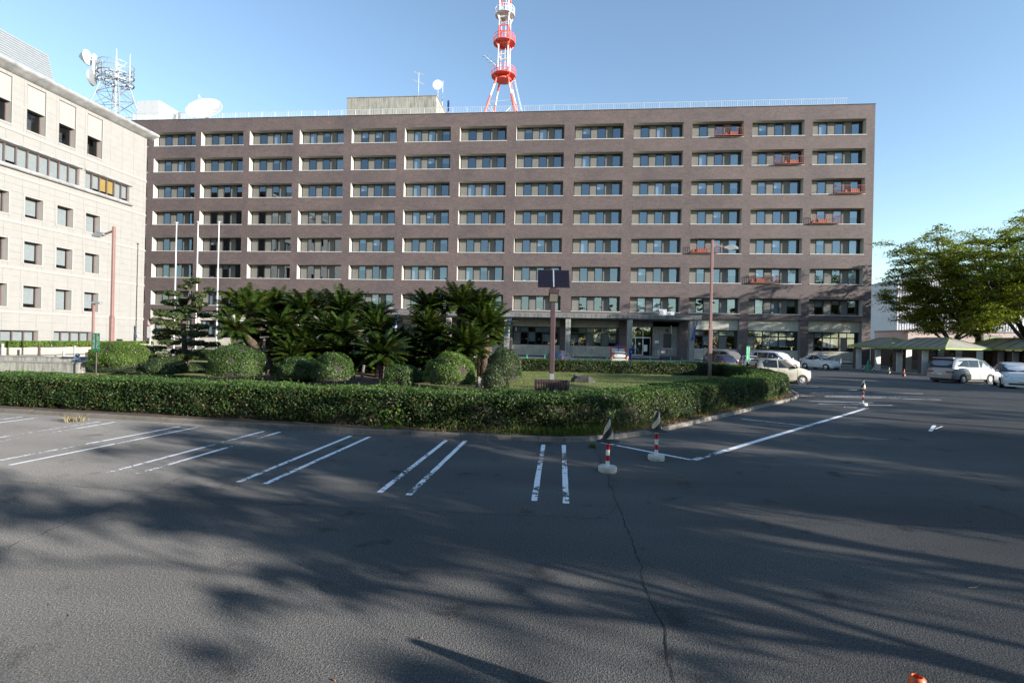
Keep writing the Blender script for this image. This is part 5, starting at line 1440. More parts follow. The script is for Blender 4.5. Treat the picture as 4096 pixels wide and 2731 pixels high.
def pole_lamp(x, dep, H, arm_dir, label, mat='lamp_pink', arm=0.95, sc=1.0):
    b = ground_at(x, dep, 0.0); t = thing('street_lamp', label, 'street lamp', tuple(b))
    w = 0.088 * sc
    MB().bbox(-w * 1.45, w * 1.45, -w * 1.45, w * 1.45, 0, H * 0.34, 0.03).add([(s * w * q, r_ * w * q, z) for z, q in ((H * 0.34, 1.45), (H * 0.355, 1.0)) for s, r_ in ((-1, -1), (1, -1), (1, 1), (-1, 1))], [(0, 1, 5, 4), (1, 2, 6, 5), (2, 3, 7, 6), (3, 0, 4, 7)]).bbox(-w, w, -w, w, H * 0.355, H, 0.02).build('pole', mat, t)
    d = Vector((arm_dir[0], arm_dir[1], 0)).normalized(); n = Vector((-d.y, d.x, 0))
    MB().bar(d * w + Vector((0, 0, H - 0.32)), d * (arm) + Vector((0, 0, H - 0.52)), 0.09, 0.11).build('arm', mat, t)
    c = d * (arm + 0.38) + Vector((0, 0, H - 0.55)); hb = MB()
    A = [c - d * 0.5 - n * 0.10 + Vector((0, 0, -0.06)), c - d * 0.5 + n * 0.10 + Vector((0, 0, -0.06)), c + d * 0.45 + n * 0.22 + Vector((0, 0, -0.13)), c + d * 0.45 - n * 0.22 + Vector((0, 0, -0.13)),
         c - d * 0.5 - n * 0.09 + Vector((0, 0, 0.08)), c - d * 0.5 + n * 0.09 + Vector((0, 0, 0.08)), c + d * 0.05 + n * 0.17 + Vector((0, 0, 0.24)), c + d * 0.05 - n * 0.17 + Vector((0, 0, 0.24)), c + d * 0.45 + n * 0.20 + Vector((0, 0, 0.03)), c + d * 0.45 - n * 0.20 + Vector((0, 0, 0.03))]
    hb.add(A, [(0, 1, 2, 3), (4, 7, 6, 5), (7, 9, 8, 6), (0, 4, 5, 1), (2, 8, 9, 3), (1, 5, 6, 8, 2), (0, 3, 9, 7, 4)])
    lh = hb.build('lamp_head', 'galvanised', t)
    MB().obox(c + Vector((0, 0, -0.125)) + d * 0.05, d * 0.33, n * 0.15, Vector((0, 0, 0.02))).build('lens', 'lamp_lens', lh)
    return t
pole_lamp(1631, 37.3, 9.9, (1, 0.05), 'tall pinkish brown lamp post with its arm to the right, on the lawn')
pole_lamp(256, 36.5, 9.75, (-1, 0.15), 'tall pinkish lamp post with its arm to the left, before the stone building')
b = ground_at(213, 40.0); t = thing('path_lamp', 'shorter dark red lamp with a flat head above the green sign', 'street lamp', tuple(b))
MB().bbox(-0.07, 0.07, -0.07, 0.07, 0, 4.45, 0.01).build('pole', 'lamp_pink', t); MB().bbox(-0.10, 0.72, -0.16, 0.16, 4.45, 4.60, 0.03).build('lamp_head', 'galvanised', t)

# green notice boards
def glyphs(mb, x, z0, z1, y, s, r2):
    z = z1
    while z > z0:
        if r2.random() < 0.9:
            for k in range(r2.randint(2, 3)): mb.box(x - s / 2, x + s / 2 * r2.uniform(0.3, 1), y - 0.003, y, z - s * (0.15 + k * 0.3) - s * 0.10, z - s * (0.15 + k * 0.3))
            if r2.random() < 0.7: mb.box(x - s * 0.08, x + s * 0.08, y - 0.0036, y, z - s * 0.85, z - s * 0.05)
        z -= s * 1.25
def green_sign(x, dep, y0, y1, wpx, base_y, rot, label, cols):
    top, bot = atd(x, y0, dep), atd(x, y1, dep); b = ground_at(x, dep, 0.09); w = wpx * K * dep / FOC / math.cos(rot) / 1.0
    t = thing('green_sign_board', label, 'sign', tuple(b), rot); z0, z1 = bot.z - 0.09, top.z - 0.09
    MB().tube([(0, 0, 0), (0, 0, z0 + 0.2)], 0.032, 10).build('post', 'post_dark', t)
    bo = MB().bbox(-w / 2, w / 2, -0.055, -0.035, z0, z1, 0.008).build('board', 'sign_green', t)
    tx = MB(); r2 = random.Random(3); s = w * 0.10
    for c in cols: glyphs(tx, c * w, z0 + (z1 - z0) * 0.16, z1 - (z1 - z0) * 0.10, -0.0565, s, r2)
    for c in (cols[0], cols[2]): tx.box(c * w - 0.012, c * w + 0.012, -0.0605, -0.0565, z1 - 0.05, z1 - 0.03)
    tx.build('lettering', 'white_paint', bo)
green_sign(222, 26.0, 765, 806, 25, 865, R(-12), 'green notice board with white vertical lettering left of the bright shrub', (-0.30, -0.16, 0.18, 0.32))
green_sign(1717, 36.0, 795, 831, 13, 870, R(50), 'narrow green notice board seen at an angle behind the far hedge', (-0.30, -0.12, 0.18, 0.36))
# road sign
b = ground_at(344.5, 60.0); rsn = thing('road_sign', 'round red rimmed road sign with a white text plate below', 'sign', tuple(b), R(-14))
cz = atd(345, 741, 60).z
MB().tube([(0, 0, 0), (0, 0, cz + 0.3)], 0.045, 10).build('post', 'white_metal', rsn)
MB().lathe([(0.001, 0), (0.44, 0), (0.44, 0.015), (0.001, 0.015)], 32, (0, -0.09, cz), axis='Y').build('disc', 'white_paint', rsn)
rg = MB(); n = 36
for k in range(n):
    a, b_ = 2 * math.pi * k / n, 2 * math.pi * (k + 1) / n
    rg.add([(0.40 * math.cos(a), -0.096, cz + 0.40 * math.sin(a)), (0.40 * math.cos(b_), -0.096, cz + 0.40 * math.sin(b_)), (0.31 * math.cos(b_), -0.096, cz + 0.31 * math.sin(b_)), (0.31 * math.cos(a), -0.096, cz + 0.31 * math.sin(a))], [(0, 3, 2, 1)])
rg.build('red_rim', 'sign_red', rsn)
tp2 = MB().bbox(-0.40, 0.40, -0.10, -0.08, cz - 1.75, cz - 0.46, 0.01).build('text_plate', 'white_paint', rsn)
tx = MB(); r2 = random.Random(8)
for c, z1 in ((-0.2, cz - 0.55), (0.03, cz - 0.55), (0.26, cz - 0.55)): glyphs(tx, c, cz - 1.55 + (0.5 if c > 0.2 else 0), z1, -0.1015, 0.075, r2)
tx.build('lettering', 'ink_grey', tp2)
# flagpoles
for k, (x, yt, lab) in enumerate(((399.5, 513, 'leftmost of the three white flagpoles'), (449, 511, 'middle one of the three white flagpoles'), (497, 511, 'rightmost of the three white flagpoles, nearest the cycads'))):
    b = ground_at(x, 58.0); t = thing('flagpole', lab + ' before the brick block', 'flagpole', tuple(b), 0, 'flagpoles'); H = atd(x, yt, 58.0).z
    MB().tube([(0, 0, 0), (0, 0, H * 0.5), (0, 0, H)], [0.085, 0.075, 0.055], 12).build('pole', 'white_metal', t, 50)
    MB().lathe([(0.10, 0), (0.19, 0.03), (0.19, 0.09), (0.05, 0.13)], 14, (0, 0, H)).build('cap', 'white_metal', t); MB().lathe([(0.2, 0), (0.2, 0.3), (0.12, 0.34)], 14).build('base_collar', 'white_metal', t)

# stone planter wall and its hedge before the left building
PWY0, PWY1 = 37.0, 56.2
def pw(y): return -47.6 - (y - 37) * 0.045
stw = thing('planter_wall', 'low wall of honey coloured stone blocks at the foot of the stone building', 'wall', (0, 0, 0))
for row in range(3):
    y = PWY0 - (0.3 if row % 2 else 0)
    while y < PWY1:
        L = rnd.uniform(0.45, 0.95); x = pw(y) + rnd.uniform(-0.012, 0.012)
        MB().bbox(x - 0.3, x, y + 0.008, min(y + L, PWY1) - 0.008, 0.005 + row * 0.25, 0.245 + row * 0.25 + (0.0 if row < 2 else rnd.uniform(-0.02, 0.02)), 0.02).build('stone_block', 'planter_stone', stw); y += L
MB().box(-49.2, -48.9, PWY0, PWY1, 0, 0.68).build('backing', 'grout', stw)
ph = [Vector((pw(y) - 0.1, y)) for y in (PWY1, 52, 47, 42, PWY0)]
ph = [Vector((pw(y) - 0.12, y)) for y in (PWY0, 42, 47, 52, PWY1 + 0.6)]
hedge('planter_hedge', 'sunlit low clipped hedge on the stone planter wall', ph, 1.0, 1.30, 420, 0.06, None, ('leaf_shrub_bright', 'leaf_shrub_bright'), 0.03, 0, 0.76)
b = Vector((pw(55.2) + 0.25, 54.6, 0)); ns = thing('name_stone', 'pale name stone with a brown plaque at the end of the planter', 'stone sign', tuple(b), R(-2))
MB().bbox(-0.25, 0.2, -1.3, 1.3, 0, 1.02, 0.05).build('stone', 'sandstone_smooth', ns); MB().box(0.2, 0.23, -0.9, 1.0, 0.55, 0.88).build('plaque', 'plaque_brown', ns)
MB().box(0.231, 0.236, -0.7, -0.1, 0.72, 0.80).box(0.231, 0.236, 0.0, 0.8, 0.72, 0.79).box(0.231, 0.236, -0.5, 0.7, 0.61, 0.66).build('plaque_lettering', 'rock_pale', ns)
# kerb path and bollards between pool and planter
pth = MB(); pth.add([(-47.4, 30, 0.12), (-44.0, 30, 0.12), (-44.6, 58, 0.12), (-48.2, 58, 0.12), (-44.0, 30, 0), (-44.6, 58, 0)], [(0, 1, 2, 3), (1, 4, 5, 2)]); struct(pth.build('footpath', 'paving'))
for x, yb, hgt, m, lab in ((6, 822, 0.95, 'bollard_grey', 'grey bollard at the very left edge before the planter'), (157 / K, 1425 / K, 0.95, 'post_dark', 'dark post second from the left before the planter'), (300 / K, 1418 / K, 0.9, 'bollard_grey', 'pale post left of the fountain figure'),
                         (74 / K, 1430 / K, 0.45, 'bollard_grey', 'short grey stub between the first two posts'), (256 / K, 1422 / K, 0.45, 'bollard_grey', 'short dark stub right of the dark post'), (348 / K, 1411 / K, 0.35, 'post_dark', 'tiny stub near the green sign')):
    p = g(x, yb, 0.10); p = Vector((p.x, p.y, 0.1)); dd = 43.0 / max(1, (p - Vector((0, 0, CAM_H))).dot(fwd)); p = ground_at(x, 43.5, 0.1)
    t = thing('bollard', lab, 'bollard', tuple(p), 0, 'posts along the footpath'); MB().tube([(0, 0, 0), (0, 0, hgt)], 0.10, 12).build('shaft', m, t); MB().lathe([(0.10, 0), (0.115, 0.02), (0.11, 0.06), (0.03, 0.09)], 12, (0, 0, hgt)).build('cap', m, t)
# fountain basin
n0, n1 = ground_at(-60, 27.2), ground_at(187, 27.2); f1 = ground_at(222, 33.0); f0 = ground_at(-60, 33.0)
ba = thing('fountain_basin', 'grey weathered concrete fountain basin behind the hedge at the left', 'basin', (0, 0, 0))
for a, b_ in ((n0, n1), (n1, f1), (f0, f1)):
    d = (b_ - a).normalized(); nn = Vector((-d.y, d.x, 0))
    wl = MB().obox((a + b_) / 2 + Vector((0, 0, 0.29)), (b_ - a) / 2, nn * 0.16, Vector((0, 0, 0.29))).build('basin_wall', 'concrete_old', ba)
    MB().obox((a + b_) / 2 + Vector((0, 0, 0.61)), (b_ - a) / 2 + d * 0.05, nn * 0.20, Vector((0, 0, 0.03))).build('rim', 'concrete', wl)
MB().add([tuple(n0 + Vector((0, 0, .3))), tuple(n1 + Vector((0, 0, .3))), tuple(f1 + Vector((0, 0, .3))), tuple(f0 + Vector((0, 0, .3)))], [(0, 1, 2, 3)]).build('water', 'water_dark', ba)
p = ground_at(178, 28.5, 0.3); fg = thing('fountain_figure', 'small shiny figure with a round head standing in the fountain basin', 'statue', tuple(p))
MB().lathe([(0.16, 0), (0.12, 0.08), (0.07, 0.18), (0.13, 0.30), (0.16, 0.42), (0.10, 0.52), (0.05, 0.56)], 14).build('body', 'statue_metal', fg, 50); MB().lathe([(0.02, 0), (0.10, 0.04), (0.125, 0.11), (0.10, 0.18), (0.02, 0.22)], 14, (0, 0, 0.55)).build('head', 'statue_metal', fg, 60)
for s in (-1, 1): MB().tube([(s * 0.13, 0, 0.46), (s * 0.22, -0.05, 0.34), (s * 0.16, -0.14, 0.28)], [0.04, 0.035, 0.03], 8).build('arm', 'statue_metal', fg, 60)

# ================================================================== CONES AND POSTS ON THE LOT
def spiral_cone(mb, r0, r1, z0, z1, n=40, k=22, turns=1.35, stripes=2, off=0.0):
    o = len(mb.v)
    for j in range(k + 1):
        u = j / k; r = r0 + (r1 - r0) * u
        for i in range(n):
            a = 2 * math.pi * i / n + turns * 2 * math.pi * u / 2; mb.v.append((r * math.cos(a), r * math.sin(a), z0 + (z1 - z0) * u))
    for j in range(k):
        for i in range(n):
            a = o + j * n + i; b_ = o + j * n + (i + 1) % n
            mb.f.append((a, b_, b_ + n, a + n)); mb.m.append(1 if (int((i + off) * stripes * 2 / n) % 2) else 0)
def cone_post(px, py, h_tot, label, off, cone_h=0.43):
    b = g(px, py); t = thing('cone_topped_post', label, 'traffic post', (b.x, b.y, 0), rnd.uniform(0, 1), 'posts with striped cones on the lot')
    MB().lathe([(0.150, 0), (0.160, 0.012), (0.160, 0.085), (0.150, 0.10), (0.04, 0.102)], 28).build('base', 'base_concrete', t, 40)
    zp = h_tot - cone_h; z = 0.10; seg = (zp - 0.10 + 0.05) / 5
    for k in range(5):
        MB().lathe([(0.034, 0), (0.034, seg - 0.0005)], 16, (0, 0, z + k * seg)).build('pole', 'red_band' if k in (1, 3) else 'white_paint', t, 40)
    c = MB(); spiral_cone(c, 0.105, 0.030, zp + 0.02, h_tot - 0.03, off=off); co = c.build('cone', ['cone_cream', 'rubber_black'], t, 60)
    MB().lathe([(0.031, 0), (0.031, 0.03), (0.024, 0.034)], 16, (0, 0, h_tot - 0.034)).build('cone_tip', 'rubber_black', co)
    fl = MB(); n = 8
    fl.bbox(-0.155, 0.155, -0.155, 0.155, zp - 0.005, zp + 0.022, 0.02); fl.lathe([(0.145, 0), (0.112, 0.03), (0.106, 0.035)], 20, (0, 0, zp + 0.018)); f_ = fl.build('cone_flange', 'rubber_black', co); return t
cone_post(1395, 1083, 0.965, 'nearest red and white post with a dark striped cone on top', 0)
cone_post(1507, 1056, 1.00, 'second red and white post with a pale striped cone, nearer the hedge corner', 9)
cone_post(1982, 931, 1.03, 'distant red and white post with a black striped cone beyond the box line', 5)
def small_cone(p, h, m, label, group, stripe=False, cat='cone'):
    t = thing('traffic_cone', label, cat, (p[0], p[1], p[2] if len(p) > 2 else 0), rnd.uniform(0, 1), group)
    c = MB()
    if stripe: spiral_cone(c, h * 0.19, h * 0.045, 0.03, h, 24, 12); c.build('cone', ['cone_cream', 'rubber_black'] if m == 's' else ['cone_orange', 'rubber_black'], t, 60)
    else: c.lathe([(h * 0.19, 0.03), (h * 0.05, h), (h * 0.03, h + 0.01)], 18).build('cone', m, t, 60)
    q = h * 0.26; MB().bbox(-q, q, -q, q, 0, 0.035, 0.02).build('base', 'rubber_black' if stripe else m, t)
for x, lab in ((1210.5, 'first green cone from the left along the entrance pavement'), (1251.5, 'green cone along the pavement just left of the solar lamp post'), (1303, 'green cone right next to the blue grey car roof'),
               (1359.6, 'green cone midway between the blue grey car and the cream car'), (1394, 'green cone touching the left side of the cream car'), (1494, 'green cone below the glass entrance doors'),
               (1540, 'green cone below the dark window right of the entrance'), (1565, 'green cone left of the last canopy pillar'), (1603, 'last green cone at the right before the navy car')):
    p = ground_at(x, 61.0); small_cone((p.x, min(p.y, 62.3), 0), 0.80, 'cone_green', lab, 'green cones along the pavement')
p = ground_at(480, 52.0); small_cone((p.x, p.y, 0), 0.8, 'cone_green', 'lone green cone under the rightmost flagpole', None)
cf = lambda x, y: g((3380 + x * 0.17007) / K, (1320 + y * 0.17007) / K)
small_cone(cf(455, 965), 0.62, 's', 'small striped cone left of the big green cone by the shelter', 'striped cones before the shelter', True); small_cone(cf(665, 995), 0.62, 's', 'small striped cone at the second shelter pillar', 'striped cones before the shelter', True)
small_cone(cf(1035, 1035), 0.62, 's', 'small striped cone between second and third shelter pillars', 'striped cones before the shelter', True); small_cone(cf(1385, 1085), 0.62, 'o', 'orange and black cone at the third shelter pillar', 'striped cones before the shelter', True)
p = cf(540, 955); small_cone((p.x, p.y, 0), 1.15, 'cone_green', 'big dark green cone between first and second shelter pillars', None)
# orange cone whose tip shows at the bottom edge
tipw = g(2107, 1552, 0.70); t = thing('orange_cone', 'orange cone tip poking into view at the bottom right edge', 'cone', (tipw.x, tipw.y, 0)); MB().lathe([(0.15, 0.03), (0.036, 0.67), (0.034, 0.69), (0.022, 0.70), (0.018, 0.68), (0.016, 0.60)], 24).build('cone', 'cone_orange', t, 50); MB().bbox(-0.19, 0.19, -0.19, 0.19, 0, 0.035, 0.02).build('base', 'cone_orange', t)
# wheel stops
for (x0, y0, x1, y1), lab in (((1839, 898, 1863, 905), 'concrete wheel stop farther from the camera beside the hedge end'), ((1859, 903, 1893, 911), 'concrete wheel stop nearer the camera beside the hedge end')):
    a, b_ = g(x0, (y0 + y1) / 2 + 2), g(x1, y1); d = Vector((b_.x - a.x, b_.y - a.y, 0)); L = min(0.62, d.length); c = (a + b_) / 2; d.normalize(); n = Vector((-d.y, d.x, 0)); t = thing('wheel_stop', lab, 'wheel stop', (c.x, c.y, 0), math.atan2(d.y, d.x), 'concrete wheel stops')
    MB().add([(-0.32, -0.08, 0), (0.32, -0.08, 0), (0.32, 0.08, 0), (-0.32, 0.08, 0), (-0.30, -0.05, 0.12), (0.30, -0.05, 0.12), (0.30, 0.05, 0.12), (-0.30, 0.05, 0.12)], [(3, 2, 1, 0), (4, 5, 6, 7), (0, 1, 5, 4), (1, 2, 6, 5), (2, 3, 7, 6), (3, 0, 4, 7)]).build('block', 'kerb_concrete', t)

# ================================================================== CARS
def make_car(name, label, loc, head, st, paint, wheels, wr, side_win, wind, rear, hw, front, back, group='parked cars', extra=None):
    """st: stations front to rear (x, zlow, zbelt, zroof, wlow, wbelt, wroof); head: heading vector"""
    t = thing(name, label, 'car', (loc[0], loc[1], 0), math.atan2(head[1], head[0]), group)
    mb = MB(); rings = []
    for (x, zl, zb, zr, wl, w_, wr_) in st:
        zm = zl + (zb - zl) * 0.45
        half = [(0.0, zl), (wl * 0.88, zl), (wl, zl + 0.10), (max(wl, w_) * 1.0, zm), (w_ * 1.0, zb - 0.07), (w_ * 0.975, zb), (wr_ + (w_ - wr_) * 0.10, zr - 0.09), (wr_ * 0.93, zr - 0.02), (wr_ * 0.6, zr + 0.008), (0.0, zr + 0.014)]
        ring = [(x, y, z) for y, z in half] + [(x, -y, z) for y, z in reversed(half[1:-1])]
        rings.append(ring)
    n = len(rings[0]); o = 0
    for r_ in rings: mb.v += r_
    for i in range(len(rings) - 1):
        for k in range(n):
            a, b = i * n + k, i * n + (k + 1) % n; mb.f.append((a, a + n, b + n, b)); mb.m.append(0)
    mb.f.append(tuple(range(n))); mb.f.append(tuple(reversed(range((len(rings) - 1) * n, len(rings) * n)))); mb.m += [0, 0]
    body = mb.build('body', paint, t, 38)
    xs_ = [s[0] for s in st]
    def interp(x, j):
        for a, b in zip(st[:-1], st[1:]):
            if b[0] <= x <= a[0]:
                u = (a[0] - x) / (a[0] - b[0]); return a[j] + (b[j] - a[j]) * u
        return st[0][j] if x > st[0][0] else st[-1][j]
    def yside(x, z):
        zb, zr, w_, wr_ = interp(x, 2), interp(x, 3), interp(x, 5), interp(x, 6)
        if z <= zb: return w_ * 0.99
        u = min(1, (z - zb) / max(0.05, zr - 0.09 - zb)); return w_ * 0.975 + (wr_ + (w_ - wr_) * 0.10 - w_ * 0.975) * u
    for s in (1, -1):
        for poly in side_win:
            m2 = MB(); P = []
            cx = sum(p[0] for p in poly) / len(poly); cz = sum(p[1] for p in poly) / len(poly)
            for x, z in poly: P.append((x, s * (yside(x, z) + 0.010), z))
            P2 = [(cx + (x - cx) * 1.05, s * (yside(cx + (x - cx) * 1.05, cz + (z - cz) * 1.10) + 0.004), cz + (z - cz) * 1.10) for x, z in poly]
            f = tuple(range(len(P))) if s < 0 else tuple(reversed(range(len(P))))
            wo = MB().add(P, [f]).build('side_window', 'car_glass', t); MB().add(P2, [f]).build('window_surround', 'trim_black', wo)
    def cross(poly, nm, off):
        # poly: (x, z, halfwidth) bottom then top
        (x0, z0, w0), (x1, z1, w1) = poly; d = Vector((x1 - x0, 0, z1 - z0)).normalized(); nn = Vector((-d.z, 0, d.x)) if off > 0 else Vector((d.z, 0, -d.x))
        if (nn.x > 0) != (off > 0): nn = -nn
        P = []
        for u, v in ((0, -1), (0, 1), (1, 1), (1, -1)):
            x, z, w = (x0, z0, w0) if u == 0 else (x1, z1, w1); P.append(Vector((x, v * w, z)) + nn * 0.018)
        f = (0, 1, 2, 3) if off > 0 else (3, 2, 1, 0)
        wo = MB().add(P, [f]).build(nm, 'car_glass', t); c = sum(P, Vector()) / 4; MB().add([c + (p - c) * 1.06 - nn * 0.006 for p in P], [f]).build('window_surround', 'trim_black', wo)
    cross(wind, 'windscreen', 1); cross(rear, 'rear_window', -1)
    for xw in wheels:
        for s in (1, -1):
            yo = s * (hw + 0.006); sg = s
            MB().lathe([(wr * 1.18, 0), (wr * 1.18, sg * 0.10), (wr * 1.14, sg * 0.11), (wr * 0.9, sg * 0.10)], 24, (xw, yo - sg * 0.10, wr * 1.02), axis='Y').build('wheel_arch', 'trim_black', t)
            wh = MB().lathe([(wr * 0.5, 0), (wr * 0.94, 0), (wr, sg * 0.03), (wr, sg * 0.15), (wr * 0.94, sg * 0.185), (wr * 0.66, sg * 0.19), (wr * 0.64, sg * 0.175)], 26, (xw, yo - sg * 0.165, wr), axis='Y').build('wheel', 'tyre', t, 40)
            rm_ = MB().lathe([(0.001, sg * 0.03), (wr * 0.18, sg * 0.03), (wr * 0.22, sg * 0.012), (wr * 0.60, 0.0), (wr * 0.64, sg * 0.015), (wr * 0.65, -sg * 0.01)], 26, (xw, yo + sg * 0.012, wr), axis='Y').build('rim', 'rim', wh, 40)
            hb = MB()
            for k in range(5):
                a = 2 * math.pi * k / 5 + 0.3; hb.lathe([(wr * 0.10, 0), (wr * 0.10, sg * 0.004)], 10, (xw + wr * 0.42 * math.cos(a), yo + sg * 0.016, wr + wr * 0.42 * math.sin(a)), axis='Y')
            hb.build('rim_holes', 'trim_black', rm_)
    # door seams and handles, mirrors
    xa, xb = max(p[0] for w in side_win for p in w), min(p[0] for w in side_win for p in w)
    for s in (1, -1):
        for xd in [max(p[0] for p in side_win[0]) + 0.02, min(p[0] for p in side_win[0]) - 0.02]:
            zb = interp(xd, 2); yy = s * (max(interp(xd, 4), interp(xd, 5)) + 0.003)
            MB().box(xd - 0.008, xd + 0.008, min(yy, yy - s * 0.05), max(yy, yy - s * 0.05), 0.32, zb - 0.06).build('door_seam', 'trim_black', t)
        xh = min(p[0] for p in side_win[0]) + 0.13; yy = s * (interp(xh, 5) + 0.012)
        MB().bbox(xh - 0.08, xh + 0.08, min(yy, yy - s * 0.03), max(yy, yy - s * 0.03), interp(xh, 2) - 0.17, interp(xh, 2) - 0.13, 0.008).build('door_handle', paint, t)
        xm = xa - 0.05; ym = s * (interp(xm, 5) + 0.11)
        MB().bbox(xm - 0.07, xm + 0.06, ym - 0.10, ym + 0.08, interp(xm, 2) + 0.0, interp(xm, 2) + 0.16, 0.03).build('wing_mirror', paint, t)
    # lights, plates, grille: boxes in body space
    for nm, m, (x0, x1, y0, y1, z0, z1) in front + back:
        MB().bbox(min(x0, x1), max(x0, x1), min(y0, y1), max(y0, y1), z0, z1, 0.01).build(nm, m, t)
        if nm == 'number_plate':
            xf = max(x0, x1) + 0.002 if x0 > 0 else min(x0, x1) - 0.002; r2 = random.Random(hash(label) % 999 if False else len(label))
            tx = MB(); yc = (y0 + y1) / 2
            for k in range(4): tx.box(xf - 0.001, xf + 0.001, yc - 0.13 + k * 0.075, yc - 0.13 + k * 0.075 + 0.045, z0 + 0.02, z0 + 0.09)
            tx.build('plate_figures', 'plate_ink', t)
    under = MB().box(st[-1][0] + 0.25, st[0][0] - 0.25, -hw * 0.86, hw * 0.86, 0.15, 0.32); under.build('underbody', 'trim_black', t)
    return t
def mirror2(nm, m, b): return [(nm, m, b), (nm, m, (b[0], b[1], -b[3], -b[2], b[4], b[5]))]
HATCH = [(1.86, .30, .60, .62, .50, .58, .46), (1.78, .20, .70, .73, .68, .72, .58), (1.45, .18, .86, .90, .78, .79, .66), (.95, .18, .97, 1.02, .82, .82, .66), (.35, .18, 1.0, 1.38, .83, .83, .60), (-.1, .18, 1.01, 1.52, .83, .83, .59), (-.7, .18, 1.02, 1.545, .83, .83, .59), (-1.2, .18, 1.04, 1.48, .82, .82, .57), (-1.58, .22, 1.04, 1.24, .79, .79, .55), (-1.80, .28, .92, .98, .70, .72, .56), (-1.86, .34, .80, .82, .6, .62, .5)]
HW = [[(.85, 1.02), (.05, 1.44), (-.28, 1.46), (-.28, 1.02)], [(-.36, 1.02), (-.36, 1.46), (-.85, 1.45), (-1.25, 1.28), (-1.3, 1.06)]]
KEI = [(1.70, .32, .62, .64, .55, .62, .5), (1.64, .20, .76, .79, .66, .68, .56), (1.35, .17, .90, .95, .72, .72, .62), (.98, .17, .98, 1.05, .735, .735, .62), (.35, .17, 1.0, 1.42, .738, .738, .58), (-.15, .17, 1.0, 1.53, .738, .738, .57), (-.9, .17, 1.01, 1.55, .738, .738, .57), (-1.35, .18, 1.02, 1.50, .735, .735, .56), (-1.58, .22, 1.0, 1.32, .72, .72, .55), (-1.68, .28, .92, 1.0, .68, .70, .56), (-1.70, .34, .84, .86, .62, .66, .54)]
KW = [[(.80, 1.0), (.10, 1.42), (-.28, 1.45), (-.30, 1.0)], [(-.40, 1.0), (-.40, 1.45), (-1.05, 1.45), (-1.25, 1.32), (-1.22, 1.04)]]
VAN = [(2.32, .34, .72, .75, .60, .70, .56), (2.26, .22, .88, .92, .78, .80, .66), (1.95, .20, 1.03, 1.10, .84, .84, .72), (1.62, .20, 1.10, 1.20, .85, .85, .72), (1.05, .20, 1.12, 1.66, .855, .855, .68), (.6, .20, 1.13, 1.80, .855, .855, .68), (-.6, .20, 1.14, 1.85, .855, .855, .68), (-1.8, .20, 1.15, 1.82, .85, .85, .67), (-2.15, .24, 1.12, 1.62, .84, .84, .66), (-2.28, .30, 1.0, 1.12, .80, .82, .66), (-2.32, .36, .9, .92, .74, .78, .64)]
VW = [[(1.45, 1.16), (.80, 1.66), (.12, 1.70), (.12, 1.16)], [(.02, 1.16), (.02, 1.70), (-1.1, 1.72), (-1.1, 1.18)], [(-1.2, 1.18), (-1.2, 1.72), (-1.8, 1.68), (-2.0, 1.5), (-1.98, 1.22)]]
WAG = [(2.30, .30, .62, .64, .55, .66, .52), (2.22, .20, .74, .78, .76, .78, .64), (1.75, .18, .88, .93, .84, .84, .72), (1.15, .18, .96, 1.02, .86, .86, .72), (.45, .18, 1.0, 1.42, .865, .865, .66), (.0, .18, 1.0, 1.56, .865, .865, .64), (-.9, .18, 1.02, 1.60, .865, .865, .64), (-1.8, .18, 1.04, 1.56, .86, .86, .63), (-2.15, .22, 1.04, 1.36, .83, .83, .62), (-2.28, .28, .95, 1.05, .78, .80, .62), (-2.32, .34, .85, .87, .7, .74, .58)]
WW = [[(1.0, 1.0), (.25, 1.46), (-.10, 1.50), (-.10, 1.02)], [(-.20, 1.02), (-.20, 1.50), (-1.05, 1.52), (-1.05, 1.04)], [(-1.13, 1.04), (-1.13, 1.52), (-1.65, 1.48), (-1.98, 1.28), (-1.98, 1.10)]]
MPV = [(2.42, .34, .74, .78, .60, .74, .6), (2.34, .22, .88, .95, .78, .82, .70), (1.95, .20, 1.04, 1.16, .85, .86, .74), (1.45, .20, 1.10, 1.42, .88, .88, .72), (.85, .20, 1.10, 1.68, .885, .885, .70), (.2, .20, 1.10, 1.80, .885, .885, .70), (-.8, .20, 1.10, 1.82, .885, .885, .70), (-1.75, .20, 1.10, 1.80, .88, .88, .69), (-2.15, .24, 1.08, 1.55, .86, .86, .68), (-2.34, .30, .98, 1.14, .82, .84, .70), (-2.40, .36, .86, .88, .78, .80, .66)]
MW = [[(1.75, 1.16), (1.05, 1.58), (.48, 1.63), (.42, 1.14)], [(.26, 1.14), (.34, 1.63), (-.72, 1.65), (-.72, 1.14)], [(-.75, 1.14), (-.75, 1.65), (-1.55, 1.63), (-1.92, 1.42), (-1.85, 1.16)]]
PRI = [(2.2, .30, .58, .60, .5, .62, .5), (2.12, .20, .68, .72, .72, .74, .62), (1.6, .18, .84, .90, .82, .82, .70), (1.0, .18, .94, 1.02, .85, .85, .70), (.35, .18, .98, 1.36, .86, .86, .64), (-.2, .18, .98, 1.49, .86, .86, .60), (-.9, .18, 1.0, 1.44, .86, .86, .58), (-1.6, .20, 1.02, 1.24, .84, .84, .58), (-2.05, .24, 1.02, 1.08, .8, .80, .6), (-2.2, .32, .86, .88, .7, .72, .56)]
PW_ = [[(.90, 1.0), (.15, 1.38), (-.25, 1.41), (-.25, 1.0)], [(-.33, 1.0), (-.33, 1.41), (-.95, 1.36), (-1.45, 1.14), (-1.45, 1.04)]]
plate_f = lambda x, z: [('number_plate', 'plate_white', (x - 0.01, x + 0.012, -0.165, 0.165, z, z + 0.15))]
plate_b = lambda x, z: [('number_plate', 'plate_white', (x - 0.012, x + 0.01, -0.165, 0.165, z, z + 0.15))]

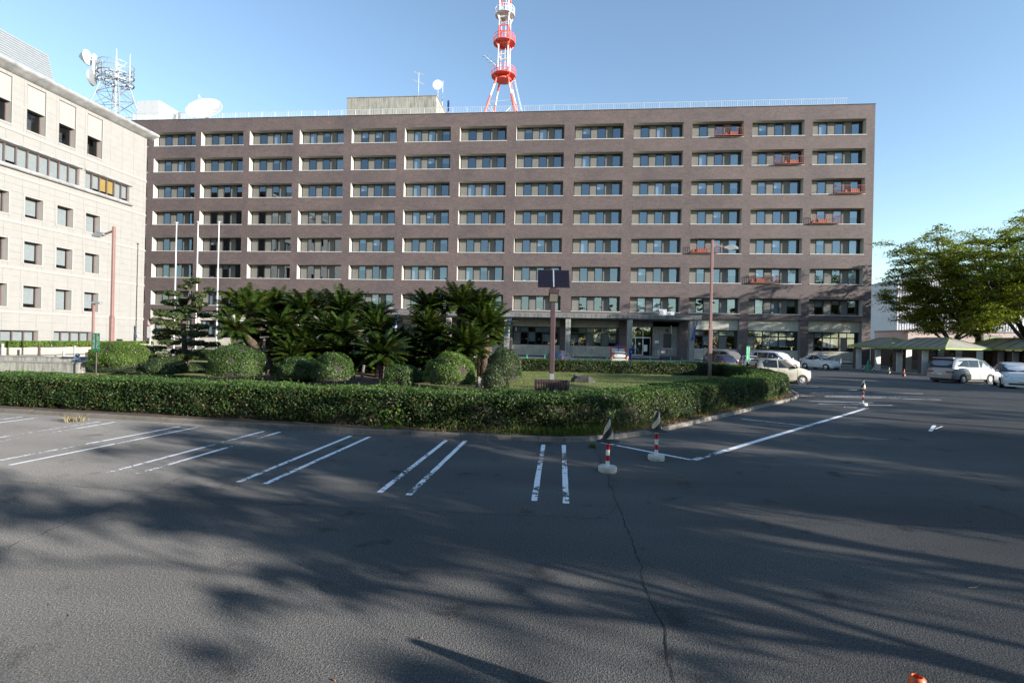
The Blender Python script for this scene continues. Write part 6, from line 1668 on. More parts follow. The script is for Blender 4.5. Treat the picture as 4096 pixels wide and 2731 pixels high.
# beige kei car beside the hedge end
w = g(1842, 883); make_car('kei_car', 'beige small hatchback parked side on behind the hedge end', (w.x - 1.12, w.y + 0.72), (1, 0.06), KEI, 'paint_beige', (1.12, -1.18), 0.275, KW, ((.99, 1.03, .60), (.20, 1.47, .52)), ((-1.655, 1.05, .58), (-1.47, 1.44, .50)), 0.735,
    mirror2('headlight', 'lamp_clear', (1.46, 1.66, .40, .68, .68, .86)) + plate_f(1.71, .38) + [('grille', 'trim_black', (1.66, 1.705, -.3, .3, .55, .62))], mirror2('tail_light', 'tail_red', (-1.71, -1.62, .60, .715, .85, 1.28)) + plate_b(-1.71, .55) + [('bumper', 'paint_beige', (-1.76, -1.6, -.66, .66, .30, .55))])
# white small hatchback in front of the building
w = ground_at(1886, 55.5); make_car('hatchback', 'white round small hatchback parked before the rightmost ground floor window', (w.x, w.y), (.46, -.89), HATCH, 'paint_white', (1.2, -1.23), 0.29, HW, ((.94, 1.03, .64), (.15, 1.46, .52)), ((-1.62, 1.12, .54), (-1.28, 1.42, .48)), 0.83,
    mirror2('headlight', 'lamp_clear', (1.42, 1.70, .44, .70, .66, .84)) + plate_f(1.865, .40) + [('grille', 'trim_black', (1.78, 1.845, -.36, .36, .58, .66)), ('air_intake', 'trim_black', (1.80, 1.865, -.4, .4, .26, .35))], mirror2('tail_light', 'tail_red', (-1.80, -1.70, .58, .74, .75, .98)) + plate_b(-1.87, .5))
# silver minivan and white minivan before the building
w = ground_at(1667, 52.0); make_car('minivan', 'grey silver minivan facing out, behind the tall pink lamp post', (w.x, w.y), (.40, -.92), VAN, 'paint_greysilver', (1.45, -1.42), 0.32, VW, ((1.60, 1.19, .70), (.95, 1.68, .60)), ((-2.25, 1.2, .62), (-2.12, 1.62, .58)), 0.855,
    mirror2('headlight', 'lamp_clear', (2.02, 2.28, .48, .78, .72, .92)) + plate_f(2.33, .42) + [('grille', 'rim', (2.22, 2.325, -.42, .42, .60, .78)), ('air_intake', 'trim_black', (2.24, 2.335, -.5, .5, .26, .36))], mirror2('tail_light', 'tail_red', (-2.33, -2.2, .66, .82, .8, 1.2)) + plate_b(-2.33, .6))
w = ground_at(1776, 50.0); make_car('minivan', 'white minivan with dark windscreen facing out above the beige car', (w.x, w.y), (.48, -.88), VAN, 'paint_white', (1.45, -1.42), 0.32, VW, ((1.60, 1.19, .70), (.95, 1.68, .60)), ((-2.25, 1.2, .62), (-2.12, 1.62, .58)), 0.855,
    mirror2('headlight', 'lamp_clear', (2.02, 2.28, .48, .78, .72, .92)) + plate_f(2.33, .42) + [('grille', 'trim_black', (2.22, 2.325, -.42, .42, .60, .74)), ('air_intake', 'trim_black', (2.24, 2.335, -.5, .5, .26, .36))], mirror2('tail_light', 'tail_red', (-2.33, -2.2, .66, .82, .8, 1.2)) + plate_b(-2.33, .6))
# navy hatch, seen from the rear, and white coupe
w = ground_at(1652, 43.5); make_car('hatchback', 'navy blue hatchback seen from behind, half hidden by the far hedge', (w.x, w.y), (-.20, .98), HATCH, 'paint_navy', (1.2, -1.23), 0.29, HW, ((.94, 1.03, .64), (.15, 1.46, .52)), ((-1.66, 1.10, .58), (-1.30, 1.42, .50)), 0.83,
    mirror2('headlight', 'lamp_clear', (1.42, 1.70, .44, .70, .66, .84)), mirror2('tail_light', 'tail_red', (-1.815, -1.70, .60, .72, .84, 1.06)) + plate_b(-1.87, .6))
w = ground_at(1722, 44.0); make_car('coupe', 'low white coupe between the navy hatchback and the beige car', (w.x, w.y), (.25, .97), PRI, 'paint_white', (1.35, -1.35), 0.30, PW_, ((.98, 1.0, .64), (.25, 1.38, .54)), ((-1.98, 1.08, .58), (-1.05, 1.42, .50)), 0.86,
    mirror2('headlight', 'lamp_clear', (1.7, 2.0, .46, .74, .62, .78)), mirror2('tail_light', 'tail_red', (-2.16, -2.0, .50, .80, .86, 1.0)) + plate_b(-2.21, .55))
# cream car with its hatch glass toward us, blue grey car roof
w = ground_at(1421, 46.0); make_car('hatchback', 'cream small car seen from behind before the entrance, amber lamps', (w.x, w.y), (.04, 1), KEI, 'paint_cream', (1.12, -1.18), 0.275, KW, ((.99, 1.03, .60), (.20, 1.47, .52)), ((-1.67, 1.00, .60), (-1.47, 1.47, .52)), 0.735,
    mirror2('headlight', 'lamp_clear', (1.46, 1.66, .40, .68, .68, .86)), mirror2('tail_light', 'amber', (-1.715, -1.66, .56, .67, .86, 1.12)) + mirror2('tail_light', 'tail_red', (-1.64, -1.56, .56, .67, 1.14, 1.32)) + [('window_notice', 'blind', (-1.625, -1.61, -.24, .22, 1.22, 1.32))])
w = ground_at(1287, 47.5); make_car('hatchback', 'dark blue grey car with only its roof above the far hedge', (w.x, w.y), (.3, .95), HATCH, 'paint_blue', (1.2, -1.23), 0.29, HW, ((.94, 1.03, .64), (.15, 1.46, .52)), ((-1.62, 1.12, .54), (-1.28, 1.42, .48)), 0.83,
    mirror2('headlight', 'lamp_clear', (1.42, 1.70, .44, .70, .66, .84)), mirror2('tail_light', 'tail_red', (-1.80, -1.70, .58, .74, .75, .98)))
# silver people carrier at the right, silver sedan nose behind it, white estate at the edge
w = g(2204, 881); make_car('people_carrier', 'silver long people carrier at the right seen from its rear corner', (w.x + 1.25, w.y + 1.5), (.92, .40), MPV, 'paint_silver', (1.45, -1.40), 0.315, MW, ((1.80, 1.20, .74), (.75, 1.70, .62)), ((-2.36, 1.10, .72), (-2.02, 1.68, .62)), 0.885,
    mirror2('headlight', 'lamp_clear', (2.0, 2.36, .5, .78, .74, .9)) + plate_f(2.43, .42), mirror2('tail_light', 'tail_red', (-2.42, -2.28, .40, .86, .74, .86)) + plate_b(-2.41, .52) + [('bumper', 'paint_silver', (-2.47, -2.2, -.80, .80, .34, .60)), ('spoiler', 'paint_silver', (-2.12, -1.9, -.66, .66, 1.74, 1.80))])
w = ground_at(2160, 46.0); make_car('sedan', 'silver sedan nose sticking out behind the people carrier', (w.x + 1.0, w.y + 1.2), (-.42, -.91), PRI, 'paint_silver', (1.35, -1.35), 0.30, PW_, ((.98, 1.0, .66), (.25, 1.38, .56)), ((-1.98, 1.08, .58), (-1.05, 1.42, .50)), 0.86,
    mirror2('headlight', 'lamp_clear', (1.72, 2.02, .46, .74, .64, .80)) + plate_f(2.205, .40) + [('grille', 'trim_black', (2.1, 2.175, -.24, .24, .56, .64)), ('air_intake', 'trim_black', (2.1, 2.19, -.5, .5, .28, .38))], [])
w = g(2322, 893); make_car('estate_car', 'white estate car cut by the right edge, black grille', (w.x + 1.55, w.y + 1.7), (-.52, -.854), WAG, 'paint_white', (1.40, -1.35), 0.315, WW, ((1.13, 1.03, .72), (.32, 1.45, .60)), ((-2.24, 1.1, .62), (-2.0, 1.48, .56)), 0.865,
    mirror2('headlight', 'lamp_clear', (1.85, 2.18, .48, .80, .66, .82)) + plate_f(2.31, .38) + [('grille', 'trim_black', (2.18, 2.275, -.46, .46, .58, .70)), ('air_intake', 'trim_black', (2.2, 2.315, -.55, .55, .24, .36)), ('badge', 'rim', (2.27, 2.285, -.06, .06, .61, .70)), ('bumper_lip', 'paint_white', (2.1, 2.34, -.74, .74, .16, .25))], [])

# ================================================================== PERSON AND CART AT THE ENTRANCE
def person():
    b = aty(1447.5, 826, 63.6); bz = 0.30
    J = {'pel': (0, 0, .95), 'sp': (.0, .01, 1.15), 'ch': (.02, .0, 1.38), 'nk': (.035, -.02, 1.52), 'hd0': (.05, -.045, 1.60), 'hd1': (.06, -.06, 1.74),
         'lh': (-.09, 0, .92), 'lk': (-.10, -.03, .50), 'la': (-.09, .03, .09), 'lt': (-.10, -.15, .04), 'rh': (.09, 0, .92), 'rk': (.08, -.01, .50), 'ra': (.07, .06, .09), 'rt': (.08, -.12, .04),
         'ls': (-.17, 0, 1.43), 'le': (-.22, -.04, 1.16), 'lw': (-.19, -.22, 1.02), 'lf': (-.18, -.30, 1.00), 'rs': (.19, 0, 1.43), 're': (.25, .03, 1.15), 'rw': (.22, -.12, .98), 'rf': (.21, -.20, .95)}
    rad = {'pel': .135, 'sp': .125, 'ch': .135, 'nk': .055, 'hd0': .085, 'hd1': .095, 'lh': .095, 'lk': .065, 'la': .048, 'lt': .04, 'rh': .095, 'rk': .065, 'ra': .048, 'rt': .04, 'ls': .062, 'le': .047, 'lw': .034, 'lf': .03, 'rs': .062, 're': .047, 'rw': .034, 'rf': .03}
    E_ = [('pel', 'sp'), ('sp', 'ch'), ('ch', 'nk'), ('nk', 'hd0'), ('hd0', 'hd1'), ('pel', 'lh'), ('lh', 'lk'), ('lk', 'la'), ('la', 'lt'), ('pel', 'rh'), ('rh', 'rk'), ('rk', 'ra'), ('ra', 'rt'), ('ch', 'ls'), ('ls', 'le'), ('le', 'lw'), ('lw', 'lf'), ('ch', 'rs'), ('rs', 're'), ('re', 'rw'), ('rw', 'rf')]
    ks = list(J); me = bpy.data.meshes.new('person'); me.from_pydata([J[k] for k in ks], [(ks.index(a), ks.index(c)) for a, c in E_], [])
    o = link('person', me, None, (b.x, b.y, bz), R(35))
    sk = o.modifiers.new('skin', 'SKIN'); me.skin_vertices[0].data[0].use_root = True
    for k, v in zip(ks, me.skin_vertices[0].data): v.radius = (rad[k], rad[k])
    o.modifiers.new('sub', 'SUBSURF').levels = 2; o.modifiers['sub'].render_levels = 2
    dg = bpy.context.evaluated_depsgraph_get(); ev = bpy.data.meshes.new_from_object(o.evaluated_get(dg)); ev.name = 'person'
    o.modifiers.clear(); o.data = ev
    ev.materials.clear()
    for m in ('cloth_blue', 'skin', 'hair', 'cloth_green', 'cloth_white'): ev.materials.append(MATS[m])
    for p in ev.polygons:
        c = p.center; p.use_smooth = True; mi = 0
        if c.z > 1.535: mi = 2 if (c.z > 1.63 or c.y > -.03) else 1
        elif c.z > 1.36 and abs(c.x) < .26 and c.y > -.05: mi = 3
        elif c.y < -.20 and .9 < c.z < 1.1: mi = 1
        elif .98 < c.z < 1.12 and c.x > .02 and c.x < .2: mi = 4
        p.material_index = mi
    tag(o, 'dark haired person in blue work clothes with green shoulders standing by the entrance', 'person')
    return o
person()
cb_ = aty(1419, 826, 62.6); ct = thing('red_cart', 'red framed cart holding two white boxes behind the cream car', 'cart', (cb_.x, cb_.y, 0.30))
for s in (-.85, .85):
    for yy in (-.35, .35): MB().bar((s, yy, .12), (s, yy, 1.55), .07).build('post', 'sign_red', ct)
MB().bar((-.85, -.35, 1.55), (.85, -.35, 1.55), .09).bar((-.85, .35, 1.55), (.85, .35, 1.55), .09).bar((-.85, -.35, .3), (.85, -.35, .3), .08).build('rail', 'sign_red', ct)
for x0 in (-.75, .05): MB().bbox(x0, x0 + .70, -.30, .30, .40, 1.38, .03).build('white_box', 'white_metal', ct)
MB().lathe([(.5, 0), (.45, .12), (.2, .22), (.02, .25)], 14, (0, 0, 1.58)).build('bundle', 'cloth_blue', ct)
for s in (-.7, .7):
    for yy in (-.3, .3): MB().lathe([(.02, -.03), (.12, -.03), (.12, .03), (.02, .03)], 14, (s, yy, .12), axis='Y').build('wheel', 'tyre', ct)
p = ground_at(1093, 56.0); ab = thing('sandwich_board', 'small white standing board left of the tall dome shrub', 'sign', (p.x, p.y, 0.0)); MB().prism([(-.3, -.25, 0), (.3, -.25, 0), (.28, -.02, 1.0), (-.28, -.02, 1.0)], (0, .03, 0)).build('front_board', 'white_paint', ab); MB().prism([(-.3, .25, 0), (.3, .25, 0), (.28, .03, 1.0), (-.28, .03, 1.0)], (0, -.025, 0)).build('rear_board', 'ink_grey', ab)
for x, m in ((15.9, 0), (22.6, 1), (25.4, 2), (28.4, 3)):
    pass

# ================================================================== COVERED WALKWAY AT THE RIGHT
P1, P2, P3 = cf(250, 900), cf(770, 962), cf(1325, 1002)
def shel(x, dep): return ground_at(x, dep)
S0 = shel(1984, 58.5); S1 = shel(2118, 50.5)
dv = Vector((S1.x - S0.x, S1.y - S0.y, 0)); SL = dv.length; dv.normalize(); sn = Vector((-dv.y, dv.x, 0))     # sn points away from the lot
she = thing('covered_walkway', 'covered walkway with grey hipped roofs, lime green trim and slab pillars', 'shelter', (S0.x, S0.y, 0), math.atan2(dv.y, dv.x))
# local: x along, y away
EZ, RZ2 = 2.62, 3.55
def hip(x0, x1, y0, y1, ez, rz, name, panels):
    yc = (y0 + y1) / 2; ins = (y1 - y0) / 2 * 0.9
    a, b, c, d = (x0, y0, ez), (x1, y0, ez), (x1, y1, ez), (x0, y1, ez); e, f = (x0 + ins, yc, rz), (x1 - ins, yc, rz)
    base = MB().add([a, b, c, d, e, f], [(0, 1, 5, 4), (2, 3, 4, 5), (1, 2, 5), (3, 0, 4)]).build(name, 'shelter_roof', she)
    V = lambda p: Vector(p)
    ed = MB()
    for p, q in ((a, b), (b, c), (c, d), (d, a)): ed.bar(V(p) - Vector((0, 0, .10)), V(q) - Vector((0, 0, .10)), .06, .16)
    ed.build('eaves_trim', 'green_frame', base)
    rb_ = MB()
    for p, q in ((a, e), (b, f), (c, f), (d, e), (e, f)): rb_.bar(V(p) + Vector((0, 0, .03)), V(q) + Vector((0, 0, .03)), .06, .05)
    rb_.build('hip_rib', 'green_frame', base)
    for k in range(1, panels):
        u = k / panels; xb = x0 + (x1 - x0) * u; xt = min(max(xb, x0 + ins), x1 - ins); tt = 1.0 if x0 + ins <= xb <= x1 - ins else ((xb - x0) / ins if xb < x0 + ins else (x1 - xb) / ins)
        top = Vector((xb, y0 + (yc - y0) * tt, ez + (rz - ez) * tt)); MB().bar(Vector((xb, y0, ez + .015)), top + Vector((0, 0, .015)), .045, .03).build('roof_seam', 'pillar_brown', base)
    return base
hip(-0.8, SL * 0.66, -1.3, 3.2, EZ, RZ2, 'roof', 9)
hip(SL * 0.60, SL + 4.4, -1.6, 2.6, EZ - 0.05, RZ2 - 0.05, 'roof', 7)
hip(SL * 0.95, SL + 7.4, 3.6, 8.0, EZ + 0.02, RZ2 + 0.02, 'roof', 6)
def slab_pillar(x, y, h=2.3):
    p = MB().bbox(-.02, .46, -.32, .32, .0, h, .015).build('pillar', 'pillar_brown', she); p.location = (x, y, 0)
    fc = MB().bbox(.465, .50, -.32, -.005, .05, h, .01).bbox(.465, .50, .005, .32, .05, h, .01).build('pale_face', 'pillar_white', p)
    MB().box(-.04, .52, -.34, .34, h, h + .04).build('cap', 'concrete', p); MB().box(.18, .28, -.05, .05, h + .04, EZ - .02).build('stub_post', 'green_frame', p)
for u in (0.0, 0.36, 0.73, 1.12): slab_pillar(SL * u, -0.9)
for u in (0.30, 0.80, 1.05, 1.32): slab_pillar(SL * u, 2.9)
for u in (1.25, 1.42, 1.7): slab_pillar(SL * u, 5.5)
for u, y in ((0.30, 2.9), (0.80, 2.9), (1.05, 2.9)):
    MB().lathe([(.05, -.06), (.14, -.04), (.14, .04), (.05, .10)], 4, (SL * u + .25, y - .40, 1.95), axis='Y').build('wall_light', 'galvanised', she)
MB().box(SL * 0.80, SL * 0.80 + .95, -1.62, -1.55, EZ - .62, EZ - .12).build('hanging_sign', 'frame_dark', she)
flo = MB().box(-1.5, SL + 8, -1.5, 9, 0.0, 0.06); fo = flo.build('floor_slab', 'paving', she)
# railings by the walkway
rl2 = thing('steel_railing', 'pale steel railing standing behind the walkway pillars', 'railing', (S0.x, S0.y, 0.06), math.atan2(dv.y, dv.x))
for zz in (.15, 1.05): MB().bar((0.5, 4.2, zz), (SL * 1.1, 4.2, zz), .05).build('rail', 'white_metal', rl2)
bm3 = MB().box(-.012, .012, -.012, .012, .15, 1.05).mesh('baluster', 'white_metal')
k = 0
while 0.5 + k * .17 < SL * 1.1: link('baluster', bm3, rl2, (0.5 + k * .17, 4.2, 0)); k += 1
# ramp hand rail near the white hatchback
p = ground_at(1930, 61); hr2 = thing('hand_rail', 'thin steel hand rail on the ramp right of the white hatchback', 'railing', (p.x - 1.6, p.y, 0.0), R(-8))
for x0 in (0, 1.6, 3.2): MB().tube([(x0, 0, 0.1), (x0, 0, 1.15)], .025, 8).build('post', 'silver_trim', hr2)
MB().tube([(-.2, 0, 1.15), (3.3, 0, 1.15)], .028, 8).tube([(-.2, 0, .75), (3.3, 0, .75)], .022, 8).build('rail', 'silver_trim', hr2)

# ================================================================== TREES
def grow_tree(seed, H, spread, n_limb, leaves_per, leaf, trunk_r, fork, pad=0.75, twigs=7, flat=0.22, rise=0.8):
    """returns wood MB and leaf arrays in local space"""
    r2 = random.Random(seed); wood = MB(); tips = []
    def bend(p, d, L, r0, r1, n=5, up=0.0, jit=0.12):
        pts, rad = [p.copy()], [r0]; d = d.normalized()
        for i in range(n):
            d = (d + Vector((r2.uniform(-jit, jit), r2.uniform(-jit, jit), up + r2.uniform(-jit, jit) * 0.5))).normalized(); p = p + d * L / n; pts.append(p.copy()); rad.append(r0 + (r1 - r0) * (i + 1) / n)
        return pts, rad, d
    pts, rad, d = bend(Vector((0, 0, -0.1)), Vector((r2.uniform(-.1, .1), r2.uniform(-.1, .1), 1)), fork + .1, trunk_r * 1.25, trunk_r, 5, 0, .05)
    wood.tube(pts, rad, 10); top = pts[-1]
    for i in range(n_limb):
        az = 2 * math.pi * (i + r2.uniform(-.3, .3)) / n_limb; inc = r2.uniform(.25, 1.0); d = Vector((math.cos(az) * inc, math.sin(az) * inc, rise + r2.uniform(-.2, .5)))
        L = (H - fork) * r2.uniform(.75, 1.0) / max(.6, d.normalized().z) * .62; L = min(L, spread * 1.35)
        pts, rad, dd = bend(top - Vector((0, 0, r2.uniform(0, fork * .25))), d, L, trunk_r * .55, trunk_r * .18, 7, .02, .13); wood.tube(pts, rad, 7)
        for j in range(2, 8):
            for q in range(2 if twigs > 2 else 1):
                p = pts[min(j, len(pts) - 1)]; az2 = az + r2.uniform(-1.7, 1.7); d2 = Vector((math.cos(az2), math.sin(az2), r2.uniform(.0, .75)))
                L2 = spread * r2.uniform(.22, .50); pt2, rd2, _ = bend(p, d2, L2, trunk_r * .20, trunk_r * .05, 5, .03, .2); wood.tube(pt2, rd2, 5, 0, False)
                for w_ in range(twigs):
                    pp_ = pt2[r2.randint(1, 5)]; tip = pp_ + Vector((r2.gauss(0, .45), r2.gauss(0, .45), r2.gauss(.12, .22))) * spread * .16
                    wood.tube([pp_, (pp_ + tip) / 2 + Vector((0, 0, .05)), tip], [.018, .012, .006], 4, 0, False); tips.append(tip)
    T = np.array([tuple(t) for t in tips]); n = len(T) * leaves_per
    idx = np.repeat(np.arange(len(T)), leaves_per); sz = rng.uniform(.5, 1.15, len(T))[idx][:, None] * pad
    u = rng.normal(0, 1, (n, 3)) * 0.55; u[:, 2] *= flat
    C = T[idx] + u * sz; C[:, 2] -= 0.10 * (np.linalg.norm(u[:, :2], axis=1) ** 2)
    V, F = leaf_quads(C, np.tile((0, 0, 1.0), (n, 1)), leaf, 0.5, 0.55)
    return wood, V, F
def tree_thing(name, label, p, seed, H, spread, n_limb, lp, leaf, tr, fork, lm, bm='bark_dark', group=None, rot=0.0, **kw):
    t = thing(name, label, 'tree', tuple(p), rot, group); w_, V, F = grow_tree(seed, H, spread, n_limb, lp, leaf, tr, fork, **kw)
    w_.build('trunk', bm, t, 60); fast('crown', V, F, lm, t); return t
tA = ground_at(2256, 50.0); tB = ground_at(2362, 46.0); tC = ground_at(2196, 52.0); tD = ground_at(2388, 54.0)
tree_thing('zelkova_tree', 'big zelkova with twin dark trunks rising behind the covered walkway', tA, 21, 20.5, 7.2, 9, 75, .095, .30, 4.6, 'leaf_tree', group='trees at the right', pad=.85, rise=.45)
tree_thing('zelkova_tree', 'zelkova at the right edge behind the white estate car', tB, 34, 19.0, 7.0, 9, 75, .095, .28, 4.0, 'leaf_tree', group='trees at the right', pad=.85)
tree_thing('zelkova_tree', 'smaller zelkova at the left of the group, nearest the brick block', tC, 45, 15.0, 5.4, 8, 75, .095, .22, 3.4, 'leaf_tree', group='trees at the right', pad=.9, rise=.4)
tree_thing('zelkova_tree', 'tallest zelkova, its crown cut by the right edge', tD, 52, 29.0, 9.0, 9, 80, .10, .32, 3.6, 'leaf_tree', group='trees at the right', pad=.9)
def bush(p, rx, h, label, m, n=5000, size=.09, group=None, name='bush'):
    t = thing(name, label, 'bush', tuple(p), 0, group); u = unit(rng.normal(0, 1, (n, 3))); u[:, 2] = np.abs(u[:, 2]); lob = 1 + .22 * np.sin(u[:, :1] * 5 + p[0]) * np.cos(u[:, 1:2] * 6) + .15 * np.sin(u[:, 2:3] * 8 + p[1])
    C = u * lob * np.array([rx, rx * .8, h]) * rng.uniform(.6, 1, (n, 1)) ** .4; V, F = leaf_quads(C, u, size, .5, .8); fast('foliage', V, F, m, t)
    st_ = MB()
    for k in range(6):
        a = k * 1.05; st_.tube([(0, 0, 0), (rx * .3 * math.cos(a), rx * .3 * math.sin(a), h * .4), (rx * .6 * math.cos(a), rx * .6 * math.sin(a), h * .75)], [.06, .045, .015], 6)
    st_.build('stem', 'bark_dark', t)
bush(ground_at(2285, 52), 1.7, 2.4, 'dark rounded bush beside the rightmost walkway roof', 'leaf_far', 6000, .08)
bush(ground_at(2205, 58), 0.9, 1.9, 'small leafy bush seen between the walkway pillars', 'leaf_tree', 2500, .08)
bush(ground_at(2062, 62), 0.7, 2.4, 'yellow green climbing bush behind the third walkway pillar', 'leaf_tree', 2200, .08)
bush(ground_at(2330, 50), 1.2, 1.5, 'yellow green bush at the foot of the right edge tree', 'leaf_tree', 3000, .08)
bush(ground_at(2012, 105), 2.6, 5.2, 'dark tree clump right beside the brick block corner', 'leaf_far', 6000, .16, name='distant_tree'); bush(ground_at(2044, 108), 2.4, 5.0, 'dark tree clump against the white hall wall', 'leaf_far', 6000, .16, name='distant_tree')

# ================================================================== FAR BUILDINGS AT THE RIGHT
q0 = atd(2058, 645, 95); fx = ground_at(2058, 95)
hall = thing('white_hall', 'white ribbed metal clad hall behind the trees at the right', 'building', (fx.x, fx.y, 0))
HH = q0.z
MB().box(0, 60, 0, 30, 0, HH).build('wall', 'factory_white', hall)
rbm_ = MB().box(0, .12, -.06, 0, 0, HH).mesh('wall_rib', 'factory_white')
for k in range(100): link('wall_rib', rbm_, hall, (.05 + k * .45, 0, 0))
MB().box(-.1, 60.1, -.12, 30, HH, HH + .25).build('roof_edge', 'galvanised', hall)
MB().box(6, 12, 3, 9, HH, HH + 2.6).build('roof_unit', 'white_metal', hall)
a0 = ground_at(2085, 74)
anx = thing('pink_annex', 'low pinkish walled annex behind the trees at the right', 'building', (a0.x, a0.y, 0))
MB().box(0, 45, 0, 8, 0, 5.0).build('wall', 'factory_pink', anx); MB().box(-.1, 45.1, -.1, 8, 5.0, 5.2).build('coping', 'concrete', anx)
for k in range(6):
    wv = MB().box(9 + k * 5, 12.4 + k * 5, -.05, .02, 2.6, 4.6).build('window', 'frame_brown', anx)
    for j in (0, 1): MB().box(9.12 + k * 5 + j * 1.64, 10.66 + k * 5 + j * 1.64, -.07, -.05, 2.72, 4.48).build('pane', 'glass', wv)
lw = ground_at(2000, 66); fwall = thing('brown_wall', 'dark brown garden wall behind the walkway', 'wall', (lw.x, lw.y, 0), math.atan2(dv.y, dv.x))
MB().box(0, 26, 0, .25, 0, 2.35).build('wall', 'pillar_brown', fwall); MB().box(-.05, 26.05, -.04, .29, 2.35, 2.43).build('coping', 'concrete', fwall)

# ================================================================== TREES BEYOND THE FRAME: they shade the lot and mirror in the glass
def pine_meshes(seed, H, cr0, r, dens=70):
    r2 = random.Random(seed); w_ = MB(); pts = [Vector((0, 0, -.1))]; d = Vector((r2.uniform(-.12, .12), r2.uniform(-.12, .12), 1))
    for i in range(8):
        d = (d + Vector((r2.uniform(-.10, .10), r2.uniform(-.10, .10), .1))).normalized(); pts.append(pts[-1] + d * H / 8.2)
    w_.tube(pts, [r * (1 - .085 * i) for i in range(9)], 10); cs = []
    for i in range(24):
        u = r2.uniform(cr0, 1.0); k = min(7, int(u * 8)); p = pts[k].lerp(pts[k + 1], u * 8 - k); az = r2.uniform(0, 6.28); L = H * r2.uniform(.10, .30) * (1.2 - u * .7)
        tip = p + Vector((math.cos(az) * L, math.sin(az) * L, L * r2.uniform(.0, .35))); w_.tube([p, (p + tip) / 2 + Vector((0, 0, .15)), tip], [.075 * (1.2 - u), .05 * (1.2 - u) + .01, .015], 6)
        for q in range(5): cs.append((p.lerp(tip, r2.uniform(.35, 1.05)) + Vector((r2.gauss(0, .35), r2.gauss(0, .35), r2.gauss(.1, .15))), r2.uniform(.28, .7) * H / 11))
    parts = []
    for c, s in cs:
        n = dens; u = unit(rng.normal(0, 1, (n, 3))) * rng.uniform(.2, 1, (n, 1)); C = u * np.array([s, s, s * .36]) + np.array(c); V, F = leaf_quads(C, u + np.array([0, 0, .6]), .15, .22, .7); parts.append((V, F, 0))
    V, F, M = cat_q(parts)
    return w_.mesh('trunk', 'bark_dark', 60), fast('crown', V, F, 'leaf_pine', 'mesh')
PM = [pine_meshes(3, 9.5, .42, .24), pine_meshes(8, 11.0, .45, .26), pine_meshes(15, 8.5, .38, .20), pine_meshes(29, 10.5, .5, .22), pine_meshes(41, 13.0, .62, .26), pine_meshes(47, 12.0, .6, .15), pine_meshes(61, 9.5, .28, .22, 85), pine_meshes(67, 9.0, .34, .20, 85)]
def pine_tree(p, k, s, label, rot):
    t = thing('pine_tree', label, 'tree', (p[0], p[1], 0), rot, 'pines around the parking lot'); t.scale = (s, s, s)
    link('trunk', PM[k][0], t); link('crown', PM[k][1], t)
sh = Vector((math.sin(R(SUN_AZ)), -math.cos(R(SUN_AZ)), 0))       # along the ground toward the sun
def broad_meshes(seed, H, spread, lp, tr, fork, nl=7, leaf=.10, pad=.6, twigs=4):
    w_, V, F = grow_tree(seed, H, spread, nl, lp, leaf, tr, fork, pad=pad, twigs=twigs, flat=.3, rise=.55)
    return w_.mesh('trunk', 'bark_dark', 60), fast('crown', V, F, 'leaf_tree', 'mesh')
BM = [broad_meshes(101, 8.5, 4.0, 110, .15, 3.0, 6, .09, .42, 1), broad_meshes(102, 8.0, 4.4, 60, .14, 2.8, 5, .09, .40, 1), broad_meshes(103, 9.5, 4.2, 40, .16, 1.6, 8, .12, .75, 4), broad_meshes(104, 9.0, 4.4, 40, .15, 1.6, 8, .12, .75, 4), broad_meshes(105, 10.5, 4.4, 60, .16, 4.6, 8, .11, .7, 4)]
def broad_tree(p, k, s, label, rot):
    t = thing('shade_tree', label, 'tree', (p[0], p[1], 0), rot, 'shade trees right of the parking lot'); t.scale = (s, s, s)
    link('trunk', BM[k][0], t); link('crown', BM[k][1], t)
BROAD = [(9.1, 1.5, 0, .60), (17.0, 4.1, 1, .62), (13.0, 5.6, 3, .58), (17.0, 9.5, 1, .62), (20.5, 13.5, 4, .70), (25.0, 18.0, 1, .80), (30.5, 23.5, 4, .85), (36.0, 29.0, 3, .9), (11.5, -2.6, 1, .55), (22.0, 3.0, 2, .75), (40.0, 12.0, 1, 1.0), (29.0, 14.0, 1, .8), (16.0, 1.6, 4, .72), (24.0, 8.0, 3, .85)]
for i, (x, y, k, s) in enumerate(BROAD): broad_tree((x, y), k, s, 'spreading tree beyond the right edge that throws streaky shade on the lot', i * 1.9)
PINES = []
for i in range(11):  # added trees out of view, they cut the sky fill on the asphalt
    broad_tree((-30 + i * 3.3 + rnd.uniform(-.8, .8), -8.5 - 3.0 * (i % 2) + rnd.uniform(-1, 1)), 2 + i % 2, 1.6, 'tall leafy tree added close behind the viewpoint to block sky light', i * 1.1)
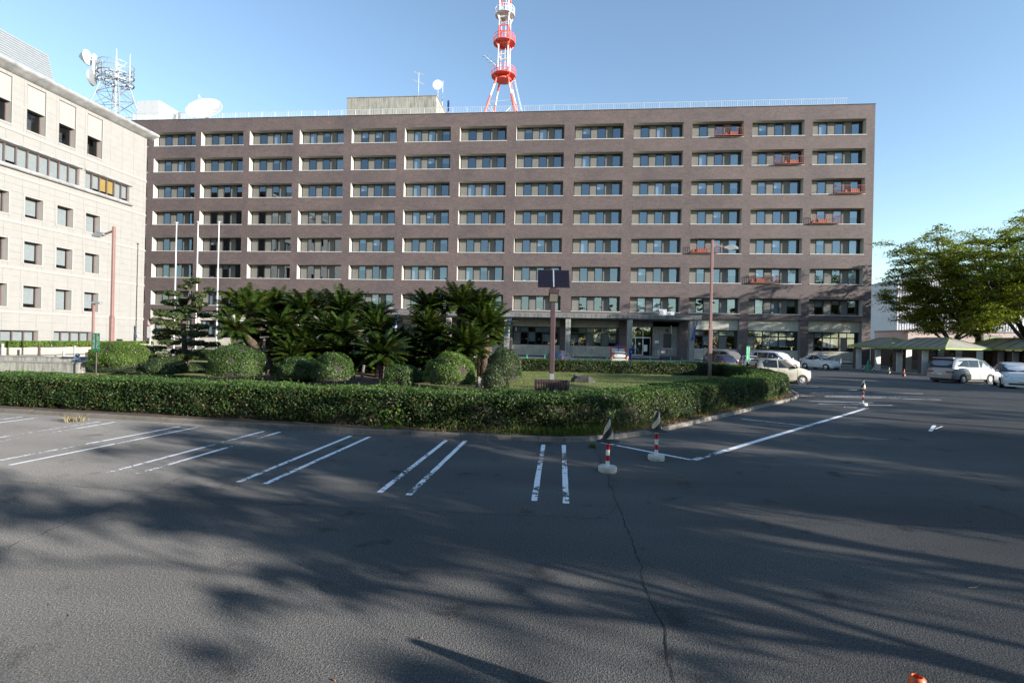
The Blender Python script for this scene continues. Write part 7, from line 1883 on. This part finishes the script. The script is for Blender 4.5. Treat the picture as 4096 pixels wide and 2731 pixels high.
# slim saplings and a lamp post whose shadows draw the thin bars on the asphalt
def sapling(p, h, r, label):
    t = thing('sapling', label, 'tree', (p.x, p.y, 0), 0, 'slim saplings right of the lot'); MB().tube([(0, 0, -.05), (.05, .03, h * .4), (-.03, .05, h * .75), (.02, 0, h)], [r, r * .85, r * .6, r * .2], 8).build('trunk', 'bark', t)
    n = 260; u = rng.normal(0, 1, (n, 3)) * (.35, .35, .5); C = u + np.array([0, 0, h * .9]); V, F = leaf_quads(C, u, .07, .5, .7); fast('crown', V, F, 'leaf_tree', t)
for p, h, r in ((g(2352, 1362) + sh * 12.0, 5.6, .055), (g(2352, 1490) + sh * 9.0, 4.6, .07), (g(2352, 1018) + sh * 7.0, 5.5, .07), (g(2352, 1026) + sh * 9.0, 6.0, .06)): sapling(p, h, r, 'slim sapling right of the view casting a thin shadow bar')
lp_ = g(876, 1512) + sh * 19.5; t = thing('bollard_lamp_post', 'lamp post beyond the right edge whose shadow tip reaches the foreground', 'street lamp', (lp_.x, lp_.y, 0)); MB().bbox(-.09, .09, -.09, .09, 0, 4.3, .01).build('pole', 'lamp_pink', t); MB().bbox(-.16, .16, -.16, .16, 4.3, 4.5, .03).build('lamp_head', 'galvanised', t)
for i in range(16):  # unseen pines added as sky occluders for deeper shade on the lot
    PINES.append((Vector((-50 + i * 3.4 + rnd.uniform(-1, 1), -13 - 7 * (i % 3) + rnd.uniform(-2, 2), 0)), 6 + i % 2, 1.25))
for i, (p, k, s) in enumerate(PINES): pine_tree(p, k, s, 'unseen pine added behind the viewpoint on its left side to screen off sky', i * 1.3)
for i, (x, y, k, s) in enumerate([(-30, -34, 1, 1.5), (-18, -30, 3, 1.45), (-6, -36, 0, 1.6), (5, -30, 1, 1.4), (14, -36, 2, 1.8), (24, -31, 0, 1.6), (34, -36, 1, 1.5), (44, -30, 3, 1.6), (-42, -32, 2, 1.7), (56, -34, 0, 1.6)]):
    pine_tree((x, y), k, s, 'tall pine behind the viewpoint mirrored in the lower windows', i * 2.1)

for i in range(26):  # added bush row, hides the bright horizon from the ground floor glass
    r_ = rnd.uniform(3.0, 4.5); bush((-62 + i * 5.2 + rnd.uniform(-1, 1), -40 + rnd.uniform(-4, 4), 0), r_, rnd.uniform(5.5, 7.5), 'thick evergreen bush added far behind the viewpoint to darken the glass reflections', 'leaf_far', 1500, .28, 'bushes added behind the viewpoint', 'added_evergreen_bush')
